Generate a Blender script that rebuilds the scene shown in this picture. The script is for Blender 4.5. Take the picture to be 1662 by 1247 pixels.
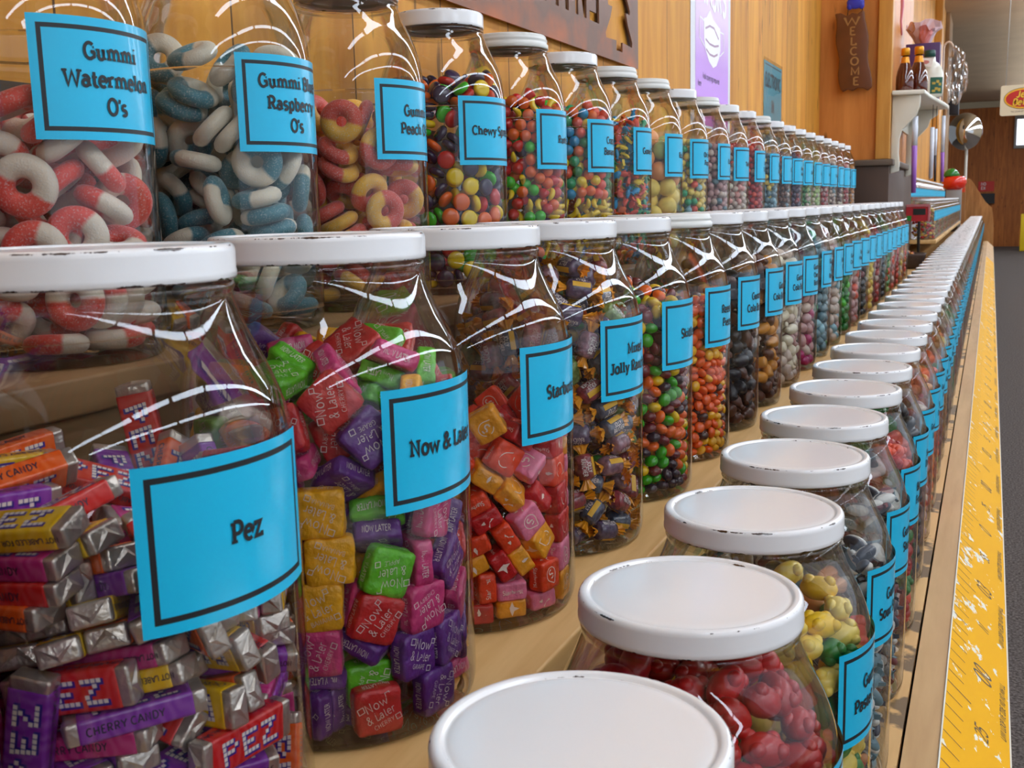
import bpy, bmesh, math, random
import numpy as np
from mathutils import Vector, Matrix, Quaternion

for o in list(bpy.data.objects):
    bpy.data.objects.remove(o)
SC = bpy.context.scene
COL = SC.collection
rnd = random.Random(11)
Z0 = 1.0                      # eye height above the floor; heights below are measured from the eye and lifted by Z0

# ------------------------------------------------------------------ camera
cam_d = bpy.data.cameras.new('camera')
cam = bpy.data.objects.new('camera', cam_d)
COL.objects.link(cam)
r_ = Vector((0.9157990, 0.4008053, -0.0258325))
u_ = Vector((-0.0408222, 0.1568737, 0.9867746))
f_ = Vector((-0.3995570, 0.9026327, -0.1600265))
cam.matrix_world = Matrix(((r_.x, u_.x, -f_.x, 0), (r_.y, u_.y, -f_.y, 0), (r_.z, u_.z, -f_.z, Z0), (0, 0, 0, 1)))
cam_d.sensor_fit = 'HORIZONTAL'
cam_d.sensor_width = 36.0
cam_d.lens = 1752.9 / 1662 * 36
cam_d.clip_start = 0.02
cam_d.clip_end = 80
cam_d.dof.use_dof = True
cam_d.dof.focus_distance = 0.92
cam_d.dof.aperture_fstop = 32
SC.camera = cam

# ------------------------------------------------------------------ world, exposure, daylight
W = bpy.data.worlds.new('world')
SC.world = W
W.use_nodes = True
W.node_tree.nodes['Background'].inputs[0].default_value = (0.80, 0.88, 1.0, 1)
W.node_tree.nodes['Background'].inputs[1].default_value = 0.30
SC.view_settings.view_transform = 'Standard'
SC.view_settings.look = 'None'
SC.view_settings.gamma = 1
SC.view_settings.use_curve_mapping = False
SC.view_settings.exposure = -0.15
SC.cycles.max_bounces = 10
SC.cycles.diffuse_bounces = 3
SC.cycles.glossy_bounces = 4
SC.cycles.transmission_bounces = 6
SC.cycles.transparent_max_bounces = 48
SC.cycles.caustics_reflective = False
SC.cycles.caustics_refractive = False
SC.cycles.sample_clamp_indirect = 4.0

TUBE_POWER = 17.0             # radiance of the fluorescent diffusers
WINDOW_POWER = 70.0

def window_light(x, y, z, sx, sz, rot, power):
    l = bpy.data.lights.new('window_daylight', 'AREA')
    l.shape = 'RECTANGLE'; l.size = sx; l.size_y = sz; l.energy = power; l.color = (0.78, 0.86, 1.0)
    o = bpy.data.objects.new('window_daylight', l); COL.objects.link(o)
    o.location = (x, y, z + Z0); o.rotation_euler = rot
    return o
window_light(4.93, 3.0, 0.35, 14.0, 1.7, (math.pi / 2, 0, math.pi / 2), WINDOW_POWER)   # inferred aisle daylight, shaped as one long added soft source

# ------------------------------------------------------------------ helpers
def lin(c):
    return tuple((v / 255 / 12.92) if v / 255 <= 0.04045 else ((v / 255 + 0.055) / 1.055) ** 2.4 for v in c) + (1.0,)

def N(nt, kind, loc=None, **kw):
    n = nt.nodes.new(kind)
    for k, v in kw.items():
        if k.startswith('i_'):
            key = k[2:].replace('_', ' ')
            n.inputs[int(key) if key.isdigit() else key].default_value = v
        else:
            setattr(n, k, v)
    return n

MATS = {}
def new_mat(name):
    m = bpy.data.materials.new(name)
    m.use_nodes = True
    nt = m.node_tree
    nt.nodes.clear()
    out = nt.nodes.new('ShaderNodeOutputMaterial')
    return m, nt, out

def add_bump(nt, bsdf, scale, strength, dist=0.001, detail=3.0, coord='Object', stretch=None):
    tc = N(nt, 'ShaderNodeTexCoord')
    src = tc.outputs[coord]
    if stretch:
        mp = N(nt, 'ShaderNodeMapping'); mp.inputs['Scale'].default_value = stretch
        nt.links.new(src, mp.inputs[0]); src = mp.outputs[0]
    nz = N(nt, 'ShaderNodeTexNoise'); nz.inputs['Scale'].default_value = scale; nz.inputs['Detail'].default_value = detail
    nt.links.new(src, nz.inputs['Vector'])
    bp = N(nt, 'ShaderNodeBump'); bp.inputs['Strength'].default_value = strength; bp.inputs['Distance'].default_value = dist
    nt.links.new(nz.outputs['Fac'], bp.inputs['Height'])
    nt.links.new(bp.outputs[0], bsdf.inputs['Normal'])
    return nz

def mat(name, rgb, rough=0.5, metal=0.0, spec=0.5, coat=0.0, sss=0.0, bump=None, vary=None, emit=None, sheen=0.0):
    """plain procedural material; bump = (scale, strength, distance); vary = (scale, amount) mottles the colour"""
    if name in MATS: return MATS[name]
    m, nt, out = new_mat(name)
    b = N(nt, 'ShaderNodeBsdfPrincipled')
    b.inputs['Base Color'].default_value = lin(rgb)
    b.inputs['Roughness'].default_value = rough
    b.inputs['Metallic'].default_value = metal
    b.inputs['Specular IOR Level'].default_value = spec
    if coat: b.inputs['Coat Weight'].default_value = coat; b.inputs['Coat Roughness'].default_value = 0.08
    if sss:
        b.inputs['Subsurface Weight'].default_value = sss
        b.inputs['Subsurface Radius'].default_value = (0.006, 0.003, 0.002)
        b.inputs['Subsurface Scale'].default_value = 1.0
    if sheen: b.inputs['Sheen Weight'].default_value = sheen
    if emit:
        b.inputs['Emission Color'].default_value = lin(emit[0]); b.inputs['Emission Strength'].default_value = emit[1]
    nt.links.new(b.outputs[0], out.inputs[0])
    if bump: add_bump(nt, b, bump[0], bump[1], bump[2])
    if vary:
        tc = N(nt, 'ShaderNodeTexCoord')
        nz = N(nt, 'ShaderNodeTexNoise'); nz.inputs['Scale'].default_value = vary[0]; nz.inputs['Detail'].default_value = 2
        nt.links.new(tc.outputs['Object'], nz.inputs['Vector'])
        hs = N(nt, 'ShaderNodeHueSaturation'); hs.inputs['Color'].default_value = lin(rgb)
        mr = N(nt, 'ShaderNodeMapRange')
        mr.inputs['From Min'].default_value = 0.3; mr.inputs['From Max'].default_value = 0.7
        mr.inputs['To Min'].default_value = 1 - vary[1]; mr.inputs['To Max'].default_value = 1 + vary[1]
        nt.links.new(nz.outputs['Fac'], mr.inputs['Value']); nt.links.new(mr.outputs[0], hs.inputs['Value'])
        nt.links.new(hs.outputs[0], b.inputs['Base Color'])
    MATS[name] = m
    return m

def link(o, parent=None):
    COL.objects.link(o)
    if parent is not None: o.parent = parent
    return o

def obj(name, me, parent=None, loc=None):
    o = bpy.data.objects.new(name, me)
    link(o, parent)
    if loc is not None: o.location = loc
    return o

def tag(o, label=None, cat=None, group=None, kind=None):
    if label: o['label'] = label
    if cat: o['category'] = cat
    if group: o['group'] = group
    if kind: o['kind'] = kind
    return o

def thing(name, label, cat, loc, group=None, rz=0.0):
    o = bpy.data.objects.new(name, None)
    o.empty_display_size = 0.05
    COL.objects.link(o)
    o.location = loc; o.rotation_euler = (0, 0, rz)
    return tag(o, label, cat, group)

class MB:
    """collects geometry and makes ONE mesh of it"""
    def __init__(self):
        self.v = []; self.f = []; self.mi = []; self.sm = []
    def add(self, vs, fs, mi=0, smooth=False):
        b = len(self.v)
        self.v.extend(vs)
        for f in fs:
            self.f.append([b + i for i in f]); self.mi.append(mi); self.sm.append(smooth)
        return self
    def box(self, lo, hi, mi=0, M=None):
        x0, y0, z0 = lo; x1, y1, z1 = hi
        vs = [Vector(p) for p in ((x0,y0,z0),(x1,y0,z0),(x1,y1,z0),(x0,y1,z0),(x0,y0,z1),(x1,y0,z1),(x1,y1,z1),(x0,y1,z1))]
        if M is not None: vs = [M @ v for v in vs]
        return self.add(vs, [(3,2,1,0),(4,5,6,7),(0,1,5,4),(1,2,6,5),(2,3,7,6),(3,0,4,7)], mi)
    def lathe(self, prof, n=48, mi=0, smooth=True, M=None, cap=True):
        rings = []; vs = []
        for r, z in prof:
            if r < 1e-7:
                rings.append([len(vs)]); vs.append(Vector((0, 0, z)))
            else:
                rings.append(list(range(len(vs), len(vs) + n)))
                vs.extend(Vector((r * math.cos(2*math.pi*k/n), r * math.sin(2*math.pi*k/n), z)) for k in range(n))
        fs = []
        for a, b in zip(rings, rings[1:]):
            for k in range(n):
                k2 = (k + 1) % n
                if len(a) == 1 and len(b) == 1: continue
                if len(a) == 1: fs.append((a[0], b[k2], b[k]))
                elif len(b) == 1: fs.append((a[k], a[k2], b[0]))
                else: fs.append((a[k], a[k2], b[k2], b[k]))
        if M is not None: vs = [M @ v for v in vs]
        return self.add(vs, fs, mi, smooth)
    def prism(self, pts, depth, M, mi=0):
        """polygon pts (2D, counter-clockwise) in the plane of M, extruded by depth along its z"""
        n = len(pts)
        vs = [M @ Vector((p[0], p[1], 0)) for p in pts] + [M @ Vector((p[0], p[1], depth)) for p in pts]
        fs = [tuple(range(n - 1, -1, -1)), tuple(range(n, 2 * n))] + [(i, (i + 1) % n, n + (i + 1) % n, n + i) for i in range(n)]
        return self.add(vs, fs, mi)
    def tube(self, pts, r, n=10, mi=0, caps=True):
        pts = [Vector(p) for p in pts]
        rs = r if isinstance(r, (list, tuple)) else [r] * len(pts)
        vs = []; fs = []
        prev = None
        for i, p in enumerate(pts):
            t = (pts[min(i + 1, len(pts) - 1)] - pts[max(i - 1, 0)]).normalized()
            a = t.orthogonal().normalized() if prev is None else (prev - t * prev.dot(t)).normalized()
            prev = a
            b = t.cross(a)
            vs.extend(p + (a * math.cos(2*math.pi*k/n) + b * math.sin(2*math.pi*k/n)) * rs[i] for k in range(n))
        for i in range(len(pts) - 1):
            for k in range(n):
                fs.append((i*n + k, i*n + (k+1) % n, (i+1)*n + (k+1) % n, (i+1)*n + k))
        if caps:
            fs.append(tuple(range(n - 1, -1, -1))); fs.append(tuple(range((len(pts)-1)*n, len(pts)*n)))
        return self.add(vs, fs, mi, True)
    def mesh(self, name, mats, bevel=0.0, bseg=2, smooth=None):
        me = bpy.data.meshes.new(name)
        me.from_pydata([tuple(v) for v in self.v], [], self.f)
        for m in (mats if isinstance(mats, (list, tuple)) else [mats]): me.materials.append(m)
        me.polygons.foreach_set('material_index', self.mi)
        me.polygons.foreach_set('use_smooth', self.sm if smooth is None else [smooth] * len(self.f))
        if bevel:
            bm = bmesh.new(); bm.from_mesh(me)
            bmesh.ops.remove_doubles(bm, verts=bm.verts, dist=1e-6)
            es = [e for e in bm.edges if len(e.link_faces) == 2 and e.calc_face_angle(0) > 0.5]
            bmesh.ops.bevel(bm, geom=es, offset=bevel, segments=bseg, profile=0.6, affect='EDGES')
            for f in bm.faces: f.smooth = True if smooth is None else smooth
            bm.to_mesh(me); bm.free()
        me.update()
        return me

# ------------------------------------------------------------------ slab-serif stroke lettering
def arc(cx, cy, rx, ry, a0, a1, n=14):
    return [(cx + rx * math.cos(math.radians(a0 + (a1 - a0) * i / n)), cy + ry * math.sin(math.radians(a0 + (a1 - a0) * i / n))) for i in range(n + 1)]
X = 0.66
GL = {  # char: (advance, strokes, slab centres (x, y[, half length]))
 'A': (.86, [[(.08,0),(.40,1),(.46,1),(.78,0)], [(.20,.34),(.66,.34)]], [(.10,0),(.76,0),(.36,1,.14)]),
 'B': (.76, [[(.18,0),(.18,1)], [(.18,1)]+arc(.40,.76,.24,.24,90,-90)+[(.18,.52)], [(.18,.52)]+arc(.42,.26,.26,.26,90,-90)+[(.18,0)]], [(.12,0,.12),(.12,1,.12)]),
 'C': (.80, [arc(.43,.5,.34,.5,48,312)], [(.70,.80,.04)]),
 'D': (.84, [[(.18,0),(.18,1)], [(.18,1)]+arc(.38,.5,.36,.5,90,-90)+[(.18,0)]], [(.12,0,.12),(.12,1,.12)]),
 'E': (.72, [[(.18,0),(.18,1)], [(.18,1),(.62,1)], [(.18,.52),(.52,.52)], [(.18,0),(.64,0)]], [(.12,0,.12),(.12,1,.12)]),
 'F': (.68, [[(.18,0),(.18,1)], [(.18,1),(.62,1)], [(.18,.5),(.52,.5)]], [(.18,0),(.12,1,.12)]),
 'G': (.86, [arc(.43,.5,.34,.5,48,300)+[(.74,.14),(.74,.44)], [(.50,.44),(.80,.44)]], [(.70,.80,.04)]),
 'H': (.90, [[(.18,0),(.18,1)], [(.70,0),(.70,1)], [(.18,.5),(.70,.5)]], [(.18,0),(.18,1),(.70,0),(.70,1)]),
 'I': (.42, [[(.20,0),(.20,1)]], [(.20,0),(.20,1)]),
 'J': (.60, [[(.40,1),(.40,.22)]+arc(.22,.22,.18,.22,0,-150)], [(.38,1,.20)]),
 'K': (.84, [[(.18,0),(.18,1)], [(.66,1),(.20,.42)], [(.36,.58),(.70,0)]], [(.18,0),(.18,1),(.68,1,.14),(.70,0,.14)]),
 'L': (.70, [[(.18,0),(.18,1)], [(.18,0),(.62,0),(.62,.22)]], [(.18,1),(.12,0,.12)]),
 'M': (1.06, [[(.18,0),(.18,1),(.52,.22),(.86,1),(.86,0)]], [(.18,0),(.12,1,.12),(.86,0),(.92,1,.12)]),
 'N': (.90, [[(.18,0),(.18,1),(.70,0),(.70,1)]], [(.18,0),(.12,1,.12),(.70,1)]),
 'O': (.88, [arc(.44,.5,.35,.5,0,360,24)], []),
 'P': (.74, [[(.18,0),(.18,1)], [(.18,1)]+arc(.40,.72,.26,.28,90,-90)+[(.18,.44)]], [(.18,0),(.12,1,.12)]),
 'R': (.84, [[(.18,0),(.18,1)], [(.18,1)]+arc(.40,.74,.25,.26,90,-90)+[(.18,.48)], [(.40,.48),(.68,0)]], [(.18,0),(.12,1,.12),(.72,0,.12)]),
 'S': (.68, [arc(.34,.75,.23,.25,35,270)+arc(.34,.25,.25,.25,90,-145)], [(.56,.86,.03)]),
 'T': (.80, [[(.40,0),(.40,1)], [(.08,.80),(.08,1),(.72,1),(.72,.80)]], [(.40,0)]),
 'U': (.88, [[(.18,1),(.18,.32)]+arc(.44,.32,.26,.32,180,360)+[(.70,1)]], [(.18,1),(.70,1)]),
 'V': (.84, [[(.08,1),(.42,0),(.76,1)]], [(.10,1),(.74,1)]),
 'W': (1.16, [[(.10,1),(.32,0),(.58,.86),(.84,0),(1.06,1)]], [(.12,1),(1.04,1)]),
 'Y': (.82, [[(.08,1),(.40,.46),(.72,1)], [(.40,.46),(.40,0)]], [(.40,0),(.10,1,.13),(.70,1,.13)]),
 'Z': (.74, [[(.10,.82),(.10,1),(.62,1),(.10,0),(.64,0),(.64,.2)]], []),
 'a': (.66, [arc(.27,.20,.19,.20,0,360,18), [(.48,0),(.48,.46)]+arc(.29,.46,.19,.20,0,150)], [(.54,0,.10)]),
 'b': (.72, [[(.16,1),(.16,0)], arc(.38,.33,.22,.33,0,360,18)], [(.12,1,.12)]),
 'c': (.62, [arc(.34,.33,.25,.33,45,315)], []),
 'd': (.74, [[(.54,1),(.54,0)], arc(.32,.33,.22,.33,0,360,18)], [(.50,1,.12),(.60,0,.10)]),
 'e': (.66, [[(.09,.36),(.58,.36)]+arc(.33,.33,.25,.33,5,312)], []),
 'f': (.48, [[(.20,0),(.20,.80)]+arc(.36,.80,.16,.20,180,50)], [(.20,0,.18),(.24,X,.20)]),
 'g': (.72, [arc(.31,.34,.21,.32,0,360,18), [(.53,X),(.53,-.10)]+arc(.33,-.10,.20,.18,0,-150)], [(.58,X,.10)]),
 'h': (.80, [[(.18,0),(.18,1)], [(.18,.40)]+arc(.38,.42,.20,.24,180,0)+[(.58,0)]], [(.18,0),(.12,1,.12),(.60,0)]),
 'i': (.42, [[(.20,0),(.20,X)], [(.20,.88),(.20,.98)]], [(.20,0),(.15,X,.12)]),
 'j': (.38, [[(.22,X),(.22,-.10)]+arc(.06,-.10,.16,.18,0,-110), [(.22,.88),(.22,.98)]], [(.17,X,.12)]),
 'k': (.76, [[(.18,0),(.18,1)], [(.58,X),(.20,.26)], [(.34,.38),(.62,0)]], [(.18,0),(.12,1,.12),(.58,X,.13),(.63,0,.13)]),
 'l': (.42, [[(.20,0),(.20,1)]], [(.20,0),(.14,1,.12)]),
 'm': (1.18, [[(.18,0),(.18,X)], [(.18,.40)]+arc(.37,.42,.19,.24,180,0)+[(.56,0)], [(.56,.40)]+arc(.77,.42,.19,.24,180,0)+[(.96,0)]], [(.18,0),(.12,X,.12),(.57,0,.14),(.98,0,.16)]),
 'n': (.80, [[(.18,0),(.18,X)], [(.18,.40)]+arc(.38,.42,.20,.24,180,0)+[(.58,0)]], [(.18,0),(.12,X,.12),(.60,0)]),
 'o': (.68, [arc(.34,.33,.25,.33,0,360,20)], []),
 'p': (.74, [[(.18,X),(.18,-.30)], arc(.40,.33,.22,.33,0,360,18)], [(.13,X,.12),(.18,-.30)]),
 'q': (.74, [[(.54,X),(.54,-.30)], arc(.32,.33,.22,.33,0,360,18)], [(.54,-.30)]),
 'r': (.58, [[(.18,0),(.18,X)], [(.18,.36)]+arc(.40,.40,.22,.24,180,60)], [(.20,0,.19),(.12,X,.12)]),
 's': (.56, [arc(.28,.49,.18,.17,35,270)+arc(.28,.17,.19,.17,90,-145)], []),
 't': (.48, [[(.20,.90),(.20,.18)]+arc(.34,.18,.14,.18,180,310)], [(.22,X,.18)]),
 'u': (.80, [[(.18,X),(.18,.26)]+arc(.37,.26,.19,.26,180,360)+[(.56,X)], [(.56,X),(.56,0)]], [(.13,X,.12),(.52,X,.12),(.62,0,.10)]),
 'v': (.72, [[(.10,X),(.36,0),(.62,X)]], [(.12,X,.14),(.60,X,.14)]),
 'w': (1.00, [[(.10,X),(.30,0),(.50,.56),(.70,0),(.90,X)]], [(.12,X,.14),(.88,X,.14)]),
 'x': (.72, [[(.12,X),(.60,0)], [(.60,X),(.12,0)]], [(.12,X,.13),(.60,X,.13),(.12,0,.13),(.60,0,.13)]),
 'y': (.72, [[(.10,X),(.36,.02)], [(.62,X),(.30,-.20),(.12,-.26)]], [(.12,X,.14),(.60,X,.14)]),
 'z': (.62, [[(.10,.5),(.10,X),(.50,X),(.10,0),(.54,0),(.54,.16)]], []),
 '&': (.92, [[(.78,0),(.24,.70)]+arc(.38,.80,.17,.18,200,-20)+[(.18,.38)]+arc(.34,.22,.24,.22,150,300)+[(.72,.50)]], [(.74,.50,.12),(.80,0,.10)]),
 "'": (.24, [[(.14,1),(.10,.74)]], []), '-': (.5, [[(.08,.34),(.42,.34)]], []), ' ': (.34, [], []), '.': (.3, [[(.14,0),(.14,.08)]], []),
 '1': (.5, [[(.10,.8),(.26,1),(.26,0)]], [(.26,0)]), '2': (.66, [arc(.33,.74,.24,.26,160,-30)+[(.08,0),(.60,0)]], []),
 '3': (.66, [arc(.31,.75,.22,.25,150,-90), arc(.31,.26,.25,.26,90,-150)], []), '4': (.7, [[(.50,0),(.50,1),(.06,.30),(.66,.30)]], []),
 '5': (.66, [[(.56,1),(.16,1),(.12,.56)]+arc(.32,.32,.26,.32,130,-150)], []), '6': (.66, [arc(.34,.30,.25,.30,0,360,18), [(.09,.32)]+arc(.40,.5,.31,.5,180,80)], []),
 '7': (.62, [[(.08,1),(.58,1),(.24,0)]], []), '8': (.66, [arc(.33,.75,.2,.25,0,360,16), arc(.33,.26,.25,.26,0,360,16)], []),
 '9': (.66, [arc(.32,.70,.25,.30,0,360,18), [(.57,.68)]+arc(.26,.5,.31,.5,0,-100)], []), '0': (.7, [arc(.35,.5,.26,.5,0,360,20)], []),
}
GL['Q'] = (.88, GL['O'][1] + [[(.5,.25),(.82,-.05)]], [])
GL['X'] = (.84, [[(.10,1),(.74,0)], [(.74,1),(.10,0)]], [(.10,1),(.74,1),(.10,0),(.74,0)])

def stroke_quads(pts, w):
    """flat ribbon along pts with mitred joints -> verts, faces"""
    P = [np.array(p, float) for p in pts]
    n = len(P); closed = n > 3 and np.hypot(*(P[0] - P[-1])) < 1e-6
    vs = []
    for i in range(n):
        a = P[i] - P[i-1] if i > 0 else (P[0] - P[-2] if closed else P[1] - P[0])
        b = P[i+1] - P[i] if i < n - 1 else (P[1] - P[0] if closed else P[-1] - P[-2])
        a = a / max(np.hypot(*a), 1e-9); b = b / max(np.hypot(*b), 1e-9)
        t = a + b; L = np.hypot(*t)
        t = t / L if L > 0.3 else a
        nrm = np.array((-t[1], t[0]))
        k = 1 / max(0.55, abs(nrm @ np.array((-a[1], a[0]))))
        vs.append(P[i] + nrm * w / 2 * k); vs.append(P[i] - nrm * w / 2 * k)
    fs = [(2*i + 1, 2*i + 3, 2*i + 2, 2*i) for i in range(n - 1)]
    return vs, fs

def text_width(s, size, track=0.0):
    return sum((GL.get(c, GL[' '])[0] + track) for c in s) * size

def text_flat(s, size, w=0.17, slab=True, track=0.0, sub=True):
    """glyph polygons of one line, centred on x, baseline at y=0, cap height = size"""
    vs = []; fs = []
    x = -text_width(s, size, track) / 2
    for c in s:
        adv, strokes, slabs = GL.get(c, GL[' '])
        for st in strokes:
            v, f = stroke_quads(st, w)
            b = len(vs); vs.extend((x + p[0] * size, p[1] * size) for p in v); fs.extend(tuple(b + i for i in q) for q in f)
        if slab:
            for sb in slabs:
                h = sb[2] if len(sb) > 2 else .17
                hw = w * .36
                dy = hw if sb[1] < .05 else (-hw if sb[1] > .6 else 0)
                b = len(vs)
                vs.extend((x + px * size, (sb[1] + py) * size) for px, py in ((sb[0]-h, dy-hw), (sb[0]+h, dy-hw), (sb[0]+h, dy+hw), (sb[0]-h, dy+hw)))
                fs.append((b, b+1, b+2, b+3))
        x += (adv + track) * size
    return vs, fs

# ------------------------------------------------------------------ surface materials
def wood(name, light, dark, grain=(6, 6, 0.6), plank=None, rough=0.5, knots=True, stain=None, seam=0.012):
    """boards with grain along one object axis; plank = (axis, width) draws board joints and per-board tints"""
    m, nt, out = new_mat(name)
    L = nt.links.new
    b = N(nt, 'ShaderNodeBsdfPrincipled'); b.inputs['Roughness'].default_value = rough; b.inputs['Specular IOR Level'].default_value = 0.35
    L(b.outputs[0], out.inputs[0])
    tc = N(nt, 'ShaderNodeTexCoord')
    vec = tc.outputs['Object']
    sep = N(nt, 'ShaderNodeSeparateXYZ'); L(vec, sep.inputs[0])
    tint = None
    if plank:
        ax, wd = plank
        dv = N(nt, 'ShaderNodeMath', operation='DIVIDE'); L(sep.outputs[ax], dv.inputs[0]); dv.inputs[1].default_value = wd
        fl = N(nt, 'ShaderNodeMath', operation='FLOOR'); L(dv.outputs[0], fl.inputs[0])
        wn = N(nt, 'ShaderNodeTexWhiteNoise', noise_dimensions='1D'); L(fl.outputs[0], wn.inputs['W'])
        fr = N(nt, 'ShaderNodeMath', operation='FRACT'); L(dv.outputs[0], fr.inputs[0])
        lt = N(nt, 'ShaderNodeMath', operation='LESS_THAN'); L(fr.outputs[0], lt.inputs[0]); lt.inputs[1].default_value = seam
        off = N(nt, 'ShaderNodeVectorMath', operation='MULTIPLY_ADD')
        cmb = N(nt, 'ShaderNodeCombineXYZ'); L(wn.outputs[0], cmb.inputs[0]); L(wn.outputs[0], cmb.inputs[1]); L(wn.outputs[0], cmb.inputs[2])
        L(cmb.outputs[0], off.inputs[0]); off.inputs[1].default_value = (7, 7, 7); L(vec, off.inputs[2])
        vec = off.outputs[0]
        tint = wn.outputs[0]
    mp = N(nt, 'ShaderNodeMapping'); mp.inputs['Scale'].default_value = grain; L(vec, mp.inputs[0])
    nz = N(nt, 'ShaderNodeTexNoise'); nz.inputs['Scale'].default_value = 4; nz.inputs['Detail'].default_value = 6; nz.inputs['Distortion'].default_value = 0.6
    L(mp.outputs[0], nz.inputs['Vector'])
    fine = N(nt, 'ShaderNodeTexNoise'); fine.inputs['Scale'].default_value = 22; fine.inputs['Detail'].default_value = 3; L(mp.outputs[0], fine.inputs['Vector'])
    mixn = N(nt, 'ShaderNodeMath', operation='MULTIPLY_ADD'); L(fine.outputs['Fac'], mixn.inputs[0]); mixn.inputs[1].default_value = 0.22; L(nz.outputs['Fac'], mixn.inputs[2])
    cr = N(nt, 'ShaderNodeValToRGB')
    cr.color_ramp.elements[0].position = 0.36; cr.color_ramp.elements[0].color = lin(dark)
    cr.color_ramp.elements[1].position = 0.85; cr.color_ramp.elements[1].color = lin(light)
    L(mixn.outputs[0], cr.inputs[0])
    col = cr.outputs[0]
    if tint is not None:
        hs = N(nt, 'ShaderNodeHueSaturation'); L(col, hs.inputs['Color'])
        mr = N(nt, 'ShaderNodeMapRange'); mr.inputs['To Min'].default_value = 0.86; mr.inputs['To Max'].default_value = 1.10
        L(tint, mr.inputs['Value']); L(mr.outputs[0], hs.inputs['Value']); col = hs.outputs[0]
    if knots:
        vm = N(nt, 'ShaderNodeMapping'); s = grain; vm.inputs['Scale'].default_value = tuple(1.0 if g < 2 else 3.4 for g in s); L(vec, vm.inputs[0])
        vo = N(nt, 'ShaderNodeTexVoronoi'); vo.inputs['Scale'].default_value = 4.2; L(vm.outputs[0], vo.inputs['Vector'])
        kr = N(nt, 'ShaderNodeValToRGB'); kr.color_ramp.elements[0].position = 0.03; kr.color_ramp.elements[0].color = (1, 1, 1, 1); kr.color_ramp.elements[1].position = 0.13; kr.color_ramp.elements[1].color = (0, 0, 0, 1)
        L(vo.outputs['Distance'], kr.inputs[0])
        mx = N(nt, 'ShaderNodeMix', data_type='RGBA'); L(kr.outputs[0], mx.inputs[0]); L(col, mx.inputs[6]); mx.inputs[7].default_value = lin(tuple(int(c * .45) for c in dark)); col = mx.outputs[2]
    if knots:
        fm = N(nt, 'ShaderNodeMapping'); fm.inputs['Scale'].default_value = tuple(.28 if g < 2 else 1.6 for g in grain); L(vec, fm.inputs[0])
        fn_ = N(nt, 'ShaderNodeTexNoise'); fn_.inputs['Scale'].default_value = 26; fn_.inputs['Detail'].default_value = 2; L(fm.outputs[0], fn_.inputs['Vector'])
        fr_ = N(nt, 'ShaderNodeValToRGB'); fr_.color_ramp.elements[0].position = .70; fr_.color_ramp.elements[0].color = (0, 0, 0, 1); fr_.color_ramp.elements[1].position = .76; fr_.color_ramp.elements[1].color = (.8, .8, .8, 1); L(fn_.outputs['Fac'], fr_.inputs[0])
        mx = N(nt, 'ShaderNodeMix', data_type='RGBA'); L(fr_.outputs[0], mx.inputs[0]); L(col, mx.inputs[6]); mx.inputs[7].default_value = lin(tuple(int(c * .5) for c in dark)); col = mx.outputs[2]
    if plank:
        mx = N(nt, 'ShaderNodeMix', data_type='RGBA'); L(lt.outputs[0], mx.inputs[0]); L(col, mx.inputs[6]); mx.inputs[7].default_value = lin(tuple(int(c * .5) for c in dark)); col = mx.outputs[2]
    if stain:
        sc_, th, sc_col = stain
        sn = N(nt, 'ShaderNodeTexNoise'); sn.inputs['Scale'].default_value = sc_; sn.inputs['Detail'].default_value = 5; L(tc.outputs['Object'], sn.inputs['Vector'])
        sr = N(nt, 'ShaderNodeValToRGB'); sr.color_ramp.elements[0].position = th; sr.color_ramp.elements[0].color = (0, 0, 0, 1); sr.color_ramp.elements[1].position = th + .03; sr.color_ramp.elements[1].color = (1, 1, 1, 1)
        L(sn.outputs['Fac'], sr.inputs[0])
        mx = N(nt, 'ShaderNodeMix', data_type='RGBA'); L(sr.outputs[0], mx.inputs[0]); L(col, mx.inputs[6]); mx.inputs[7].default_value = lin(sc_col); col = mx.outputs[2]
    L(col, b.inputs['Base Color'])
    return m

WALL_WOOD = wood('pine_wall', (232, 166, 62), (196, 124, 38), grain=(5, 5, 0.6), plank=(1, 0.19), rough=0.6)
PILLAR_WOOD = wood('pine_pillar', (222, 146, 72), (194, 118, 50), grain=(7, 7, 0.7), plank=None, rough=0.42)
TRIM_WOOD = wood('pine_trim', (228, 170, 86), (200, 138, 60), grain=(9, 9, 0.7), rough=0.42, knots=False)
FAR_WOOD = wood('dark_plank_wall', (206, 122, 54), (156, 84, 32), grain=(6, 6, 0.6), plank=(0, 0.26), rough=0.55)
BOARD = wood('maple_board', (232, 190, 128), (206, 158, 94), grain=(9, 0.8, 9), rough=0.45, knots=False, stain=(9, .69, (112, 92, 66)))
BOARD_FRONT = wood('maple_front_board', (232, 186, 122), (208, 160, 98), grain=(9, 0.8, 9), rough=0.5, knots=False, stain=(12, .535, (122, 96, 64)))
LIP = wood('maple_lip', (214, 172, 118), (192, 148, 96), grain=(9, 0.8, 9), rough=0.5, knots=False)
BROWN = mat('brown_wainscot', (74, 50, 34), 0.5, vary=(3, .15))
BROWN_CAP = mat('grey_brown_cap', (98, 82, 68), 0.5)
DARK = mat('dark_gap', (36, 28, 22), 0.9)
WHITE_PAINT = mat('cream_white_paint', (226, 222, 206), 0.35)

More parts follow.
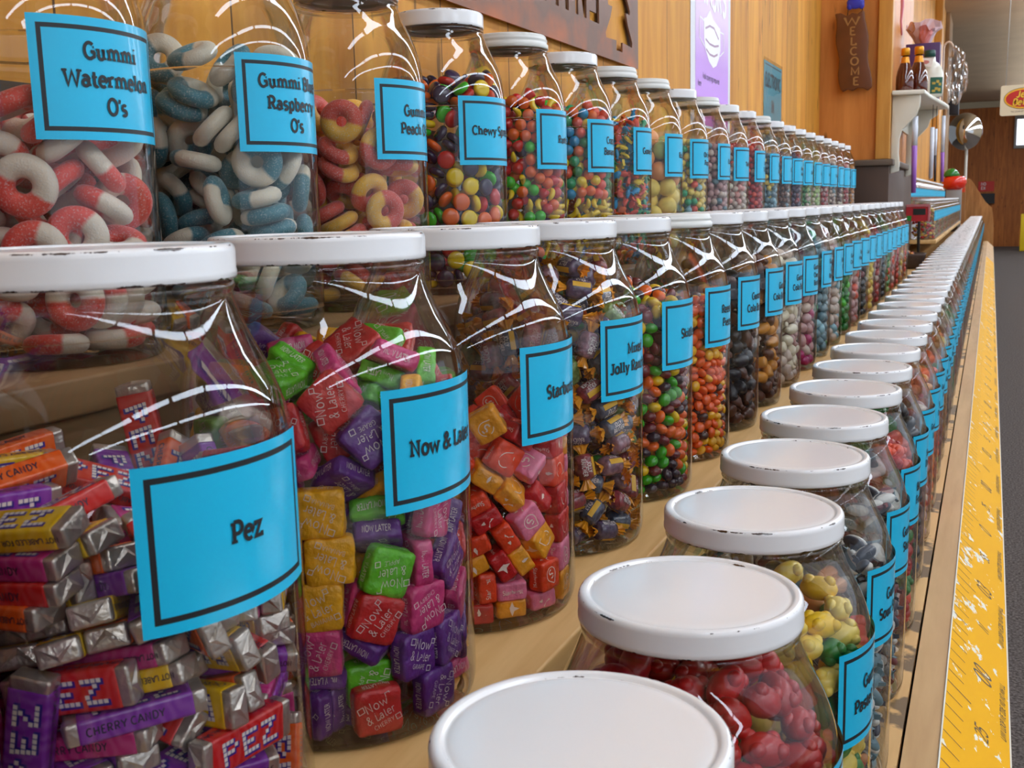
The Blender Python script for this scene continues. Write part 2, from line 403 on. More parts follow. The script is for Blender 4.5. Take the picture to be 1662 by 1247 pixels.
def glass(name, tint=(0.985, 0.99, 0.98), edge=(0.70, 0.68, 0.61), gloss=1.0, wob=0.11):
    """clear hollow glass wall: light passes straight through, the surface mirrors by Fresnel, long oblique paths are tinted"""
    m, nt, out = new_mat(name)
    L = nt.links.new
    tr = N(nt, 'ShaderNodeBsdfTransparent')
    gl = N(nt, 'ShaderNodeBsdfGlossy'); gl.inputs['Roughness'].default_value = 0.015; gl.inputs['Color'].default_value = (1, 1, 1, 1)
    lw = N(nt, 'ShaderNodeLayerWeight'); lw.inputs['Blend'].default_value = 0.28
    pw = N(nt, 'ShaderNodeMath', operation='POWER'); L(lw.outputs['Facing'], pw.inputs[0]); pw.inputs[1].default_value = 3.0
    mx = N(nt, 'ShaderNodeMix', data_type='RGBA'); L(pw.outputs[0], mx.inputs[0]); mx.inputs[6].default_value = (*tint, 1); mx.inputs[7].default_value = (*edge, 1)
    L(mx.outputs[2], tr.inputs['Color'])
    fr = N(nt, 'ShaderNodeFresnel'); fr.inputs['IOR'].default_value = 1.5
    ml = N(nt, 'ShaderNodeMath', operation='MULTIPLY', use_clamp=True); L(fr.outputs[0], ml.inputs[0]); ml.inputs[1].default_value = gloss
    mn = N(nt, 'ShaderNodeMath', operation='MINIMUM'); L(ml.outputs[0], mn.inputs[0]); mn.inputs[1].default_value = 0.62
    ml = mn
    tc = N(nt, 'ShaderNodeTexCoord')
    nz = N(nt, 'ShaderNodeTexNoise'); nz.inputs['Scale'].default_value = 34; nz.inputs['Detail'].default_value = 1; L(tc.outputs['Object'], nz.inputs['Vector'])
    bp = N(nt, 'ShaderNodeBump'); bp.inputs['Strength'].default_value = wob; bp.inputs['Distance'].default_value = 0.0012; L(nz.outputs['Fac'], bp.inputs['Height'])
    L(bp.outputs[0], gl.inputs['Normal'])
    ms = N(nt, 'ShaderNodeMixShader'); L(ml.outputs[0], ms.inputs[0]); L(tr.outputs[0], ms.inputs[1]); L(gl.outputs[0], ms.inputs[2])
    L(ms.outputs[0], out.inputs[0])
    return m
GLASS = glass('jar_glass')
GLASS_REFRACTION_TINT = glass('jar_glass_refraction_tint', tint=(.80, .78, .70), edge=(.50, .47, .40))
CLEAR = glass('clear_plastic', edge=(.8, .8, .8), gloss=1.6)
FILM = glass('clear_film', edge=(.95, .95, .95), gloss=.22)

def lid_mat(name, rl, base):
    """white enamel, chipped to bare dark metal along the rim and the bottom curl"""
    m, nt, out = new_mat(name)
    L = nt.links.new
    b = N(nt, 'ShaderNodeBsdfPrincipled'); b.inputs['Roughness'].default_value = 0.22; b.inputs['Coat Weight'].default_value = 0.3; b.inputs['Coat Roughness'].default_value = 0.06
    L(b.outputs[0], out.inputs[0])
    tc = N(nt, 'ShaderNodeTexCoord'); oi = N(nt, 'ShaderNodeObjectInfo')
    sep = N(nt, 'ShaderNodeSeparateXYZ'); L(tc.outputs['Object'], sep.inputs[0])
    xy = N(nt, 'ShaderNodeCombineXYZ'); L(sep.outputs[0], xy.inputs[0]); L(sep.outputs[1], xy.inputs[1])
    ln = N(nt, 'ShaderNodeVectorMath', operation='LENGTH'); L(xy.outputs[0], ln.inputs[0])
    def band(src, c, w):
        s = N(nt, 'ShaderNodeMath', operation='SUBTRACT'); L(src, s.inputs[0]); s.inputs[1].default_value = c
        a = N(nt, 'ShaderNodeMath', operation='ABSOLUTE'); L(s.outputs[0], a.inputs[0])
        mr = N(nt, 'ShaderNodeMapRange'); mr.inputs['From Min'].default_value = 0; mr.inputs['From Max'].default_value = w; mr.inputs['To Min'].default_value = 1; mr.inputs['To Max'].default_value = 0
        L(a.outputs[0], mr.inputs['Value']); return mr.outputs[0]
    LN = ln.outputs['Value']
    zr = band(sep.outputs[2], 0.0136, 0.0016)
    br = band(LN, rl * .985, 0.0016)
    gr = band(LN, rl * .895, 0.0010)
    zb = band(sep.outputs[2], 0.0003, 0.0012)
    e1 = N(nt, 'ShaderNodeMath', operation='MULTIPLY'); L(zr, e1.inputs[0]); L(br, e1.inputs[1])
    g2 = N(nt, 'ShaderNodeMath', operation='MULTIPLY'); L(gr, g2.inputs[0]); g2.inputs[1].default_value = 0.62
    b2 = N(nt, 'ShaderNodeMath', operation='MULTIPLY'); L(zb, b2.inputs[0]); b2.inputs[1].default_value = 0.8
    mxa = N(nt, 'ShaderNodeMath', operation='MAXIMUM'); L(e1.outputs[0], mxa.inputs[0]); L(g2.outputs[0], mxa.inputs[1])
    mxb = N(nt, 'ShaderNodeMath', operation='MAXIMUM'); L(mxa.outputs[0], mxb.inputs[0]); L(b2.outputs[0], mxb.inputs[1])
    of = N(nt, 'ShaderNodeVectorMath', operation='MULTIPLY_ADD'); cm = N(nt, 'ShaderNodeCombineXYZ'); L(oi.outputs['Random'], cm.inputs[0]); L(oi.outputs['Random'], cm.inputs[1])
    L(cm.outputs[0], of.inputs[0]); of.inputs[1].default_value = (9, 5, 3); L(tc.outputs['Object'], of.inputs[2])
    nz = N(nt, 'ShaderNodeTexNoise'); nz.inputs['Scale'].default_value = 60; nz.inputs['Detail'].default_value = 6; nz.inputs['Roughness'].default_value = .7; L(of.outputs[0], nz.inputs['Vector'])
    ad = N(nt, 'ShaderNodeMath', operation='MULTIPLY_ADD'); L(mxb.outputs[0], ad.inputs[0]); ad.inputs[1].default_value = 0.25; L(nz.outputs['Fac'], ad.inputs[2])
    th = N(nt, 'ShaderNodeValToRGB'); th.color_ramp.elements[0].position = .735; th.color_ramp.elements[1].position = .755; L(ad.outputs[0], th.inputs[0])
    mx = N(nt, 'ShaderNodeMix', data_type='RGBA'); L(th.outputs[0], mx.inputs[0]); mx.inputs[6].default_value = lin(base); mx.inputs[7].default_value = lin((62, 44, 34))
    L(mx.outputs[2], b.inputs['Base Color'])
    return m
LID_M = lid_mat('white_lid_enamel', 0.0589, (238, 238, 238))
LID_U = lid_mat('white_lid_enamel_small', 0.0432, (238, 238, 238))
LID_P = mat('white_lid_plastic', (222, 222, 216), 0.32)
CYAN = mat('cyan_paper', (14, 186, 228), 0.30, spec=0.5, coat=0.25)
BLACK = mat('black_print', (20, 22, 26), 0.45)

# ------------------------------------------------------------------ the room
def structure(name, me, loc=(0, 0, 0), parent=None):
    o = obj(name, me, parent, loc)
    if parent is None: o['kind'] = 'structure'
    return o
CEIL, FLOOR, FARY, RIGHTX, BACKY = 1.86, -1.0, 24.0, 5.0, -5.0
def carpet():
    m, nt, out = new_mat('dark_carpet'); L = nt.links.new
    b = N(nt, 'ShaderNodeBsdfPrincipled'); b.inputs['Roughness'].default_value = 0.95; b.inputs['Specular IOR Level'].default_value = 0.1; L(b.outputs[0], out.inputs[0])
    tc = N(nt, 'ShaderNodeTexCoord')
    nz = N(nt, 'ShaderNodeTexNoise'); nz.inputs['Scale'].default_value = 160; nz.inputs['Detail'].default_value = 2; L(tc.outputs['Object'], nz.inputs['Vector'])
    cr = N(nt, 'ShaderNodeValToRGB'); cr.color_ramp.elements[0].position = .38; cr.color_ramp.elements[0].color = lin((72, 64, 60)); cr.color_ramp.elements[1].position = .66; cr.color_ramp.elements[1].color = lin((122, 112, 106))
    L(nz.outputs['Fac'], cr.inputs[0]); L(cr.outputs[0], b.inputs['Base Color'])
    return m
structure('floor', MB().box((-3, BACKY, FLOOR - .1 + Z0), (RIGHTX, FARY, FLOOR + Z0)).mesh('floor', carpet()))
CEIL_M = mat('beige_ceiling_tile', (172, 144, 110), 0.8, vary=(2.5, .06))
structure('ceiling', MB().box((-3, BACKY, CEIL + Z0), (RIGHTX, FARY, CEIL + .1 + Z0)).mesh('ceiling', CEIL_M))
structure('wall_left', MB().box((-.72, BACKY, FLOOR + Z0), (-.582, 4.12, CEIL + Z0)).mesh('wall_left', WALL_WOOD))
structure('wall_pillar', MB().box((-.72, 4.12, FLOOR + Z0), (-.35, 5.30, CEIL + Z0)).mesh('wall_pillar', PILLAR_WOOD))
structure('wall_beyond', MB().box((-.72, 5.30, FLOOR + Z0), (-.50, 13.1, CEIL + Z0)).mesh('wall_beyond', WALL_WOOD))
structure('wall_far', MB().box((-3, FARY, FLOOR + Z0), (RIGHTX, FARY + .1, CEIL + Z0)).mesh('wall_far', FAR_WOOD))
structure('wall_right', MB().box((RIGHTX, BACKY, FLOOR + Z0), (RIGHTX + .1, FARY, CEIL + Z0)).mesh('wall_right', mat('tan_wall_paint', (206, 190, 164), .6)))
structure('wall_back', MB().box((-3, BACKY - .1, FLOOR + Z0), (RIGHTX, BACKY, CEIL + Z0)).mesh('wall_back', mat('tan_wall_paint_back', (196, 178, 150), .6)))
structure('trim_1', MB().box((-.582, BACKY, FLOOR + Z0), (-.571, 4.12, .088 + Z0)).mesh('trim_1', BROWN))
structure('trim_2', MB().box((-.571, 4.103, FLOOR + Z0), (-.336, 4.119, .118 + Z0)).box((-.349, 4.12, FLOOR + Z0), (-.336, 5.30, .118 + Z0)).mesh('trim_2', BROWN, bevel=.002))
structure('trim_3', MB().box((-.571, 4.092, .118 + Z0), (-.322, 4.119, .140 + Z0)).box((-.349, 4.12, .118 + Z0), (-.322, 5.30, .140 + Z0)).mesh('trim_3', BROWN_CAP, bevel=.004))
structure('trim_4', MB().box((-.385, 4.106, .141 + Z0), (-.338, 4.1195, CEIL + Z0)).box((-.3495, 4.12, .141 + Z0), (-.338, 4.17, CEIL + Z0)).mesh('trim_4', TRIM_WOOD, bevel=.002))
structure('trim_5', MB().box((-3, FARY - .04, 1.74 + Z0), (RIGHTX, FARY - .001, CEIL - .001 + Z0)).mesh('trim_5', mat('cream_crown', (196, 180, 148), .5)))
# the far window at the right
wn = structure('window_1', MB().box((.36, FARY - .06, .92 + Z0), (1.6, FARY - .002, 1.56 + Z0)).mesh('window_1', mat('window_grey_frame', (150, 146, 140), .5)))
o = obj('pane', MB().box((.405, FARY - .07, .985 + Z0), (1.55, FARY - .062, 1.48 + Z0)).mesh('pane', mat('daylit_pane', (235, 240, 255), .3, emit=((232, 238, 255), 2.2))), wn)

# unseen window frames and dull pane added behind the aisle daylight lamp
mb = MB()
for k in range(8): mb.box((4.94, -4.03 + k * 2.0, -.53 + Z0), (4.999, -3.97 + k * 2.0, 1.23 + Z0))
mb.box((4.94, -4.03, 1.231 + Z0), (4.999, 10.03, 1.29 + Z0)).box((4.94, -4.03, -.59 + Z0), (4.999, 10.03, -.531 + Z0))
w2 = structure('window_2', mb.mesh('window_2', mat('white_window_frame', (226, 224, 220), .4)))
obj('pane', MB().box((4.975, -3.97, -.53 + Z0), (4.985, 9.97, 1.23 + Z0)).mesh('pane', mat('added_window_pane', (120, 136, 150), .05)), w2)

# ------------------------------------------------------------------ fluorescent strip lights (out of frame, seen in every jar's shine)
HOUSING = mat('light_housing_white', (220, 220, 214), .4)
TUBE = mat('fluorescent_diffuser', (250, 252, 255), .4, emit=((226, 239, 255), TUBE_POWER))
house_me = MB().box((-.05, -.62, -.03), (.05, .62, 0)).box((-.004, -.45, 0), (.004, -.442, .2595)).box((-.004, .442, 0), (.004, .45, .2595)).mesh('housing', HOUSING)
tube_me = MB().box((-.075, -.60, -.075), (.075, .60, -.031)).mesh('diffuser', TUBE)
for lx in (0.55, 2.15, 3.55):  # nearest row added overhead to brighten lid tops and shelves
    for k in range(20):
        ly = -4.2 + k * 1.32
        if ly < (-.6 if lx < 1 else -4.5): continue
        t = thing('fluorescent_light', 'white fluorescent strip light hung below the beige ceiling above the aisle', 'ceiling light', (lx, ly, CEIL - .26 + Z0), 'fluorescent lights in rows on the ceiling')
        obj('housing', house_me, t); obj('diffuser', tube_me, t)

# ------------------------------------------------------------------ the stepped candy counter
ZB, ZM, ZU = -.4662 + Z0, -.2764 + Z0, -.0796 + Z0      # shelf tops
counter = thing('display_counter', 'long stepped wooden candy counter carrying three rows of jars, yellow tape along its front edge', 'counter', (-.3, 4, FLOOR + Z0))
counter.location = (0, 0, 0)
Y0, Y1 = -.5, 12.6
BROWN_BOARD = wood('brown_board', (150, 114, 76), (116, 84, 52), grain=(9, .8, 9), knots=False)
P1 = obj('front_shelf', MB().box((-.2405, Y0, ZB - .02), (-.0530, Y1, ZB)).mesh('front_shelf', BOARD_FRONT), counter)
P2 = obj('middle_shelf', MB().box((-.4270, Y0, ZM - .02), (-.2390, Y1, ZM)).mesh('middle_shelf', BOARD, bevel=.002), counter)
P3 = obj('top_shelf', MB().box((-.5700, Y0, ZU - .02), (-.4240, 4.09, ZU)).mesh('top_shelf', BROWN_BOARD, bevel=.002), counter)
obj('riser', MB().box((-.2520, Y0, ZB), (-.2420, Y1, ZM - .0205)).mesh('riser', BOARD), counter)
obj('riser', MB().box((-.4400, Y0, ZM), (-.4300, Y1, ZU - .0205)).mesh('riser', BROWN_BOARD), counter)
obj('gap', MB().box((-.0530, Y0, ZB - .03), (-.0504, Y1, ZB - .012)).mesh('gap', DARK), counter)
SL = math.sqrt(.5)
lip = obj('front_lip', MB().prism([(-.0504, ZB - .10), (.0392, ZB - .10), (.0392, ZB - .0590), (-.0210, ZB + .001), (-.0504, ZB + .001)], Y1 - Y0, Matrix(((1, 0, 0, 0), (0, 0, -1, Y1), (0, 1, 0, 0), (0, 0, 0, 1)))).mesh('front_lip', LIP), counter)
def on_slope(u, y, lift=0.0):                            # the lip slopes down at 45 degrees towards the aisle
    return Vector((-.0212 + (u + lift) * SL, y, ZB + .0012 + (lift - u) * SL))
def slope_strip(mb, u0, u1, y0, y1, lo, hi):
    q = [on_slope(u, y, l) for l in (lo, hi) for u, y in ((u0, y0), (u1, y0), (u1, y1), (u0, y1))]
    return mb.add(q, [(3, 2, 1, 0), (4, 5, 6, 7), (0, 1, 5, 4), (1, 2, 6, 5), (2, 3, 7, 6), (3, 0, 4, 7)])
obj('front_panel', MB().box((-.02, Y0, FLOOR + Z0), (.015, Y1, ZB - .1005)).mesh('front_panel', BROWN), counter)
def tape_mat():
    m, nt, out = new_mat('yellow_measuring_tape'); L = nt.links.new
    b = N(nt, 'ShaderNodeBsdfPrincipled'); b.inputs['Roughness'].default_value = 0.55; b.inputs['Specular IOR Level'].default_value = 0.12; L(b.outputs[0], out.inputs[0])
    tc = N(nt, 'ShaderNodeTexCoord')
    mp = N(nt, 'ShaderNodeMapping'); mp.inputs['Scale'].default_value = (60, 26, 1); mp.inputs['Rotation'].default_value = (0, 0, .7); L(tc.outputs['Object'], mp.inputs[0])
    nz = N(nt, 'ShaderNodeTexNoise'); nz.inputs['Scale'].default_value = 1.3; nz.inputs['Detail'].default_value = 5; nz.inputs['Roughness'].default_value = .62; L(mp.outputs[0], nz.inputs['Vector'])
    big = N(nt, 'ShaderNodeTexNoise'); big.inputs['Scale'].default_value = 5; L(tc.outputs['Object'], big.inputs['Vector'])
    ad = N(nt, 'ShaderNodeMath', operation='MULTIPLY_ADD'); L(big.outputs['Fac'], ad.inputs[0]); ad.inputs[1].default_value = .35; L(nz.outputs['Fac'], ad.inputs[2])
    th = N(nt, 'ShaderNodeValToRGB'); th.color_ramp.elements[0].position = .80; th.color_ramp.elements[1].position = .825; L(ad.outputs[0], th.inputs[0])
    mx = N(nt, 'ShaderNodeMix', data_type='RGBA'); L(th.outputs[0], mx.inputs[0]); mx.inputs[6].default_value = lin((238, 174, 4)); mx.inputs[7].default_value = lin((232, 228, 214))
    L(mx.outputs[2], b.inputs['Base Color'])
    return m
TW_ = .0835
tape = obj('measuring_tape', slope_strip(MB(), 0, TW_, Y0, 9.4, .0001, .0006).mesh('measuring_tape', tape_mat()), counter)
tape['label'] = 'worn yellow measuring tape stuck along the sloping wooden lip'
mb = MB()
slope_strip(mb, -.0012, .0004, Y0, 9.4, .0001, .0008); slope_strip(mb, TW_ - .0012, TW_ + .0008, Y0, 9.4, .0001, .0008)
obj('tape_edge', mb.mesh('tape_edge', mat('worn_white_edge', (226, 220, 204), .5)), counter)
mb = MB()
for k in range(0, 300):                                  # inch ticks, a longer one each foot
    y = .2616 + k * .02725
    ln_ = .031 if k % 12 == 6 else (.0205 if k % 2 else .0225)
    t_ = .0010 if k % 12 == 6 else .0007
    mb.add([on_slope(u, v, .0008) for u, v in ((.0010, y - t_), (.0010 + ln_, y - t_), (.0010 + ln_, y + t_), (.0010, y + t_))], [(0, 1, 2, 3)])
for k in range(0, 60):                                   # numerals lie along the tape, read from the aisle
    y = .36 + k * .1362
    s_ = ['00', 'N', '03', 'S5', '0', '25'][k % 6]
    size = .016 if k % 2 else .023
    vs, fs = text_flat(s_, size, w=.13, slab=False)
    mb.add([on_slope(.046 - p[1] + size / 2, y + p[0], .0008) for p in vs], fs)
for k in range(0, 34):
    y = .42 + k * .24
    vs, fs = text_flat('LINI LOOP NE ZDE ND NO MH LL', .0070, w=.16, slab=False)
    mb.add([on_slope(.0775 - p[1], y + p[0], .0008) for p in vs], fs)
obj('tape_printing', mb.mesh('tape_printing', mat('faded_tape_print', (92, 66, 22), .5)), tape)
# the counter's far end: a plank panel cut to the steps
end = [(-.50, FLOOR + Z0), (.035, FLOOR + Z0), (.035, -.33 + Z0), (.022, -.20 + Z0), (.012, -.125 + Z0), (-.06, -.05 + Z0), (-.125, .055 + Z0), (-.165, .12 + Z0), (-.21, .19 + Z0), (-.50, .21 + Z0)]
obj('end_panel', MB().prism([(x, z) for x, z in end], .03, Matrix(((1,0,0,0),(0,0,-1,12.68),(0,1,0,0),(0,0,0,1)))).mesh('end_panel', wood('end_plank', (196, 140, 80), (150, 98, 50), grain=(7, 7, 1), rough=.5, knots=False)), counter)

# settled positions of the sweets: six plain numbers each (place in tenths of a millimetre, then the turn)
HEAPS = {
 'pez': [-340,608,1709,39,57,-30,-612,36,1692,-50,-44,41,-258,-254,1681,-29,-27,46,348,434,1659,-24,-5,-20,-542,-63,1657,-47,56,-54,136,-603,1623,-97,-12,-3,-175,-414,1613,-54,-40,47,-190,143,1598,-91,-31,22,-1,-277,1586,-2,-17,59,-326,-30,1560,-20,12,-84,-283,347,1536,92,-27,-24,532,0,1521,22,24,81,211,620,1512,-21,-65,72,105,-610,1508,8,-2,8,-116,498,1506,-19,54,-26,142,-399,1504,8,-14,-1,659,118,1502,65,37,62,-489,-443,1501,65,-28,-29,293,425,1497,-62,0,9,293,287,1484,2,21,9,72,556,1483,-59,45,26,-344,302,1462,-13,21,-47,-460,206,1450,69,-38,-37,-185,-381,1447,55,48,41,175,103,1445,-20,6,-80,474,-161,1427,22,27,-16,-472,-298,1425,39,-24,-22,606,211,1420,-50,-75,-17,98,-611,1411,8,-2,8,143,-284,1401,-4,-13,-8,59,183,1391,-35,26,-77,-584,290,1379,-60,-7,-75,-50,128,1368,-37,22,-81,-485,-109,1349,22,91,-24,-666,84,1349,33,67,14,280,-312,1341,-4,-13,-8,-407,273,1340,-80,57,0,-528,54,1334,-34,27,64,47,-404,1327,-72,-3,-15,-238,317,1327,10,9,-56,487,-53,1318,-32,-50,-79,-54,521,1312,39,10,-49,29,-619,1312,-99,-2,-2,28,-89,1295,-97,6,-13,60,654,1292,12,64,-74,-475,-187,1286,-23,-22,-23,-271,-401,1274,-65,-41,44,276,-356,1246,44,87,1,419,-235,1244,40,89,15,466,196,1237,-6,-23,53,354,281,1235,53,22,53,24,52,1220,-97,-11,-18,-148,402,1207,-30,-66,51,-323,328,1198,42,52,66,-405,279,1198,64,-34,-39,-232,359,1192,-30,-67,51,37,-314,1180,-85,49,-13,236,222,1176,52,23,51,-488,-19,1163,23,92,-22,-591,-230,1150,-16,-28,-52,543,369,1142,-38,-61,62,68,530,1140,9,17,-96,262,-282,1136,1,-14,-43,466,-119,1134,79,-16,-10,163,-422,1125,-88,43,-14,476,238,1109,-1,-7,-47,-255,-399,1104,27,64,55,-138,-333,1103,-16,3,84,-337,-447,1102,-64,28,-44,-562,-299,1089,-18,-28,-49,90,191,1079,-83,-53,0,-494,381,1071,6,1,-89,105,603,1071,-6,-18,97,352,-356,1068,98,7,12,-420,-9,1063,70,-64,28,-47,-416,1045,-5,-16,-44,426,262,1005,12,98,-3,279,-542,1002,70,6,16,482,-11,993,-13,-78,60,-51,164,989,3,-4,99,-426,383,982,5,2,-95,110,-138,980,12,98,-4,385,-361,978,97,15,12,-333,-455,957,-2,-14,-32,477,118,952,11,59,79,353,512,928,7,2,94,-46,-697,927,53,46,-50,-172,540,922,-19,97,3,-154,358,911,16,-12,-96,250,-64,908,14,97,12,-274,641,892,60,-35,56,462,-420,889,-1,-5,40,-484,6,879,9,47,86,-139,-397,867,-73,-19,2,-94,-524,856,-7,-12,15,-468,-139,854,25,-13,-14,186,-669,853,-46,-52,-36,290,380,845,-92,-36,10,-466,-510,833,59,41,-65,403,262,822,-92,-36,7,-199,233,813,3,-20,-56,-192,-143,794,-40,-5,-17,339,-231,794,43,7,-7,468,-104,790,7,68,-72,285,-481,775,0,-5,18,102,301,774,15,12,83,463,-10,763,67,-12,9,215,448,756,-51,-82,5,-111,-481,747,-31,93,-9,-392,-259,739,81,-3,-9,-386,109,736,38,2,-49,-193,214,716,-20,-3,81,445,358,710,-53,-83,2,-412,302,701,76,-34,-47,-392,-352,690,79,7,-17,264,-348,679,-97,20,-5,180,478,671,-48,-84,5,-18,484,669,-56,-65,37,158,-481,667,20,97,2,-344,508,660,-62,-33,-7,657,-57,642,51,49,46,-631,276,633,21,64,1,206,126,627,22,4,96,442,360,615,3,2,83,-472,110,612,55,-67,-24,-92,474,609,35,35,68,117,-30,600,13,30,88,-555,-288,592,-83,51,12,500,-232,590,-73,-66,4,-178,-11,590,34,-27,-1,142,443,576,72,-65,-20,64,-620,563,5,14,5,-207,394,551,-74,64,-10,-245,-194,550,98,-6,10,-185,-592,541,-13,-97,-3,-553,59,535,45,-3,88,290,-426,518,3,8,-1,525,-82,488,-5,9,-88,171,27,480,-8,-21,92,224,506,464,-9,-12,91,-34,-270,458,34,-60,-64,-346,338,457,61,72,25,45,379,455,58,74,29,-244,418,422,46,83,21,262,-407,422,8,-2,86,-206,-622,407,70,0,-22,-249,-143,401,21,-36,-79,-135,-199,399,-35,74,-46,-124,467,390,61,73,24,476,-230,377,0,0,73,556,92,369,-26,-64,59,190,16,366,5,-11,41,-427,-397,359,67,-27,-8,4,-514,345,-1,-13,-29,-350,328,332,-18,-21,83,171,-205,317,29,-64,-64,273,443,314,11,-73,-66,-4,538,312,14,5,-95,-683,149,310,69,-9,70,-698,-23,310,-70,3,-70,-527,203,307,28,-10,-72,-574,-147,306,-30,48,44,350,608,305,35,-61,35,641,-268,305,69,-11,69,595,277,304,-69,45,45,469,-329,282,0,0,57,252,-442,282,0,0,57,390,315,256,31,27,-4,472,82,246,-9,-98,-7,-378,-51,224,24,-66,-51,-35,-97,200,-20,37,-88,-214,-14,196,18,11,-82,-406,-422,189,-25,-67,68,57,-503,187,94,-30,0,314,-364,187,0,0,-31,-111,256,182,14,96,9,-445,437,182,17,-1,-90,-414,209,178,17,-3,-89,-207,589,164,14,2,-97,136,498,149,42,89,-4,469,49,145,-98,12,8,-251,-610,129,69,-14,-14,-425,-275,128,-11,-69,69,180,-428,128,-67,22,-22,482,-93,128,8,70,70,408,-272,128,67,-22,-22,350,337,92,35,-92,0,-14,294,92,0,0,-56,314,-364,92,31,94,0,-24,-559,92,0,0,-19],
 'now': [-74,446,2197,46,53,-45,424,81,2131,73,23,62,-138,193,2128,-12,-15,-29,-232,-84,2110,-5,3,98,151,67,2023,-90,19,13,-191,-39,2005,-32,93,-5,-56,473,1995,-15,-2,6,226,202,1992,7,-36,92,230,353,1988,-73,56,27,-471,10,1985,-67,55,-47,-17,188,1968,53,-16,75,447,-3,1965,-25,-2,-43,-431,294,1947,39,64,20,-6,-322,1918,-53,20,16,259,-274,1915,0,47,42,-269,244,1907,-59,46,64,50,-524,1905,-72,-66,0,37,-127,1899,-74,14,39,-259,-70,1895,-6,-1,62,103,497,1888,75,-63,12,-344,-354,1871,-3,-23,-94,-146,201,1863,-55,50,64,361,25,1848,95,16,-13,528,161,1840,4,77,38,-511,-80,1831,92,-13,-3,14,85,1822,5,-19,-91,-56,-521,1820,8,15,-30,-346,408,1819,-85,28,9,239,283,1812,-99,-2,-3,348,-484,1804,-11,-71,-54,-540,224,1765,-34,-2,-3,-57,338,1758,-25,-82,-48,296,19,1746,-15,-95,23,-188,552,1743,-68,28,5,124,-243,1743,54,70,17,407,414,1741,60,-13,-73,-75,-130,1739,-24,33,-3,-340,-489,1737,-39,-39,-77,204,567,1731,95,-18,1,-436,-262,1731,-3,14,-68,587,-64,1723,58,37,69,140,-634,1658,57,-3,23,560,385,1653,-66,2,-60,675,89,1638,-10,67,-2,531,-427,1620,-49,44,-74,334,-387,1617,-72,24,42,-64,-607,1614,5,46,-1,-601,-112,1598,-19,18,76,-301,-602,1582,36,-64,37,-588,-344,1530,65,-12,-57,533,-147,1523,63,-64,38,491,153,1518,-93,-3,-10,372,485,1496,1,23,91,-262,-404,1495,71,39,-23,170,-590,1480,13,12,-96,562,-227,1460,-38,-15,-2,-165,-566,1424,68,71,10,-580,-97,1409,-42,-11,-13,380,-459,1394,-30,-23,-15,600,-40,1387,-3,93,32,-455,-292,1372,-8,-32,58,515,359,1352,-28,35,17,558,86,1342,-87,-33,-20,57,-610,1335,-65,-73,-18,-435,-531,1334,-61,30,-15,535,-270,1308,77,55,-2,346,472,1303,-5,41,-41,331,-607,1253,-36,-60,-36,547,143,1249,24,23,-80,-228,-561,1237,61,29,42,-599,-185,1235,23,-74,-23,18,-583,1221,18,-2,-52,185,-469,1214,16,-40,19,489,-312,1188,-15,93,-27,-379,-464,1158,-23,-95,-10,231,-396,1145,-85,-28,-41,683,-79,1144,68,-8,-71,486,264,1137,-15,-26,86,486,-66,1093,3,-43,-48,346,495,1086,19,44,-26,487,-322,1066,-26,14,82,-682,-39,1056,71,-15,-65,-210,-577,1042,-96,16,-17,104,-606,1030,-63,-67,16,-482,-85,1010,75,62,-9,-493,-375,1009,37,-43,-71,363,-588,1007,-34,-61,-34,548,303,986,53,17,-71,296,-414,969,41,69,52,-129,-585,960,-95,20,-17,603,-144,902,-62,-32,-62,570,-380,901,-46,56,-64,382,488,901,15,-23,-86,-23,-609,887,-64,73,-10,-575,-240,860,10,60,-26,-380,-459,835,51,-80,-26,400,-231,833,-59,-35,33,675,73,826,24,70,27,-677,-93,804,67,17,71,553,395,784,39,-52,0,509,203,765,31,72,45,302,-621,763,-68,-16,16,-431,-404,757,9,27,-22,6,-491,717,23,72,-64,431,-372,697,-45,57,-63,-178,-540,672,23,-71,53,524,-441,666,-65,-18,43,662,-183,658,41,-56,-56,452,-109,657,0,0,68,16,-687,655,-56,44,45,-452,-102,645,-20,8,88,418,401,642,-65,-67,0,-236,-646,609,-18,-67,71,443,147,604,-11,17,67,-562,-266,603,69,24,-54,632,253,562,62,-22,-57,-490,-475,549,54,43,-71,286,-625,518,69,14,14,423,-390,502,-63,-73,19,-302,-379,499,12,-21,-84,394,496,485,68,-47,23,455,179,475,-8,19,79,436,-139,447,99,8,0,191,-468,447,97,17,0,-94,-561,427,-68,-18,-27,360,327,420,-65,-52,-15,-555,-229,419,97,12,13,630,-246,413,8,70,-8,691,1,412,49,50,50,-560,-43,408,-70,-5,13,4,-687,400,8,71,-68,473,136,377,14,-96,19,-358,-348,342,79,59,0,213,-512,342,89,-43,0,601,324,317,-19,-67,49,433,-386,272,-27,64,-64,445,133,266,79,-56,8,-352,-580,254,70,25,-52,-48,-616,202,-72,-68,0,374,466,202,0,0,-19,527,17,193,76,60,-16,516,-458,167,64,29,29,-667,-56,167,42,56,56,-381,-359,167,68,-16,-16,-562,-401,167,-21,67,21,202,-614,167,70,-6,-6,-531,-199,167,-42,-56,-42,679,-125,167,-45,54,-54,217,-510,167,53,45,-53,324,-346,98,0,0,-78,519,262,97,11,98,0,-137,-531,97,-12,-98,0,349,512,97,0,0,46],
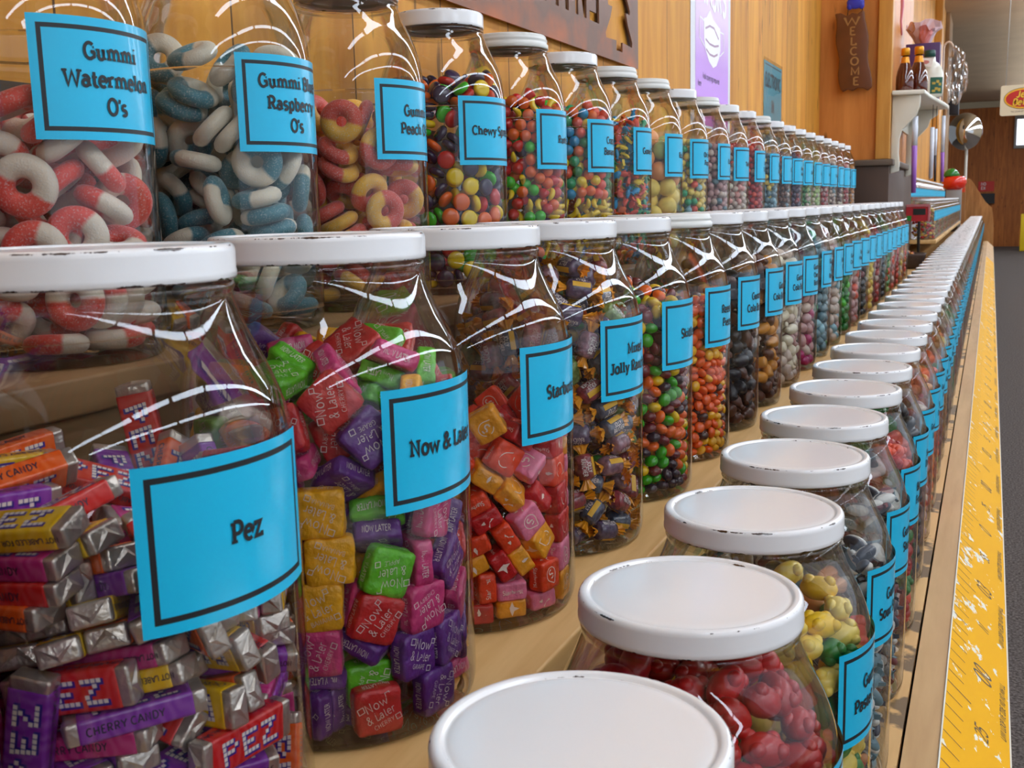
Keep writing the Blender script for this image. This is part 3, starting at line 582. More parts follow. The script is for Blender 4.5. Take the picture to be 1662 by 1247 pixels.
 'star': [463,423,1403,5,4,26,-443,-432,1394,41,-77,-47,435,-494,1372,52,-56,60,-240,-593,1370,-53,77,-24,592,232,1348,-98,-13,0,220,-543,1327,-12,-51,-57,327,-243,1313,-37,-81,10,-493,393,1309,22,-18,-30,226,639,1307,-17,71,56,-606,193,1306,-74,-50,-39,598,62,1303,56,-44,55,675,-105,1295,47,-52,-54,-58,666,1285,63,-16,31,455,454,1281,-38,-91,-2,557,-308,1271,51,-79,12,-271,154,1265,74,11,-62,-477,-316,1264,50,77,-36,45,-606,1262,18,38,42,-140,-377,1260,-83,20,39,-417,475,1230,-89,34,-17,586,259,1223,-96,-22,0,-165,-607,1218,39,-23,87,-355,-511,1217,38,-29,83,-466,62,1216,-70,28,63,-668,-53,1212,-63,-41,57,209,138,1202,-76,-24,-51,120,360,1196,29,-33,33,-150,354,1185,79,-56,8,214,-163,1181,2,-63,-8,-229,-321,1181,-82,23,40,404,-116,1174,33,35,-72,-566,296,1173,47,-81,19,372,523,1169,-30,-94,-2,324,-375,1166,-50,-10,26,64,604,1157,3,-46,-61,-216,-83,1153,-19,92,-14,519,-437,1147,9,-67,-54,359,213,1143,29,-81,-36,-182,566,1141,-76,39,15,23,-204,1136,16,46,17,640,-6,1135,-71,69,1,-502,-436,1132,-63,11,-51,-588,-206,1121,92,26,5,117,-406,1116,-8,57,26,254,-627,1115,17,71,-53,-627,132,1105,75,61,-16,596,232,1098,0,0,83,-29,-629,1093,-3,93,3,-263,-564,1077,27,-21,-82,-376,517,1071,-22,42,29,-29,185,1071,-32,67,-66,475,2,1067,-69,-38,53,-256,139,1060,-6,-77,-1,156,464,1056,-27,-91,23,589,-225,1055,41,-12,58,-79,-131,1055,54,-70,-34,106,72,1049,-4,9,-50,-393,238,1046,56,34,38,-75,-375,1045,-3,-87,11,-463,-12,1044,1,-28,-82,-331,-233,1038,-64,-33,1,402,-490,1024,32,-88,2,-578,-278,1017,-14,-23,-51,510,399,1013,-31,-63,-31,52,-637,996,4,-33,2,415,490,991,-25,66,-65,-437,-457,976,86,-40,28,596,232,973,0,0,83,676,12,970,2,-70,-1,-676,-58,969,-17,-71,20,512,-115,953,-20,92,-31,-183,-652,938,21,-69,57,169,-613,897,-12,-33,75,519,-361,894,-82,-27,47,-386,-472,858,0,-29,-57,338,-541,855,49,83,22,584,261,848,0,0,-52,-564,-302,847,0,0,84,592,-155,801,-43,24,50,-47,-634,787,-97,2,-21,491,444,786,60,-36,-37,680,58,767,70,5,-70,-624,-87,763,-14,90,-32,395,-505,748,-91,-31,-21,-295,-610,746,-66,-7,-40,583,261,723,-96,-23,0,220,-595,708,19,-81,3,607,-303,694,70,18,51,29,-641,683,18,-12,-67,-601,-322,682,36,60,60,-395,-499,659,-27,-85,-11,489,-410,612,-47,-14,-79,-199,-610,599,-3,-32,-15,366,352,595,-37,-56,51,490,477,581,-64,27,-27,336,-545,576,8,-17,25,680,68,562,70,5,-70,618,291,558,59,-38,-38,147,-626,552,9,-83,3,641,-183,530,-73,-16,60,-585,-268,517,0,0,83,467,185,478,-70,1,-1,-33,-640,475,-46,56,-52,-455,-461,464,52,48,-64,545,-314,439,35,-79,14,305,-546,431,7,-18,34,468,-427,416,-46,-17,-81,-320,-549,413,31,-47,-68,453,438,387,-13,33,35,-196,-612,386,-49,65,-45,-608,-232,352,-2,-70,-2,618,292,352,-15,68,15,680,78,352,-52,47,-47,495,-82,334,52,-48,35,-410,-321,318,35,56,-66,-628,-25,313,-72,-68,4,-80,-635,273,-9,-66,-9,138,-669,272,54,-44,54,668,-144,272,54,44,44,372,-484,272,-29,-64,64,501,-372,232,0,0,90,-344,-507,232,0,0,-72,549,205,147,-64,28,64,482,314,147,64,-28,64,-572,-195,147,-49,-50,-49,-569,-378,147,-67,-20,-67,680,78,147,-4,70,4,-377,-497,107,97,-19,0,90,-610,107,-79,-60,0,341,-535,107,-28,95,0,488,-357,107,0,0,-93,601,-135,107,-87,-47,0,-175,-607,107,-66,74,0,383,448,107,0,0,36],
 'jr': [288,-188,2265,23,83,48,-76,-79,2250,22,95,6,388,179,2246,-73,53,-9,-298,-116,2216,-22,-59,71,101,182,2216,66,63,7,-186,120,2210,-2,35,-92,144,-311,2206,29,29,79,338,-54,2166,-87,-8,-7,-20,382,2143,-9,-68,45,-186,286,2133,15,-9,93,-306,-291,2122,-45,1,-52,244,361,2114,-82,22,-14,229,108,2109,-90,-36,5,-7,62,2098,0,10,60,374,-244,2094,29,-93,-12,-33,-449,2085,-51,70,48,-377,254,2072,-23,4,77,-472,-47,2065,-14,-22,65,91,-163,2063,-3,-16,-85,-118,-172,2054,54,-76,28,-221,25,2051,9,-96,-6,412,152,2005,52,42,47,-208,395,1999,21,7,-93,-302,-412,1998,-18,0,-19,206,-337,1990,-39,44,-80,172,225,1983,47,-1,4,292,-123,1970,75,3,29,-28,-319,1960,20,-60,76,-163,204,1957,-12,9,8,-445,140,1951,-8,3,-31,76,23,1937,68,2,10,-260,-155,1933,0,6,61,54,363,1922,-34,78,49,55,-478,1911,85,-22,16,364,-434,1907,-4,-26,-92,334,345,1906,37,0,-75,-490,-186,1890,30,-1,37,526,258,1878,-83,54,-8,-224,-539,1876,-34,-10,-11,589,-71,1868,1,41,29,-454,-381,1812,-53,-10,-16,577,-213,1765,-13,-41,-62,382,415,1757,-13,-39,51,124,-613,1757,16,72,-27,-641,-50,1756,-69,65,-23,586,298,1710,23,37,78,294,-583,1701,-67,-49,-41,-63,-657,1701,45,39,-46,508,-425,1672,1,73,-23,-363,-490,1667,38,-69,54,-459,-239,1654,-13,42,-4,624,83,1613,36,86,-15,-218,-630,1596,-53,-48,-66,-502,-400,1570,-77,-18,59,294,433,1564,-93,31,-10,-72,-513,1557,19,97,1,-606,-194,1544,54,-69,38,559,346,1535,-10,3,-43,588,-303,1534,39,-13,-82,642,-59,1506,56,50,-63,167,-630,1486,-15,-21,-91,382,-505,1466,54,-67,13,-355,-532,1446,-2,-19,97,358,504,1418,38,13,-73,639,179,1370,35,-17,-59,-93,-662,1365,29,71,-58,-544,-267,1364,-43,37,-81,505,368,1328,16,40,-66,646,-122,1310,-18,10,68,520,-411,1302,2,41,-76,273,-534,1296,74,-12,-14,70,-602,1290,-35,-66,64,-246,-508,1274,50,33,34,-643,-173,1257,51,11,77,-523,-407,1251,54,-61,7,416,448,1191,-4,-88,-45,635,180,1189,-12,10,-60,596,-297,1158,71,37,39,323,-415,1155,14,-62,-76,-158,-641,1143,96,-12,9,-665,-40,1136,-43,-67,14,-406,-486,1125,-74,36,-45,575,-38,1124,-23,1,-15,66,-583,1098,-34,7,-59,324,-581,1086,-63,-18,13,582,319,1037,48,77,34,-564,-277,1024,-7,-11,67,627,-226,986,51,27,52,351,403,974,16,-16,-89,-195,-593,964,-37,-85,25,613,42,959,8,-19,-85,425,-453,950,8,-38,-91,-478,-456,918,-29,-5,88,74,-664,917,-16,-75,-56,494,448,841,-63,13,-35,650,-119,824,-60,73,-21,310,-588,822,59,-18,77,607,185,818,-90,37,18,-49,-595,805,29,5,82,-269,-611,799,-71,31,5,-622,-211,794,73,-50,28,261,475,793,-15,-12,-70,139,-574,723,-45,-85,-24,-402,-484,713,55,-17,58,-496,-327,713,52,-11,20,518,308,694,77,60,9,479,-459,693,-73,25,57,377,438,666,-45,-17,49,617,-229,662,54,-82,-8,613,117,611,-90,25,-29,-238,-580,591,-29,-42,77,286,-595,566,95,23,9,482,-325,529,-95,-7,10,-634,-183,521,21,80,2,491,415,519,-30,-7,-27,-551,-374,495,29,-47,-19,37,-616,489,-45,33,-17,615,-27,488,-67,13,-41,-373,-448,448,55,-82,3,-165,-614,423,10,48,78,395,-525,421,92,36,11,649,154,391,-22,-74,24,652,-132,338,20,46,47,448,481,322,87,-35,9,-476,-341,320,-35,76,-45,520,-399,312,-52,77,23,531,277,287,-92,14,4,-337,-491,285,98,13,-5,-36,-625,284,-86,-36,-17,-642,-182,274,59,-50,-37,239,-615,268,15,-93,-27,-498,-242,151,9,30,-87,-210,-595,149,19,-50,83,488,400,143,-52,-68,34,75,-594,140,-5,-37,81,610,-34,140,-34,-1,39,-455,-464,139,5,-29,91,558,152,138,-57,-8,9,586,-295,132,-83,-53,11,389,-467,131,-70,-64,15],
 'ring': [-289,289,1857,48,-39,-12,-398,-76,1830,-76,59,-20,85,-402,1811,41,-87,-7,367,-177,1787,44,4,11,-286,-287,1766,-39,13,89,403,-45,1747,39,-22,59,400,94,1727,33,-30,73,-105,392,1715,39,-88,-16,55,56,1683,31,-73,58,-184,-365,1662,-75,38,-52,173,-348,1630,-19,12,-74,-400,-64,1595,25,-7,3,88,359,1579,29,78,13,30,-412,1569,93,-25,-21,55,-120,1561,20,-58,78,353,254,1556,43,-48,-45,-215,194,1523,82,14,-50,-409,36,1511,25,-8,3,400,-95,1511,-8,6,-2,-192,464,1498,45,53,-32,169,293,1435,23,-54,-37,199,-357,1392,15,12,-97,-366,-180,1369,-37,84,-36,-12,-60,1359,-88,16,25,-49,-400,1358,76,-29,-54,381,137,1336,-11,9,18,-287,-288,1329,-22,30,92,333,-239,1306,-78,-52,-30,-253,107,1301,27,42,86,-419,277,1281,-10,-70,-29,-100,392,1280,17,-25,-78,358,-173,1206,33,1,-49,79,54,1186,-8,-19,96,243,326,1173,28,-4,-2,-402,-45,1147,62,-77,-10,-97,388,1134,21,-21,-87,-187,-387,1134,11,65,45,-48,-156,1101,67,-59,14,107,-404,1097,-66,55,-49,412,26,1065,-42,-11,-78,154,448,986,54,-19,2,247,-137,984,29,89,27,-101,73,984,-28,89,32,288,-405,960,74,-12,46,-295,262,935,49,-8,84,-28,206,931,21,25,-68,-190,-367,894,-81,56,-10,-367,-180,880,15,61,-62,302,280,874,-36,70,-57,405,28,855,-18,21,27,61,-174,793,-39,-29,-86,-429,248,783,50,40,28,-137,-390,782,-9,-4,63,47,402,779,94,-23,-13,-236,80,736,-19,5,-12,-78,400,691,11,19,90,394,-178,682,57,43,-4,-43,-373,675,-6,-8,14,388,115,638,3,23,-50,312,-394,608,63,32,14,-404,85,604,-2,25,92,172,-12,601,-50,57,1,-141,382,586,-6,21,40,-321,-145,584,-25,2,-10,304,261,576,32,-89,-24,94,-397,470,88,-33,-30,82,402,467,23,-46,-57,-216,345,467,-21,-5,-70,-380,-142,450,-10,-23,-94,301,284,427,24,10,30,-376,157,421,68,-68,14,-233,-322,407,63,-53,52,19,56,385,30,10,4,-133,-388,353,-35,42,82,365,-201,340,-41,-57,-45,401,-66,339,47,52,-39,404,60,338,64,29,-11,-412,11,257,9,-1,-1,-136,176,247,-51,78,9,306,277,226,-90,-41,0,40,-108,216,-3,89,-42,36,-403,215,62,65,18,-157,367,200,6,93,27,-276,-308,169,20,-5,87,-413,6,106,0,0,-42,154,385,105,26,96,0,383,47,105,-56,82,0,291,-290,105,87,47,0],
 'spree': [326,372,2061,-4,58,58,-58,301,2059,-7,27,89,-241,296,2055,-21,-89,35,148,-41,2053,3,35,-34,-373,259,2043,46,-64,10,171,363,2037,-71,-25,-53,-269,83,2036,80,49,-8,106,277,2029,63,53,55,-460,-26,2021,-20,26,80,-440,152,2017,85,46,17,-330,-118,2013,-52,-70,-10,113,30,2004,19,-91,-21,420,-80,1996,-35,89,-24,-69,465,1991,-59,9,78,467,54,1988,-72,42,6,251,172,1988,-40,-9,-20,188,458,1983,-64,-27,-63,-76,282,1979,-16,-24,-83,-150,-123,1974,45,78,-42,40,54,1967,34,-8,91,263,-398,1965,-9,7,-40,26,-129,1956,-28,-20,15,370,306,1954,-19,23,92,280,-171,1944,-6,-5,97,308,108,1942,-33,26,57,-400,-44,1938,-23,-19,-38,-512,-129,1935,-37,-54,58,-251,224,1934,-49,-47,53,-176,-185,1932,-11,40,68,-225,77,1920,-31,33,69,-433,-236,1918,66,-32,53,426,244,1913,-10,-27,-67,81,-157,1903,68,63,1,191,-12,1903,-74,50,-37,88,-322,1903,-82,9,-25,500,-141,1902,33,58,-1,-226,-415,1898,13,-88,-36,371,-322,1898,-17,-29,93,-240,-233,1895,-14,-89,40,-2,276,1880,-60,73,-26,-190,-45,1875,-70,63,25,334,29,1873,70,-51,42,12,21,1873,-17,-91,-9,-357,-341,1867,8,-11,-86,206,-253,1865,80,-54,-7,528,123,1861,-10,-72,24,-100,-406,1858,-86,-15,-47,51,-495,1849,48,-85,-9,210,-413,1847,34,58,-39,245,-483,1841,-72,2,32,379,-92,1837,36,-67,-9,407,-286,1837,-65,67,9,500,-24,1828,-69,38,27,-44,-150,1821,5,34,-44,-40,37,1816,-25,24,-88,83,171,1809,-82,-30,0,-272,-323,1806,-13,-5,67,-62,-330,1797,29,82,27,-458,-202,1796,-45,-88,-4,126,-219,1795,-25,-91,20,-253,430,1789,77,-35,-32,436,-245,1778,31,13,-74,47,226,1765,41,21,-10,80,-7,1764,52,74,4,227,-102,1763,-32,55,-13,-102,181,1761,-50,70,-17,-166,-513,1760,71,20,-37,-236,187,1758,-76,1,62,-354,349,1758,-60,75,-3,-200,-172,1753,47,-1,-83,347,-354,1749,-51,-74,42,-34,-500,1743,58,-20,-75,99,-476,1740,-89,-42,8,-327,-433,1729,-32,-65,66,234,-419,1669,52,64,20,80,-494,1663,51,-85,-3,306,-216,1649,50,2,-85,309,-396,1620,17,-53,-48,-78,-399,1607,-19,-44,-86,87,-493,1583,6,5,89,-469,-273,1541,71,7,-62,331,-246,1518,51,-3,-84,45,-499,1511,-74,-65,7,-123,-485,1508,-7,-41,-4,-200,-340,1506,33,-30,67,204,-449,1489,45,-8,-43,317,-385,1435,-4,31,46,-38,-492,1403,26,-19,85,141,-471,1381,35,-87,7,278,-414,1373,2,32,61,272,-286,1356,42,38,-44,-66,-379,1328,-27,-79,53,391,-309,1305,3,-43,-19,-87,-444,1292,-21,-49,-83,529,105,1286,44,-49,-37,92,-461,1278,-40,-1,-51,-154,-507,1245,59,51,-52,267,-472,1243,26,-63,-72,-160,-355,1231,52,4,67,452,212,1229,-92,7,15,19,-541,1205,-66,-14,-13,498,-53,1203,-82,50,11,-446,-308,1194,12,67,50,309,-278,1185,-20,-7,-95,-291,-345,1177,18,-64,45,443,-312,1170,22,69,-20,-246,-282,1169,29,-60,34,364,401,1162,-17,66,39,465,-176,1162,54,56,-51,388,63,1158,-93,19,-4,439,235,1148,-92,4,14,157,-452,1129,75,61,-21,-517,-161,1116,-67,-5,-71,532,75,1114,64,-18,-69,-64,-447,1099,73,5,-12,333,-429,1086,20,69,-40,283,310,1079,31,53,-16,385,84,1078,20,19,-84,284,-339,1071,-27,-58,-17,-201,-455,1069,-76,6,61,-87,-535,1069,-69,-22,-31,496,-44,1067,-51,3,7,-392,-16,1049,3,-28,-94,419,263,1046,38,-28,71,-329,-432,1035,20,68,64,87,-526,1029,-68,-1,2,360,-155,1021,-75,63,-11,36,-385,1021,-12,-34,30,-412,-276,1015,-84,-18,45,-264,-289,1012,-27,-11,12,482,129,1001,34,12,-14,439,-315,995,58,44,21,388,380,988,-59,-40,-68,521,-153,986,-2,71,-21,198,-453,966,71,54,35,-98,-483,942,-6,98,14,-501,-209,940,40,-60,-13,343,-192,939,94,29,9,54,-385,932,20,-30,-52,391,-16,922,-13,-5,26,438,148,912,15,-36,88,-256,-386,911,18,69,66,260,-291,904,-47,-52,-70,543,0,892,-56,-45,53,229,-438,879,-84,29,-41,-272,-470,872,-61,-36,-60,-405,-291,871,93,-17,25,257,429,865,7,-22,-73,60,-538,857,-61,-29,-23,82,-382,852,24,-27,-61,374,-392,851,53,49,1,426,214,844,-81,28,20,438,-229,834,54,51,-65,-100,-431,825,-58,10,16,446,-114,824,-75,-1,-27,412,352,819,-17,-66,59,340,-242,811,60,44,-64,-113,-529,793,-5,-73,66,212,329,789,94,-18,18,393,-3,782,-48,-55,-35,277,-356,740,-65,41,57,486,115,738,-48,-45,-37,140,-405,729,-17,51,35,-26,-428,719,53,77,28,542,-6,717,70,-17,-66,289,-460,713,-33,-63,-35,-196,-457,704,71,-52,-45,424,-339,691,-8,-69,-38,88,-535,686,64,33,-21,475,263,680,-71,-5,-62,-507,-195,679,-49,49,-29,-211,-325,678,-52,-71,6,512,-180,670,16,-68,-38,368,-114,665,36,-61,47,-324,-360,658,-36,-80,-4,329,-211,634,83,8,-22,466,-2,616,30,-87,-17,-40,-408,605,72,56,37,-65,-539,594,-69,-9,-18,239,-301,575,-49,-29,58,368,-335,565,-27,3,-64,210,-499,563,62,24,2,484,129,558,-61,53,3,221,326,556,-27,-61,-34,473,-165,543,6,8,-93,417,347,540,65,-31,-28,353,252,538,28,-69,46,385,16,519,-8,4,51,334,-374,505,-12,24,25,484,-129,471,-18,97,9,322,-202,448,-29,-36,-1,74,-535,447,71,19,-9,165,-392,441,-55,17,79,496,221,436,-52,48,-27,387,18,433,-3,-6,-42,-107,-532,426,53,-45,34,365,143,423,65,7,-4,240,-406,411,-52,62,-54,292,398,410,-36,43,81,59,-387,403,-51,26,80,364,-239,392,39,79,-10,285,303,382,80,0,28,-81,-380,380,51,-67,51,414,-290,356,86,-17,40,357,212,347,-24,70,63,529,-120,347,6,69,-9,407,346,333,27,70,55,-46,-492,312,16,19,-95,493,84,310,60,11,-1,316,-433,307,-66,2,49,-238,-312,303,-16,-33,-81,172,-384,299,8,20,58,496,-1,293,-74,-25,-10,154,-521,291,5,70,-65,-413,-275,272,81,-40,31,-211,-453,271,6,-10,-82,500,212,262,-61,-33,71,283,-255,255,72,-51,-45,317,387,245,-56,-76,-2,113,-392,240,12,18,72,377,168,224,73,64,-11,-355,-119,218,78,-20,-30,-84,-377,216,95,-1,28,425,-187,209,-66,22,-9,-357,-374,209,33,-62,-7,428,-333,209,35,-58,-68,-498,-22,196,-42,64,56,53,-495,194,-16,15,-51,276,394,175,-94,-7,21,394,99,167,97,-4,3,480,-74,162,0,0,61,-466,-165,152,-78,-59,-16,313,-388,136,59,47,-64,228,-492,133,-40,58,69,-244,-307,133,65,-27,70,530,98,131,-40,57,-25,441,317,131,49,50,69,-227,-447,131,4,-70,-35,-100,-487,127,26,-16,-91,375,-254,84,0,0,-61,314,241,84,90,41,0,385,20,84,5,99,0,-378,-84,84,0,0,80,487,-120,84,0,99,0,49,-499,84,0,0,13],
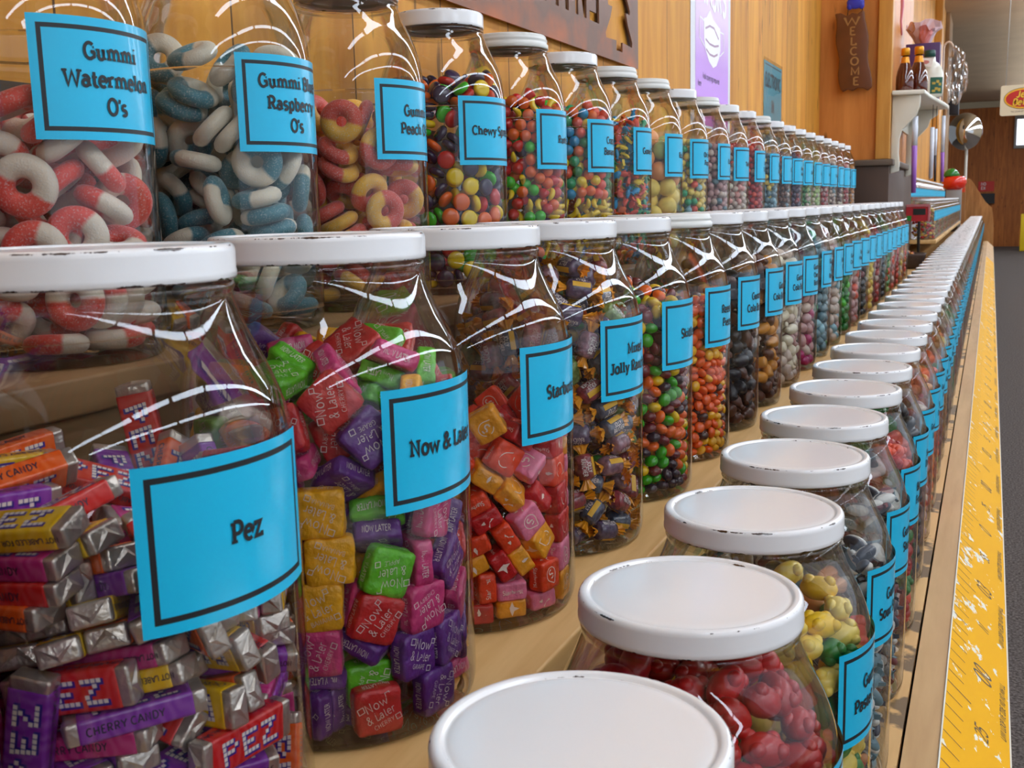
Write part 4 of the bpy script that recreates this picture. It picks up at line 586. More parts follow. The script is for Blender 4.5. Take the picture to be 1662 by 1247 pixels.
 'lens': [100,183,2026,6,97,20,137,68,2001,-78,-21,14,-189,258,2000,-2,9,-98,120,459,1980,19,17,10,-43,366,1974,-43,76,40,302,105,1970,-4,-10,98,-210,452,1969,62,10,75,17,122,1968,-32,13,-72,156,-212,1967,-11,-98,4,-167,-44,1966,-38,-72,-46,-398,12,1965,-48,20,-31,-243,84,1959,-64,-27,-70,-73,248,1956,5,-25,-82,62,-379,1955,-28,-50,-80,80,261,1954,12,7,60,-149,-216,1953,-42,-2,-75,-301,497,1949,-37,-76,0,-58,34,1948,-20,16,-50,-36,-128,1945,-11,-15,97,-403,209,1940,-23,-51,82,-389,334,1939,-2,-35,-51,29,-258,1938,8,18,95,63,-12,1937,19,21,55,385,-108,1937,-50,-74,-33,389,197,1936,-89,-43,4,224,415,1929,-70,50,-34,460,-8,1926,-23,95,3,210,-98,1925,-5,-7,-17,265,-224,1925,-45,2,83,27,448,1919,-45,-86,19,133,142,1918,13,90,36,-38,-418,1915,8,-92,31,141,-472,1913,-26,-24,85,207,35,1912,-15,-11,-5,363,-289,1911,10,94,-28,84,-139,1903,66,74,5,125,351,1899,23,-33,31,525,-122,1898,-9,-95,17,326,413,1898,-91,27,-27,144,-303,1895,10,-1,-98,-198,588,1895,21,70,-57,235,176,1891,38,4,-90,403,306,1888,-37,88,22,-63,-298,1887,29,59,72,377,89,1885,-1,33,93,27,-571,1884,92,-29,22,558,159,1880,11,-53,-9,340,-19,1873,-23,-14,-80,-165,-587,1873,65,1,75,26,80,1867,-4,98,-5,358,-384,1861,80,-17,35,486,387,1857,36,88,12,237,-523,1852,-23,4,-88,413,492,1852,-58,13,-2,362,-504,1851,24,-23,-64,257,-338,1850,8,60,-58,295,-118,1848,-5,39,89,145,-34,1846,98,2,-8,412,-199,1844,-13,-46,39,454,183,1844,-42,72,-24,513,-282,1843,49,79,-34,631,-64,1841,91,-7,-8,486,56,1840,-62,72,-24,166,-197,1840,26,-5,-63,47,-391,1836,54,79,18,170,-616,1834,-71,1,-45,-274,-594,1831,8,-45,76,-236,-497,1820,-54,-69,-45,172,-420,1820,-16,-59,78,290,-221,1816,-24,-9,-15,453,-58,1815,-52,38,-15,631,205,1806,53,32,77,-78,-609,1797,-17,-74,-18,636,-162,1795,33,-51,-78,508,-174,1794,-22,88,36,427,-413,1781,82,-16,35,294,-593,1779,15,-52,-79,-374,-542,1779,7,-60,-37,661,31,1773,-17,-67,70,537,-6,1765,81,38,42,286,-410,1762,-20,9,77,562,-358,1758,3,68,28,401,-532,1756,37,0,-73,379,-108,1754,27,92,-25,450,-302,1750,-48,-12,-16,-2,-688,1746,-71,29,13,192,-539,1743,-47,-18,81,636,-267,1737,-3,60,-39,-204,-657,1737,-52,71,25,508,-469,1734,-40,46,-74,-461,-492,1733,76,-48,-36,-545,-410,1722,-49,4,-85,-273,-549,1717,-39,15,24,541,-241,1685,-9,-80,35,411,-448,1668,-25,-49,-60,-615,-320,1665,-44,-30,-80,-95,-675,1664,-4,18,34,340,-610,1663,-78,22,52,-355,-484,1659,-12,-80,-7,-328,-614,1657,-52,11,-33,123,-586,1646,28,72,-60,61,-686,1632,32,-10,73,-200,-602,1632,-51,34,20,451,-538,1631,-4,64,-67,-463,-366,1629,19,12,96,606,-328,1628,74,-49,30,-467,-501,1624,-97,20,3,534,-430,1618,-8,15,93,-566,-416,1595,65,5,-58,522,308,1571,-30,68,-4,-155,-684,1561,18,62,-73,-393,-561,1556,24,70,-36,-33,-689,1556,31,71,53,426,456,1545,-27,-34,57,402,-479,1544,9,71,-47,541,-245,1543,-31,-20,-23,-406,-441,1538,53,38,66,-625,-297,1538,-17,-47,85,373,-588,1533,-51,27,41,-301,-631,1531,17,80,56,479,-371,1522,59,-36,-70,-679,-183,1520,34,-53,-14,73,-642,1519,-36,-37,9,596,-340,1512,57,-61,25,-498,-486,1512,-52,-16,82,512,-480,1510,-25,-72,-14,-186,-584,1499,-21,26,70,-35,-593,1465,-11,21,51,-579,-396,1460,-36,-67,52,-316,-539,1452,75,27,-57,-127,-674,1436,57,-73,-32,-433,-523,1434,12,-38,-65,-2,-702,1430,23,58,-74,561,-397,1424,-58,-32,-72,439,-437,1420,-49,18,67,439,-548,1419,50,-36,74,-254,-639,1419,-16,-41,-36,-640,-289,1406,-55,-55,59,-514,-310,1391,21,7,83,341,-522,1390,19,70,-7,616,-304,1385,2,-89,30,-683,-162,1381,-57,46,-30,-515,-453,1376,31,-53,-63,-365,-596,1373,65,29,-68,508,-465,1342,-15,24,94,-184,-678,1333,-40,60,32,452,537,1326,-43,49,-7,-68,-682,1319,8,-78,11,-592,-376,1316,24,70,45,-451,-514,1316,-74,54,-35,340,520,1310,51,24,-68,52,-699,1308,-59,18,28,557,-346,1304,-2,-30,-86,396,-560,1294,62,47,44,-539,-274,1283,-45,-17,-27,-657,-247,1281,-33,-50,60,-286,-611,1280,-11,-1,-1,640,-245,1270,-13,26,87,481,343,1252,-23,-9,-42,361,600,1250,-12,-60,76,-517,-452,1239,-88,20,40,486,-507,1232,-77,-6,40,681,83,1227,-77,-36,-8,-426,-543,1216,-8,90,3,560,-394,1215,56,81,-13,-170,-666,1212,1,20,79,324,-604,1211,-91,-35,18,689,-32,1203,-86,-22,22,76,-680,1194,-15,-15,40,-46,-684,1191,25,38,68,666,-160,1182,-21,96,-8,623,-281,1177,65,-69,4,-335,-616,1170,33,47,-79,626,252,1153,-48,-12,15,352,493,1147,28,33,-89,668,151,1146,24,-54,78,417,-532,1144,89,33,-25,-554,-407,1141,-62,-28,30,-217,-620,1121,65,-57,-47,668,34,1119,-96,-21,10,360,600,1118,-5,82,33,565,-359,1117,83,54,3,510,457,1113,-99,-3,9,506,-463,1113,-25,73,39,-492,-501,1108,-69,35,-13,-110,-681,1107,3,40,77,684,-78,1085,9,-48,-83,340,-579,1082,-99,5,8,657,-187,1082,-39,-14,-61,20,-684,1079,-92,-28,17,-397,-559,1069,-44,29,82,-288,-595,1054,38,11,85,611,339,1050,0,-84,12,439,528,1049,-98,-11,-8,620,-291,1044,6,-23,-51,665,218,1042,3,60,9,433,-531,1031,22,-33,-24,-543,-420,1023,-14,-14,58,556,-399,1021,80,-53,-6,684,36,1016,-51,83,-19,-197,-670,1001,-26,-70,-55,-66,-682,1001,-66,71,-14,102,-678,996,-14,83,-9,336,614,992,-80,16,-29,331,-600,983,-7,-5,63,-666,-117,978,40,-23,37,-474,-502,974,-13,-54,-77,678,-103,973,44,-74,38,-352,-589,971,92,31,-13,-604,-326,970,-97,8,16,654,-204,962,-57,-32,-50,501,-466,962,-9,-25,-95,629,274,948,-6,12,-84,468,499,946,-11,-95,-24,510,-319,942,73,65,13,-230,-590,934,56,-23,77,629,-312,929,-39,67,-53,678,120,928,4,96,4,15,-686,917,3,23,-14,685,-8,908,48,-8,-20,398,-559,908,-74,44,-30,-102,-678,899,62,-74,-16,382,568,893,-26,-32,-23,284,-575,887,48,-79,-3,552,-397,869,69,69,-8,-314,-611,867,29,4,94,672,-129,867,-4,4,50,460,-497,857,38,9,-88,596,344,856,14,83,-22,646,223,854,0,-22,-66,-201,-656,832,62,70,27,453,517,832,47,-55,66,682,96,826,-19,95,3,640,-245,824,-22,95,-14,7,-685,810,-23,31,-39,683,-45,794,-29,93,14,519,-447,782,95,22,12,356,587,781,-11,10,88,-108,-678,781,-53,67,-49,343,-591,781,-75,-45,-46,-358,-586,778,-24,15,-71,586,-349,772,-51,70,12,664,183,752,19,91,29,164,-666,750,8,10,53,437,-528,746,-39,-85,28,670,-152,742,-45,-29,-75,-458,-514,738,32,91,19,592,377,729,60,22,-70,682,55,728,2,-98,15,-252,-638,727,55,-81,13,637,-255,721,41,85,-26,440,526,714,-8,21,-96,320,-509,707,9,-35,80,-19,-689,704,0,-26,95,273,-626,691,-56,-59,46,520,-446,680,1,-11,93,633,263,677,12,2,-65,-361,-560,675,9,-12,85,-145,-667,671,-80,-58,-2,682,-39,670,47,-85,20,586,-147,667,2,-95,-3,599,-329,653,15,-94,19,514,453,648,81,-55,13,427,-535,642,0,0,89,385,564,633,91,-39,-5,678,103,631,-22,-95,-8,-563,-409,627,23,48,84,-273,-629,623,90,-33,19,589,355,612,-17,10,-65,660,-223,607,-10,-46,-7,-48,-684,601,27,-94,17,81,-683,594,2,38,56,549,-410,589,3,-8,80,347,-594,585,80,-7,-34,677,-106,576,31,3,-4,654,201,575,-64,-13,13,-178,-662,572,57,-80,15,685,0,554,-11,55,-82,447,516,553,-30,83,-34,468,-500,547,90,-39,0,347,588,539,-9,-1,56,533,430,539,-7,98,3,613,-306,538,81,-49,3,680,101,522,-15,35,-90,-287,-626,518,5,24,82,-480,-489,515,94,10,21,621,290,513,-19,26,-88,-565,-393,506,10,-29,-39,31,-684,504,90,-10,-36,-78,-681,496,-68,-61,24,526,-382,494,-34,-91,-17,155,-664,484,-98,-9,10,390,-559,474,43,-29,-27,-392,-563,473,11,-6,46,673,-131,469,-5,15,48,292,-619,461,-29,16,-49,-163,-637,456,50,6,80,638,188,455,18,91,-29,485,475,455,-62,-76,-4,573,374,451,96,24,-8,388,565,448,-1,-18,-87,479,-487,445,56,80,-15,653,-2,443,-97,9,5,643,-238,433,-38,63,51,-631,-299,432,10,74,58,599,-337,425,-71,52,-11,-441,-490,409,-91,29,26,-265,-644,401,49,2,-4,83,-680,399,-15,4,82,680,95,396,-75,-45,-33,-562,-389,391,-37,-15,0,197,-632,390,85,38,33,311,518,380,-38,-14,-59,422,-539,369,74,-66,-3,445,519,369,-90,-40,-11,668,-139,368,31,92,-17,607,310,367,-20,-50,-37,516,385,362,14,-26,93,531,-431,361,-44,85,20,310,-611,354,39,-90,-9,655,206,348,5,-17,-43,685,-11,340,70,-63,28,-169,-664,334,17,-34,-27,-503,-472,332,-36,6,-88,603,-301,324,-11,-36,92,-619,-310,305,55,70,42,72,-682,297,86,46,10,335,-500,291,-95,-4,-25,508,464,291,23,-6,-65,389,564,288,12,-5,88,657,-198,286,70,-67,16,675,109,285,67,-72,3,-62,-681,284,-15,-4,-81,462,-506,277,4,11,-96,552,-410,264,14,-2,59,680,-76,261,89,20,-16,621,255,256,-44,-84,-9,574,373,254,-25,89,-35,316,-614,238,-10,81,49,-500,-468,213,-27,36,-88,-150,-671,212,55,10,48,-568,-384,203,34,-7,51,106,-677,202,24,-10,-81,641,-280,201,-55,13,-80,-250,-609,196,-11,-16,0,686,22,194,48,17,-57,670,150,189,-93,25,-5,-627,-272,188,6,-5,-80,504,464,187,-6,8,-27,393,-561,186,15,93,24,404,554,186,-49,85,14,-26,-685,185,23,95,16,490,-477,184,2,-6,-10,671,-142,184,38,90,-15,540,-347,180,64,74,13,608,312,170,3,-98,-1,544,-234,147,21,-66,65,-345,-605,114,53,-45,-30,-229,-651,103,93,-12,-13,-601,-333,103,-30,12,46,557,404,103,-22,20,14,-443,-524,102,-92,14,14,656,215,102,20,-26,-28,-533,-433,102,-12,29,91,659,-201,98,-23,-8,57,-100,-677,98,7,19,76,606,-324,98,-16,10,82,538,277,97,52,-83,-4,431,-530,97,-84,51,6,528,-437,96,4,-11,92,320,-607,96,-7,-7,-75,465,504,96,-19,-97,10,679,82,96,93,-33,0,682,-62,96,-4,12,-79],
 'piece': [-276,210,1766,11,-5,-85,-105,-67,1763,-23,19,-18,239,-162,1762,22,5,43,241,-433,1756,-26,95,-2,232,-279,1756,30,91,-24,26,-208,1752,-5,16,88,-495,53,1747,47,76,34,-44,181,1737,20,63,-3,45,138,1736,-32,22,-63,46,259,1732,74,63,8,-530,196,1731,82,53,-16,373,-125,1731,-7,-3,94,155,94,1725,-69,-69,6,-376,218,1724,-28,1,-88,-22,373,1723,-37,86,12,-74,284,1722,-90,-13,-13,318,359,1722,-29,-94,-2,144,-189,1721,14,-6,94,6,-90,1717,90,10,-41,233,-70,1716,-83,54,-1,511,-229,1715,-11,-39,90,-177,223,1714,26,21,-28,97,567,1714,-82,53,-11,-501,312,1713,58,-46,-50,505,54,1713,-2,-17,36,73,3,1712,58,77,-21,270,71,1710,-15,51,-82,328,-10,1710,-32,-79,-50,189,315,1709,-44,-88,8,-17,524,1709,-89,-43,9,-50,12,1706,13,-6,33,389,86,1705,51,83,6,652,-156,1704,95,-23,-3,143,205,1704,39,7,-70,115,-89,1704,62,-31,62,371,-317,1702,-17,-59,27,-622,317,1697,-42,-10,70,264,-334,1696,85,36,9,303,-219,1694,7,-6,-80,93,451,1690,-1,-13,-95,-218,367,1688,-28,-74,-14,366,478,1688,-5,34,5,-238,463,1687,-51,-1,45,-571,125,1687,-28,-88,31,-133,121,1687,-75,-50,-25,214,427,1682,-98,7,-2,-392,533,1681,-12,27,-85,488,-505,1679,15,51,-58,-12,633,1676,-33,-92,-13,485,-409,1675,42,-42,79,571,112,1674,-23,-15,95,530,-136,1673,21,-23,-93,328,218,1668,58,-15,53,383,-425,1665,24,-55,-68,404,-179,1664,-28,92,-16,409,-56,1662,-62,64,-34,453,-323,1661,-39,65,-57,398,312,1658,-4,-15,88,297,-109,1654,97,5,18,512,-31,1653,-8,-53,-59,547,-295,1637,-42,-8,78,564,-431,1620,63,-40,65,601,-168,1615,-43,50,-69,631,-325,1613,10,62,-29,478,-507,1575,-88,-27,27,453,-405,1573,30,-32,87,552,-112,1565,40,42,-15,68,-689,1559,95,19,-14,-403,-568,1555,-75,-46,-20,617,-255,1546,-37,-71,-31,539,-343,1544,-7,-41,13,-80,-697,1542,23,39,-87,145,-613,1537,-66,-51,-45,240,-667,1530,73,6,26,-285,-629,1501,7,98,-2,547,-435,1501,-47,33,54,620,-347,1493,54,46,12,19,-686,1485,0,21,-14,440,-549,1480,-49,-8,65,136,-696,1468,-37,-57,-40,282,-578,1461,-43,30,82,-374,-588,1445,25,27,89,519,-339,1438,29,-19,-90,615,-268,1425,-10,-72,-46,-74,-706,1425,-20,71,65,511,-493,1412,-32,68,-55,430,-445,1411,26,-36,-61,243,-667,1404,14,63,-70,-279,-653,1398,62,-10,-15,43,-708,1378,-11,72,65,602,-148,1376,40,-36,-73,597,-354,1371,24,-66,67,-124,-625,1370,51,-76,7,142,-655,1360,86,35,-33,488,-401,1346,-47,-14,66,-406,-582,1340,69,-29,-23,554,-264,1329,5,-16,-18,-187,-685,1322,62,12,-37,-64,-691,1317,-12,23,95,559,-438,1316,-7,76,-43,-674,-211,1312,57,-5,-80,656,-272,1309,-18,61,-49,229,-654,1291,94,-21,13,609,-180,1278,-48,75,-26,-297,-644,1278,63,10,-30,119,-683,1277,-11,44,43,475,-519,1274,53,6,18,-455,-520,1259,-88,42,4,580,-350,1258,34,-16,-1,678,148,1249,28,13,51,19,-704,1247,-46,65,29,-74,-615,1245,53,-1,16,687,-177,1239,-19,-59,17,452,-442,1229,-84,31,-7,-95,-704,1212,-33,-62,-69,607,-263,1211,12,-13,-95,693,-34,1206,82,-38,36,552,-447,1194,71,-26,63,196,-655,1191,18,57,39,624,301,1189,-18,4,97,686,73,1178,-28,-32,-81,384,494,1177,53,-12,-37,484,-373,1172,-45,-85,-8,665,185,1170,-97,-16,-1,106,-702,1167,39,62,-39,602,-169,1161,-13,62,-75,602,-342,1158,-26,18,65,128,-599,1151,35,-18,89,470,-531,1150,36,67,-17,293,-646,1139,-75,6,40,-189,-685,1136,1,-65,67,-7,-691,1136,6,15,95,701,-113,1134,-58,23,-76,669,-234,1129,-2,64,-21,-638,-303,1110,61,-22,-68,641,250,1109,12,1,30,622,-78,1108,-36,71,-51,432,-450,1106,64,-9,-2,702,10,1099,-82,-35,43,543,-422,1090,-24,93,17,675,135,1088,-3,5,69,574,-245,1087,0,11,95,174,-672,1086,-25,-15,40,-259,-630,1080,35,-1,85,62,-650,1070,-53,79,-18,384,-518,1064,-45,14,-28,609,326,1063,-88,36,22,614,35,1062,-32,77,-26,-51,-689,1060,-18,7,-96,612,-346,1058,85,-22,46,676,-147,1040,-54,-74,37,583,192,1039,77,61,6,-164,-666,1037,23,-27,-45,489,-515,1030,30,-63,-62,-600,-343,1026,18,-10,-97,690,-39,1020,86,-33,6,644,-251,1018,-91,-28,-26,-318,-618,1016,-25,22,-42,688,77,1015,-83,53,-9,222,-573,1011,30,-89,-32,670,230,1008,37,-53,-28,-691,-163,1006,76,4,-61,118,-681,1001,62,76,-10,444,-424,995,-19,-42,21,551,-416,988,-3,-4,-54,-1,-686,977,23,-15,-68,343,602,977,-51,83,-1,412,-554,972,12,-88,28,612,318,971,15,15,18,-426,-541,952,99,-4,-2,-212,-631,949,87,-46,5,666,-186,947,18,-96,14,640,132,945,5,-38,89,613,-319,945,-6,42,77,681,-81,937,77,-26,2,200,-659,937,6,3,-98,689,25,935,-53,-84,-2,472,458,929,19,-5,-56,571,390,928,-59,-74,-17,-330,-606,925,86,49,4,85,-685,920,97,-11,-13,498,-493,920,24,38,-41,604,229,909,-55,74,-34,547,-389,904,88,43,14,364,492,904,-58,5,-61,-33,-698,880,-24,28,71,-176,-668,876,18,-15,-91,653,-226,872,-30,1,-45,267,-639,868,-10,97,16,674,161,868,-49,-80,-30,-274,-632,852,-53,11,80,545,426,850,45,13,29,679,-129,849,-7,-77,56,170,-611,848,-68,-33,41,-370,-584,848,-5,20,-86,593,-303,847,-7,18,77,604,337,846,-23,14,72,688,55,846,-4,-45,88,437,-538,842,-41,51,-17,77,-688,835,-89,41,8,691,-39,834,54,-12,-9,490,-460,825,50,75,38,646,236,820,-96,-2,2,-122,-648,809,6,-22,-56,579,-410,809,-71,7,66,337,603,806,97,-9,11,513,-356,793,54,13,57,388,501,783,-11,34,-78,679,115,776,9,-1,70,489,447,775,-44,-89,0,-438,-549,775,36,-28,-24,662,-207,775,-90,-31,8,254,-651,773,30,22,-40,-231,-651,773,9,-52,-55,616,307,763,3,-6,94,-330,-598,762,36,-92,6,134,-681,758,-13,95,24,620,-307,755,89,-18,1,392,-485,747,64,-34,63,689,-3,745,19,13,-44,657,-112,743,19,14,-80,510,-468,731,10,19,-74,-108,-682,731,-64,75,-8,663,197,726,-67,-69,-7,308,539,725,38,86,19,430,-560,720,-44,27,82,396,589,718,73,16,-54,586,-211,710,5,28,-91,478,499,703,-72,-65,0,587,-364,700,-28,-90,28,-8,-691,698,17,95,2,686,77,692,4,0,3,-378,-559,690,-9,25,-90,216,-658,685,-32,-90,4,619,273,680,3,-6,93,-298,-624,675,57,61,6,-472,-510,673,50,-42,61,103,-685,672,-40,-89,-12,-212,-660,672,-12,-43,-50,650,-41,664,3,3,77,500,-394,663,-18,-9,-93,672,-157,658,-17,-16,-26,655,-274,645,-75,7,60,631,168,643,24,-92,16,467,-510,639,-72,62,5,-109,-687,638,5,29,-84,363,-588,632,12,-4,-17,447,529,627,25,3,95,571,336,627,22,-31,82,13,-690,614,8,99,-2,687,47,609,20,97,5,-401,-562,604,87,47,0,191,-663,603,2,23,33,563,-260,600,-83,-46,-15,602,-370,592,-51,23,-81,687,-71,586,34,93,-5,507,-433,584,52,84,-9,659,266,580,-63,4,-66,-193,-665,579,-5,10,56,292,-627,570,41,24,83,663,-206,569,-91,21,22,-86,-617,566,-56,-73,26,392,473,560,69,-15,-6,674,153,559,-15,-13,-49,114,-682,558,-70,-49,49,-559,-407,556,-58,-78,-2,383,-574,548,30,-6,-68,-619,-307,538,-36,-91,13,466,-510,534,77,41,-46,-16,-692,524,-23,-15,33,548,-325,522,-23,15,-28,690,-1,519,-93,17,14,-410,-558,517,18,96,14,208,-626,517,93,-33,-3,586,-206,514,38,38,43,674,-113,510,-30,-4,-6,-254,-642,505,79,59,2,-135,-675,504,68,71,-4,612,317,502,30,-6,44,307,530,501,-18,37,11,543,-428,499,-17,15,28,668,104,489,39,89,-16,-518,-463,478,-10,-50,-79,53,-688,467,-79,36,-41,673,223,459,75,15,-62,419,-551,458,-26,4,-86,632,-302,455,34,83,-4,673,-187,454,-35,19,90,-351,-596,453,-68,57,-41,158,-670,453,6,23,41,580,200,448,88,16,-27,505,-471,433,46,-84,-3,525,-350,430,-63,-73,-20,688,-44,430,-2,5,-96,-54,-688,428,-62,74,-5,-169,-670,414,-10,95,-2,604,308,411,-94,25,19,687,77,409,93,34,6,255,-641,400,-77,-30,53,421,-455,391,34,-14,89,419,568,388,-36,-37,-79,89,-685,382,3,-19,58,170,-602,372,52,26,0,658,-249,366,20,-40,-54,568,-234,366,6,70,-12,687,-119,358,-16,37,-4,608,-360,355,44,-28,83,-124,-632,348,34,-7,-64,457,-542,345,-51,38,73,-10,-656,345,-9,31,-65,323,594,342,16,9,66,527,-447,342,-78,-54,-24,663,232,341,-31,41,10,689,-12,337,-58,-62,-34,-350,-597,335,68,69,-7,-254,-649,329,27,85,-35,477,424,327,-3,0,2,684,92,324,4,-7,-47,607,-106,319,-59,-64,42,369,-513,314,38,-4,70,320,-617,314,22,21,-77,594,353,312,-56,82,-4,210,-663,303,-35,3,80,93,-688,294,19,-1,-35,-255,-558,284,35,51,-69,-66,-688,276,-18,-97,5,685,-191,271,-51,44,-60,-465,-517,269,-27,2,-79,639,165,268,50,-84,-17,635,-303,266,8,45,-31,-186,-665,260,80,57,10,328,593,254,-74,65,-1,569,-420,251,-43,-72,-9,614,5,249,27,55,12,478,-497,249,-94,16,-19,634,285,247,34,-89,11,-363,-585,246,-95,-27,7,530,-330,245,-19,82,-44,688,-73,244,-95,-28,3,702,56,230,15,46,36,29,-633,228,74,-65,9,385,-574,223,-5,7,-98,284,-634,222,2,38,-15,453,476,213,20,-79,-56,-529,-472,193,61,-28,-41,-98,-682,192,36,15,82,199,-655,190,67,23,66,-236,-609,189,97,4,-19,620,-253,189,23,17,-64,117,-682,186,-68,11,-71,664,191,186,45,-88,-6,613,-89,170,56,-54,-61,510,-470,170,-6,22,-95,586,-366,170,-80,55,2,675,-161,169,-15,32,-92,335,604,168,-6,19,-96,16,-690,161,-11,10,62,-348,-599,161,12,3,-85,-439,-427,158,-76,-17,24,702,-26,154,-18,44,-15,280,-559,154,16,12,-88,397,-512,152,-7,-7,67,-157,-675,128,23,35,-3,703,98,107,4,-64,7,-264,-659,106,1,-76,61,270,-657,106,-39,50,73,645,249,99,81,42,-5,166,-613,95,24,21,91,608,-327,95,-8,93,28,600,352,95,18,-25,33,367,-586,92,91,-30,3,-428,-542,92,-24,4,94,544,-424,88,-50,85,-1,463,-512,88,11,-5,-65,683,-105,88,-10,-6,-39,638,9,88,88,-44,-2,652,-221,88,91,-38,-1,-515,-459,88,-3,11,25,396,565,88,10,-5,42,-45,-690,88,-1,11,96,82,-686,88,-1,11,97,-314,-557,88,-8,98,-6],
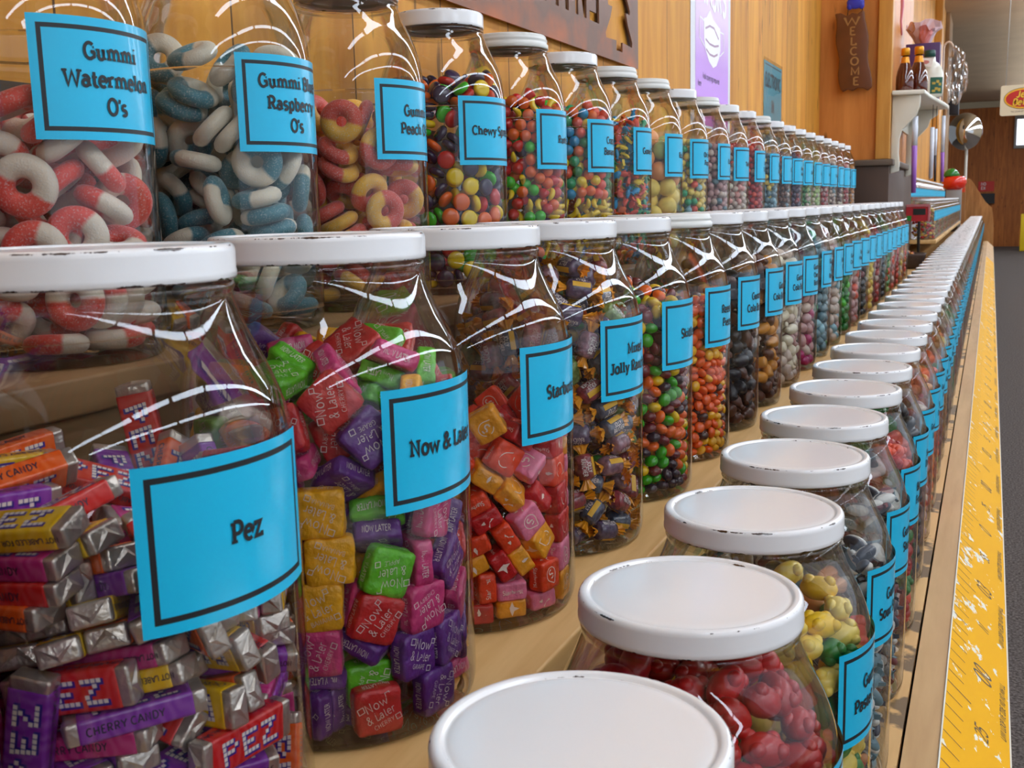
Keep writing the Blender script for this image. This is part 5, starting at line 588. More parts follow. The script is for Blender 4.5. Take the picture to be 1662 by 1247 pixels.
 'runt': [-252,-306,1997,73,45,33,-22,-399,1991,98,8,9,391,-294,1987,59,9,-74,-356,42,1983,54,5,18,-316,-169,1980,16,-94,-7,-22,93,1974,-59,-28,44,101,-40,1972,-82,48,-20,-2,-124,1955,22,-88,-23,58,216,1955,78,-29,43,-360,-364,1954,20,81,-50,-116,-13,1954,-28,17,-62,-484,-163,1951,28,84,45,-390,330,1943,44,-84,22,14,-515,1942,-45,34,-16,-96,-215,1939,-17,-19,73,87,350,1939,68,-8,21,-482,185,1938,21,25,-82,286,46,1931,77,-62,6,-450,-29,1930,-18,-33,-56,-288,-54,1927,-19,-54,39,-117,275,1926,0,87,48,7,-292,1923,55,78,-25,434,-130,1921,-19,75,16,114,505,1919,37,-36,23,-273,113,1913,49,78,36,113,-217,1912,66,-61,1,-208,-154,1910,-74,3,-27,197,224,1910,23,20,-33,258,-451,1909,-53,-4,81,87,101,1903,-35,-69,-42,335,-212,1902,-47,37,65,-241,327,1900,75,3,-48,-124,116,1897,41,-33,-27,222,-148,1896,-3,-42,8,0,-9,1895,-83,-48,-25,247,457,1893,-35,-3,-22,-337,224,1890,27,-77,-55,520,-13,1890,59,15,60,-310,-262,1890,49,59,-60,361,-375,1889,-22,28,-16,-102,-405,1889,45,-55,-16,224,-280,1888,-8,-16,-97,404,79,1888,-52,33,59,410,322,1885,-27,17,-38,-9,418,1884,38,-2,-45,-189,-308,1884,58,-34,55,327,-68,1883,1,98,11,314,173,1883,43,64,-9,-384,-128,1877,87,42,-11,-398,107,1877,27,-10,-89,151,-386,1875,-38,14,7,180,-17,1872,-53,43,-69,443,-276,1869,50,-48,66,-1,289,1865,39,-57,28,-201,18,1860,80,26,-48,83,-102,1859,-75,-30,48,-132,385,1858,89,6,39,-206,210,1858,41,-38,80,23,-401,1855,15,-37,-54,286,300,1853,57,-21,-7,-96,-91,1852,-18,-26,44,438,199,1852,65,31,5,206,109,1851,-47,47,-73,-334,403,1851,21,26,74,-292,-398,1849,-62,-12,-34,-194,-487,1848,-56,45,66,-450,270,1845,68,49,-14,-11,-191,1844,-40,18,61,-514,-100,1841,88,-13,-23,-67,-520,1841,-13,-68,41,-523,29,1839,-27,57,55,-96,515,1838,-61,60,-14,-473,-224,1837,-82,29,-47,-226,473,1835,-22,-92,26,-404,-334,1835,-41,14,-11,158,323,1834,5,-82,44,95,208,1831,-50,45,25,-17,142,1827,-66,-7,-71,514,98,1822,-16,62,44,61,-521,1821,-14,-5,-68,-325,12,1821,-31,-28,-61,32,523,1819,-75,48,-26,510,-120,1817,29,-66,-12,-137,-209,1816,-72,-56,-27,-501,155,1813,-63,-26,-63,74,-290,1811,-31,-43,-23,-273,-107,1809,45,-81,-25,150,450,1807,0,-16,33,422,-25,1806,72,-12,-44,-84,33,1806,1,-1,8,-54,-309,1805,-40,-88,20,186,-490,1805,40,77,47,311,43,1804,23,-20,-1,385,-149,1800,49,-27,-49,325,412,1799,90,4,-33,-110,273,1797,-5,52,-73,72,31,1794,5,19,-14,154,-188,1793,8,-80,-38,300,-429,1788,-25,-13,-62,-250,112,1785,-19,-87,12,284,-230,1784,-68,-34,-15,-287,279,1784,-18,28,91,245,-87,1784,-32,-13,79,215,218,1782,-38,91,-2,-351,-207,1779,89,-9,33,51,371,1778,-20,0,-92,-258,-298,1774,42,-70,-19,-158,-381,1774,2,-89,38,-365,176,1772,51,-29,-16,211,-336,1771,33,-75,-55,395,-343,1767,-6,12,-56,-414,-66,1766,24,33,28,344,215,1763,30,59,22,-128,149,1760,4,6,76,-10,-64,1758,-39,40,-81,-427,63,1758,11,17,5,411,325,1755,55,-54,-55,-170,-50,1754,13,42,-70,-395,343,1753,-29,-85,-17,194,27,1750,-14,-7,15,467,-237,1747,89,-18,12,-70,405,1746,15,-35,-18,-192,360,1746,-16,-97,9,4,239,1743,29,8,38,-15,-449,1740,78,-44,12,415,86,1739,-5,13,-94,-257,-457,1738,5,0,96,117,-77,1737,90,-29,7,239,337,1733,46,67,-56,-137,-507,1733,-27,38,-74,524,7,1730,-84,31,10,477,217,1729,33,66,20,119,132,1728,23,-8,-96,-301,429,1728,-48,49,-60,102,-392,1728,-1,91,-33,-499,-160,1727,0,-87,-14,-161,499,1726,-33,-47,80,-443,-280,1724,-5,33,85,-361,-380,1721,61,59,-17,-466,239,1720,-53,45,70,-221,-186,1720,49,-18,81,20,-204,1718,73,7,6,-524,-14,1717,61,-42,5,241,465,1715,-17,38,-5,123,282,1715,30,-45,-28,-97,-147,1709,-20,45,-83,98,515,1707,-27,-21,42,-32,523,1707,-48,-7,83,-126,-274,1703,4,-11,-98,452,-97,1702,81,-18,-42,86,-517,1694,-79,-29,37,210,-480,1678,-32,-50,-42,342,397,1671,-22,33,-83,-383,-147,1669,25,33,90,275,-288,1669,-44,50,-22,364,-193,1668,-87,-15,27,333,-405,1665,-37,-85,10,-315,-257,1664,-32,-45,79,-231,-356,1661,64,-35,15,-106,-405,1658,-63,34,-57,511,117,1652,28,84,15,386,174,1647,-40,21,-30,424,-308,1646,-57,-66,4,-411,-22,1644,-2,71,63,306,276,1640,-72,33,-19,-49,-522,1638,29,-91,2,436,12,1634,-46,86,8,434,293,1630,-1,-54,44,486,-196,1625,23,-52,28,181,-366,1624,-19,48,84,-203,-484,1623,-39,78,-25,-515,-95,1616,-17,-91,26,46,-422,1614,72,65,-5,-476,-219,1613,-73,39,-48,-406,-331,1610,-47,50,-70,519,-76,1587,21,-26,6,-315,-420,1585,-91,28,-7,265,453,1583,4,40,70,136,-507,1574,-39,61,-38,266,-452,1564,-96,2,18,485,200,1555,-43,-19,-46,325,-250,1555,-86,41,7,371,371,1547,-96,3,6,-403,-109,1546,28,26,-58,371,-371,1545,-45,-61,-53,-266,-293,1543,21,-19,87,404,99,1543,-34,5,52,-56,-397,1538,53,-58,-34,522,44,1538,-2,-63,-51,365,242,1529,-85,-17,33,-118,-510,1528,-40,9,-29,255,316,1527,-77,-2,-60,-381,-235,1526,-26,-56,77,16,-524,1525,-60,44,-50,450,-269,1524,61,12,20,403,-148,1523,4,-65,0,-205,-409,1517,-51,69,38,121,-394,1512,17,-74,44,236,-335,1506,-33,-37,84,418,-19,1491,78,-53,8,-517,-87,1486,90,4,41,-383,-358,1483,80,-49,11,512,-110,1462,16,13,-76,196,-487,1461,-8,-73,13,297,431,1459,-51,42,-65,-482,-207,1449,-5,-4,-99,507,133,1445,-31,-81,8,308,-424,1444,85,-38,-25,459,254,1440,72,-49,43,-294,-434,1426,89,10,5,402,-336,1424,14,-40,77,74,-489,1415,-7,91,38,-179,-492,1415,-50,-1,79,-52,-521,1414,41,72,52,-255,-310,1414,0,59,-75,524,9,1412,35,-86,16,471,-228,1403,48,60,-62,386,355,1402,-37,0,-91,398,-109,1399,-68,-34,55,260,321,1397,66,-33,5,171,-381,1389,-12,27,-20,280,-311,1386,22,9,7,-419,-28,1382,-45,-13,-77,-427,-303,1374,-2,32,-55,-390,-166,1366,-36,-88,28,405,120,1365,44,28,-62,-511,-117,1360,88,-42,8,352,238,1355,-86,42,20,-56,-420,1334,41,25,-53,509,-126,1333,41,-37,-33,-199,-394,1332,18,12,-47,303,427,1329,-21,-36,16,425,-3,1329,22,82,12,366,-212,1327,-26,54,-32,263,-454,1326,-50,-52,63,477,217,1316,32,23,-49,517,87,1308,-59,24,76,144,-504,1307,46,53,-69,-319,-278,1306,-80,46,27,16,-524,1304,2,-33,41,-324,-413,1301,37,-63,-5,406,-332,1294,-24,31,85,-144,-504,1290,83,1,48,-475,-221,1285,55,-67,-26,412,324,1279,-87,-7,-45,283,315,1267,24,-7,-8,175,-387,1259,-49,60,-60,283,-315,1256,-20,66,48,472,-228,1252,79,-27,-6,408,-112,1252,-35,-79,-40,523,-28,1248,34,-69,-17,410,106,1236,-29,76,3,-515,-96,1232,-72,5,-42,-399,-340,1224,9,-2,98,-145,-398,1214,75,-33,-40,360,224,1214,56,65,-41,295,-433,1202,0,-52,-84,314,420,1197,16,10,88,-260,-456,1196,-78,-40,-43,-270,-326,1196,36,14,-90,485,201,1188,36,-42,-80,181,-492,1183,-56,-27,-21,-361,-223,1182,16,47,-27,55,-521,1180,54,-26,-15,368,-209,1176,-85,-25,43,519,77,1172,24,-87,-32,508,-133,1172,-88,-1,-39,405,-333,1164,88,-31,-12,-28,-423,1162,25,-68,-3,-486,-198,1157,-70,21,-35,417,319,1146,-21,83,20,421,-40,1142,11,-46,-64,-141,-505,1141,1,-55,-64,218,-363,1124,72,-22,50,97,-413,1122,-58,-64,45,-342,-397,1114,26,77,-55,291,309,1114,-97,13,-3,396,152,1106,-11,6,98,-429,-301,1103,-41,-49,-60,-517,-85,1102,-13,-16,91,465,-241,1095,-12,49,-85,334,-404,1082,34,68,40,-28,-523,1079,-6,-11,44,525,-5,1071,31,-58,17,-241,-465,1068,18,81,-47,299,430,1068,60,-11,53,219,-476,1059,77,32,53,-105,-411,1058,77,-22,-47,510,123,1051,88,30,-31,464,244,1044,83,-3,10,97,-515,1042,-45,-38,34,508,-131,1042,-37,-73,-39,-298,-303,1036,-79,-41,-9,314,-284,1035,4,-91,31,-487,-195,1027,14,54,-19,390,349,1022,-51,65,-15,387,-173,1016,15,12,-46,-416,-88,1013,-6,46,-87,218,-364,994,27,-22,89,423,-18,990,-44,-73,-30,260,334,990,74,8,9,-154,-501,979,22,-7,67,-411,-325,977,-33,21,-13,-319,-417,976,-22,59,69,-193,-377,970,8,-87,-2,422,-311,968,-80,-42,-12,348,243,962,31,-44,55,407,127,954,68,-30,38,334,-404,952,-63,14,75,-29,-523,949,-28,29,-70,263,454,942,6,-4,-27,521,52,942,-28,85,-22,485,-201,935,-93,1,-33,218,-476,929,39,7,-48,-511,-114,929,61,6,-77,519,-77,924,-67,-52,-47,469,234,914,69,-13,66,95,-515,913,81,52,8,-469,-234,905,55,-24,-77,362,-220,897,4,63,53,397,342,893,-1,49,34,-239,-466,887,17,-46,-72,280,-317,872,-57,43,-61,3,-425,868,-86,-41,20,-256,-338,862,20,46,-78,422,38,861,86,-38,12,-384,-356,854,56,21,54,-133,-402,847,-91,-32,-13,508,133,842,81,-45,18,415,-90,839,22,80,30,-79,-518,830,7,-38,-81,287,-438,826,42,2,-72,291,309,826,-38,-19,-89,461,-250,817,44,2,79,287,438,816,-71,44,-41,172,-495,810,-66,20,71,523,-22,807,-61,19,-75,-501,-154,806,36,-78,45,385,-355,806,49,59,-62,446,275,793,-7,20,-86,46,-522,793,-30,-41,-61,-449,-270,782,84,10,1,-303,-427,781,-69,32,62,-189,-489,768,89,18,35,404,126,763,-1,82,-33,505,-142,761,-95,27,1,-522,-39,750,23,93,-16,372,370,745,-45,-50,-58,346,-246,741,37,-80,17,518,79,724,0,-5,-98,-386,-176,719,85,2,17,-384,-356,709,44,-67,-39,244,-464,707,-47,-24,-26,254,339,700,-18,42,55,485,200,694,-75,10,22,259,-335,692,-26,45,-18,124,-509,690,81,-48,14,464,-243,688,80,42,30,522,-43,679,-96,7,2,-504,-144,676,-2,70,65,391,-349,676,-18,-19,-3,-4,-525,673,-11,95,-23,-258,-336,658,23,-39,-70,-454,-263,652,-64,8,-25,-135,-507,651,-81,-41,-22,426,306,646,-97,13,-8,339,399,623,-5,28,95,-252,-460,620,-15,-64,-53,503,-149,606,1,89,-24,311,-422,603,-47,-81,31,-414,-91,600,-15,17,-12,515,98,596,-5,-60,63,199,-485,587,44,4,-83,-354,-386,587,-58,-39,-69,307,-294,579,46,43,65,-113,-408,571,37,-23,-13,436,-290,570,-69,60,-38,76,-519,570,-39,65,-61,477,218,566,20,-54,-79,-490,-186,554,7,3,97,-53,-521,552,41,11,-64,523,-24,550,30,46,-19,-523,-39,549,-87,-26,25,320,277,542,-82,-25,-33,-431,-298,529,-64,55,39,413,-96,515,83,24,-48,219,363,511,20,39,-20,368,-374,498,61,-62,-35,-282,-442,494,33,89,-24,344,395,493,-12,5,57,-165,-497,491,-76,32,55,51,-420,489,-18,-51,70,485,-201,489,-8,69,62,385,177,483,-72,42,22,267,-452,481,-64,-22,-34,430,300,476,-68,61,29,-398,-145,472,-39,-42,-44,519,73,463,93,10,-26,148,-503,463,-46,71,51,517,-87,438,-3,63,66,-373,-369,437,-7,-66,68,-1,-525,432,63,41,24,-513,-105,427,-17,49,-77,-465,-242,417,67,-51,-51,433,-295,416,-16,-61,65,-247,-345,416,-10,46,7,176,-386,415,13,-78,46,285,-314,408,74,62,15,490,186,407,-18,-12,-37,-100,-412,406,61,70,-8,331,262,401,88,10,-42,417,83,375,34,-77,50,-203,-484,368,-53,15,-75,357,384,364,45,-68,24,383,-182,363,60,-55,20,270,-449,351,42,25,-44,524,9,350,26,-83,-2,104,-513,341,6,-33,93,254,459,336,-58,13,71,-375,-197,335,37,-54,59,441,283,335,-1,-76,62,-312,-421,334,-45,-74,22,-83,-517,332,9,-44,-40,372,-371,330,38,-63,-32,502,-150,325,-17,-64,4,-416,-320,325,-8,82,-55,-523,-33,319,-17,-95,-12,-498,-164,310,-26,3,96,509,125,294,-21,76,14,453,-265,292,42,77,34,178,-385,285,28,-72,-24,289,310,281,79,-38,2,-127,-404,279,-26,20,74,423,26,259,53,47,-54,283,-316,253,80,10,52,15,-524,248,49,-56,37,-233,-469,243,8,48,-17,521,-56,238,47,40,74,160,-499,225,-27,40,78,307,424,223,9,45,27,402,336,223,70,-45,30,281,-442,222,34,92,-11,-363,-379,222,52,-18,-67,472,226,222,-30,-76,-4,-399,-144,219,33,28,70,368,-209,211,-38,73,1,-455,-261,208,69,-34,61,-115,-511,206,-28,-46,-79,-516,-91,203,-47,46,73,399,-339,200,-13,41,60,493,-176,197,-60,-54,-56,521,61,181,-21,56,-71,30,-422,168,37,-9,-63,-209,-368,166,-59,66,10,-95,-413,124,58,51,40,441,283,110,-85,26,26,401,-134,110,68,67,2,-417,-74,110,59,-2,7,224,-474,110,-43,-70,-24,-407,-331,110,-8,-8,-91,-368,-208,110,37,-85,-34,-29,-523,110,60,5,-42,424,11,110,7,13,64,454,-264,110,73,22,12,358,383,110,54,11,81,101,-514,110,37,62,-59,-202,-485,110,40,-2,-27,322,-275,110,63,-34,26,519,-78,110,-25,-45,-60,253,459,110,-52,-3,36,-314,-421,110,-35,-78,32,334,-404,110,-89,-11,-32,497,166,110,-55,-61,-56,-494,-178,110,-53,16,66],
 'gum': [-331,295,1779,56,4,-81,-200,-396,1768,-38,33,54,170,-158,1767,-60,-41,21,87,-435,1746,65,6,-4,-401,-189,1743,82,6,-52,-87,150,1709,-63,16,18,262,358,1698,15,59,72,437,75,1664,-21,73,58,-103,432,1643,-48,60,61,-438,74,1626,33,71,-19,-142,-150,1619,-6,19,-89,381,-228,1581,-40,-20,29,183,-11,1517,52,34,76,78,259,1497,-82,46,28,-108,-431,1495,-77,47,11,-324,303,1489,-56,24,-28,180,-406,1473,6,60,-20,-406,-180,1453,-72,-58,33,364,254,1447,30,41,38,-153,75,1437,-52,-46,24,443,-19,1390,-17,-44,-80,8,-194,1375,-47,-85,6,-104,432,1353,-87,41,22,-436,84,1336,96,-11,-8,352,-272,1282,49,31,-62,-269,-354,1266,-22,58,-46,223,385,1231,8,48,-22,203,-29,1228,-11,9,-95,10,188,1225,-94,-2,13,43,-442,1220,-56,-5,-69,-233,-74,1201,-42,-38,-54,-318,311,1199,37,12,-30,410,171,1173,75,16,0,7,-188,1085,10,-9,81,-16,444,1077,25,48,-74,427,-123,1045,-9,-81,54,248,-368,1028,80,35,-30,-441,49,1028,-98,2,-6,-378,-233,1007,14,45,50,-153,-417,1007,-48,-84,-10,-143,106,992,-25,-37,70,147,104,977,19,-13,68,232,379,940,-17,-4,52,-250,367,923,16,24,-93,417,151,884,35,-89,20,160,-167,839,-77,9,-18,-128,-135,833,-53,-45,62,64,-440,816,-5,-76,64,-6,444,787,-85,-36,32,431,-108,755,-68,56,32,-431,109,744,-83,28,-42,5,160,730,-23,-26,90,-406,-179,724,-88,40,18,-209,-392,724,-93,-15,-29,314,315,669,37,3,31,-288,338,638,20,32,-17,275,-349,632,52,26,-79,205,-7,602,-59,18,-75,-101,-141,544,-55,62,-47,3,-445,533,18,52,77,97,433,516,76,44,18,-126,139,472,-62,49,55,416,-155,469,-3,25,10,423,135,469,-43,69,56,-412,166,440,71,8,48,-427,-124,440,40,53,-19,-259,-361,440,19,-88,36,141,-223,408,62,51,57,-162,414,388,6,-40,37,148,179,386,-82,-7,-35,-113,-110,210,34,-57,-23,163,-413,190,50,-76,-37,-69,176,190,26,27,8,441,59,190,-28,-23,-64,310,318,190,60,24,38,-127,-426,190,-26,-78,40,-362,-256,190,52,-19,21,383,-225,190,-93,-9,22,-443,22,190,7,-16,-96,48,442,190,-64,28,61,-335,291,190,11,42,-35,166,-33,190,23,61,43],
 'lump': [268,41,2354,-59,78,-6,-131,-387,2352,75,17,53,-240,-246,2349,-27,7,21,337,258,2338,40,-18,-56,-62,85,2327,8,-88,-10,13,-227,2324,-14,36,-90,-241,112,2316,-48,-48,52,374,-219,2312,28,-73,-51,-284,325,2312,-60,46,55,-72,427,2310,-61,-4,15,150,381,2309,33,-20,68,-413,-118,2305,57,79,7,-406,152,2292,51,-60,-53,207,-322,2277,-40,20,-49,110,-27,2268,-68,47,-35,407,48,2257,1,87,-23,38,233,2253,-43,59,2,-70,-103,2241,-17,73,-45,-5,-399,2223,45,77,41,-256,-129,2216,25,-18,71,227,139,2212,76,13,-2,-130,217,2211,-60,-76,-12,-262,-335,2205,-13,6,-22,249,-134,2197,-22,-51,12,290,312,2173,-2,-5,-28,-197,33,2157,95,-28,0,63,-183,2152,76,58,3,-407,15,2152,86,-37,3,19,429,2149,-7,-25,-13,-197,381,2145,10,38,-83,-332,215,2140,3,-35,91,424,-85,2137,59,-70,38,-4,44,2133,-50,50,-44,156,-382,2122,-87,12,-13,333,-273,2118,-20,32,48,-106,-275,2104,-92,37,9,165,-2,2095,-44,40,78,436,127,2092,58,0,-45,144,205,2072,11,6,38,-204,-428,2062,84,-17,16,-22,278,2052,4,29,44,-374,-309,2049,13,43,-59,-477,-115,2048,45,-35,-45,160,418,2044,-29,-34,16,24,-487,2043,34,66,65,-275,-63,2039,-24,-2,-80,399,287,2018,4,-91,39,306,-426,1997,24,-95,-6,484,-248,1966,-90,-38,15,540,158,1933,63,76,-10,-510,-259,1920,45,67,45,-94,-550,1899,14,-7,44,251,-541,1871,1,-58,-78,404,-372,1849,15,97,-1,296,539,1823,56,-14,-11,-268,-562,1814,37,38,-50,582,21,1811,24,-83,-48,554,-245,1798,20,-42,-51,495,397,1788,-21,-72,59,-562,-149,1768,45,-45,-67,571,195,1763,52,13,41,-532,-353,1751,9,92,-8,129,-636,1750,77,15,3,-397,-476,1730,26,-21,-87,390,-518,1727,80,42,23,-85,-648,1714,-4,-76,48,658,-82,1686,41,-70,-25,551,-375,1655,42,-73,-46,484,456,1618,86,-31,-38,637,148,1608,-6,17,57,-311,-588,1607,19,89,32,245,-586,1600,-1,-27,-41,-580,-240,1595,9,-88,-37,65,-622,1587,-83,53,-4,-504,-436,1578,33,53,69,599,-196,1562,56,-25,-25,404,-506,1553,-56,-55,27,-667,-37,1551,51,-59,-29,-128,-645,1527,-17,-26,92,352,561,1501,83,-18,11,663,-38,1494,-15,-42,61,566,298,1490,37,-21,28,534,-389,1471,-4,41,-67,-9,-524,1448,-3,19,-71,196,-639,1437,-17,42,-88,-345,-568,1435,-26,-94,-17,-643,-161,1423,61,69,-12,-548,-368,1417,-57,-80,12,475,466,1407,-39,-2,85,643,159,1387,67,72,-1,610,-229,1383,39,39,66,402,-518,1366,45,49,31,-121,-653,1345,24,18,94,636,-37,1315,-90,31,-14,534,330,1307,-16,35,-91,89,-633,1296,4,-25,87,243,-498,1292,-19,-25,-85,-457,-488,1285,-37,-72,55,-529,-259,1267,-27,71,-59,541,-389,1259,19,59,-34,-243,-593,1234,-23,50,-81,-658,-120,1227,-55,58,-31,394,405,1214,20,-20,38,629,173,1205,-24,36,-15,619,-236,1194,-72,-57,-36,405,-487,1178,16,-33,-51,-408,-330,1166,-7,-5,33,263,-614,1154,49,36,-13,-51,-665,1148,-12,-89,-36,539,344,1134,78,58,14,-374,-516,1130,88,30,34,364,551,1120,40,-37,29,668,-1,1112,-13,-61,-27,508,-88,1095,24,93,13,-583,-263,1093,35,39,11,-235,-611,1054,9,-18,7,-647,-64,1054,-48,70,-46,511,-430,1043,36,-47,-74,137,-619,1030,74,-28,-31,-500,-433,1025,16,29,-29,640,179,1015,-59,48,-12,635,-201,1011,62,42,35,-55,-665,966,61,1,-1,548,345,957,-25,-86,-42,304,-584,954,-85,-40,-27,415,521,943,-39,-23,86,-339,-525,914,-89,-36,21,-573,-296,910,76,52,-17,496,-299,907,68,-26,-14,-615,-114,889,68,7,8,149,-498,888,65,-57,-38,667,23,880,-73,48,-47,432,-496,864,-81,-52,-13,-450,-407,842,12,12,21,594,202,841,75,30,-7,641,-184,832,-44,62,-53,-171,-640,823,-24,-90,-7,56,-655,800,-97,12,15,550,368,776,52,5,-37,352,463,775,21,-81,53,260,-591,763,-79,-52,-29,-351,-569,747,79,-20,-15,-590,-264,719,-81,-42,38,-643,-73,718,-17,69,-53,649,123,690,83,-51,16,594,-302,686,33,-58,-52,-484,-428,676,20,-6,97,387,-531,664,-74,-53,-31,-170,-542,663,-55,-49,38,643,-72,663,62,33,-20,-12,-668,644,86,14,-19,320,586,624,-3,60,73,517,423,609,12,-50,64,207,-610,582,19,94,25,471,-417,571,8,93,28,-347,-570,570,-59,22,-7,-511,-99,568,6,-84,-44,-566,-311,547,-65,-48,44,632,74,528,-11,-24,-88,614,259,514,-58,-43,-56,-102,-659,491,21,-73,58,409,493,490,72,34,-11,583,-295,483,-57,-46,-66,654,-109,475,-17,16,70,-653,-125,457,76,-61,-11,-455,-472,453,32,22,-60,313,-575,427,-15,68,-21,127,-644,426,-15,-95,-12,486,-458,399,24,-75,-49,-275,-608,394,-78,21,-12,-574,-339,370,81,-40,-27,543,379,357,-50,40,68,660,55,344,16,19,-57,619,-184,319,15,38,1,-29,-664,303,0,38,91,404,524,286,-39,-12,-53,-397,-431,286,-88,40,-14,-651,-145,282,27,25,72,610,220,266,57,17,57,533,-47,259,-91,15,34,-472,-214,258,5,7,-87,534,-325,257,-7,-71,66,193,-637,247,0,80,-56,-218,-627,166,6,85,6,482,-446,139,51,-78,-12,-419,-519,135,-24,-73,62,546,315,135,34,-52,-73,312,-547,132,15,55,78,-10,-667,131,1,38,91,-609,-259,130,62,76,5,436,447,130,88,34,17,-411,-330,130,18,-93,-27,630,-198,130,19,23,58,661,56,129,72,-66,-8],
}
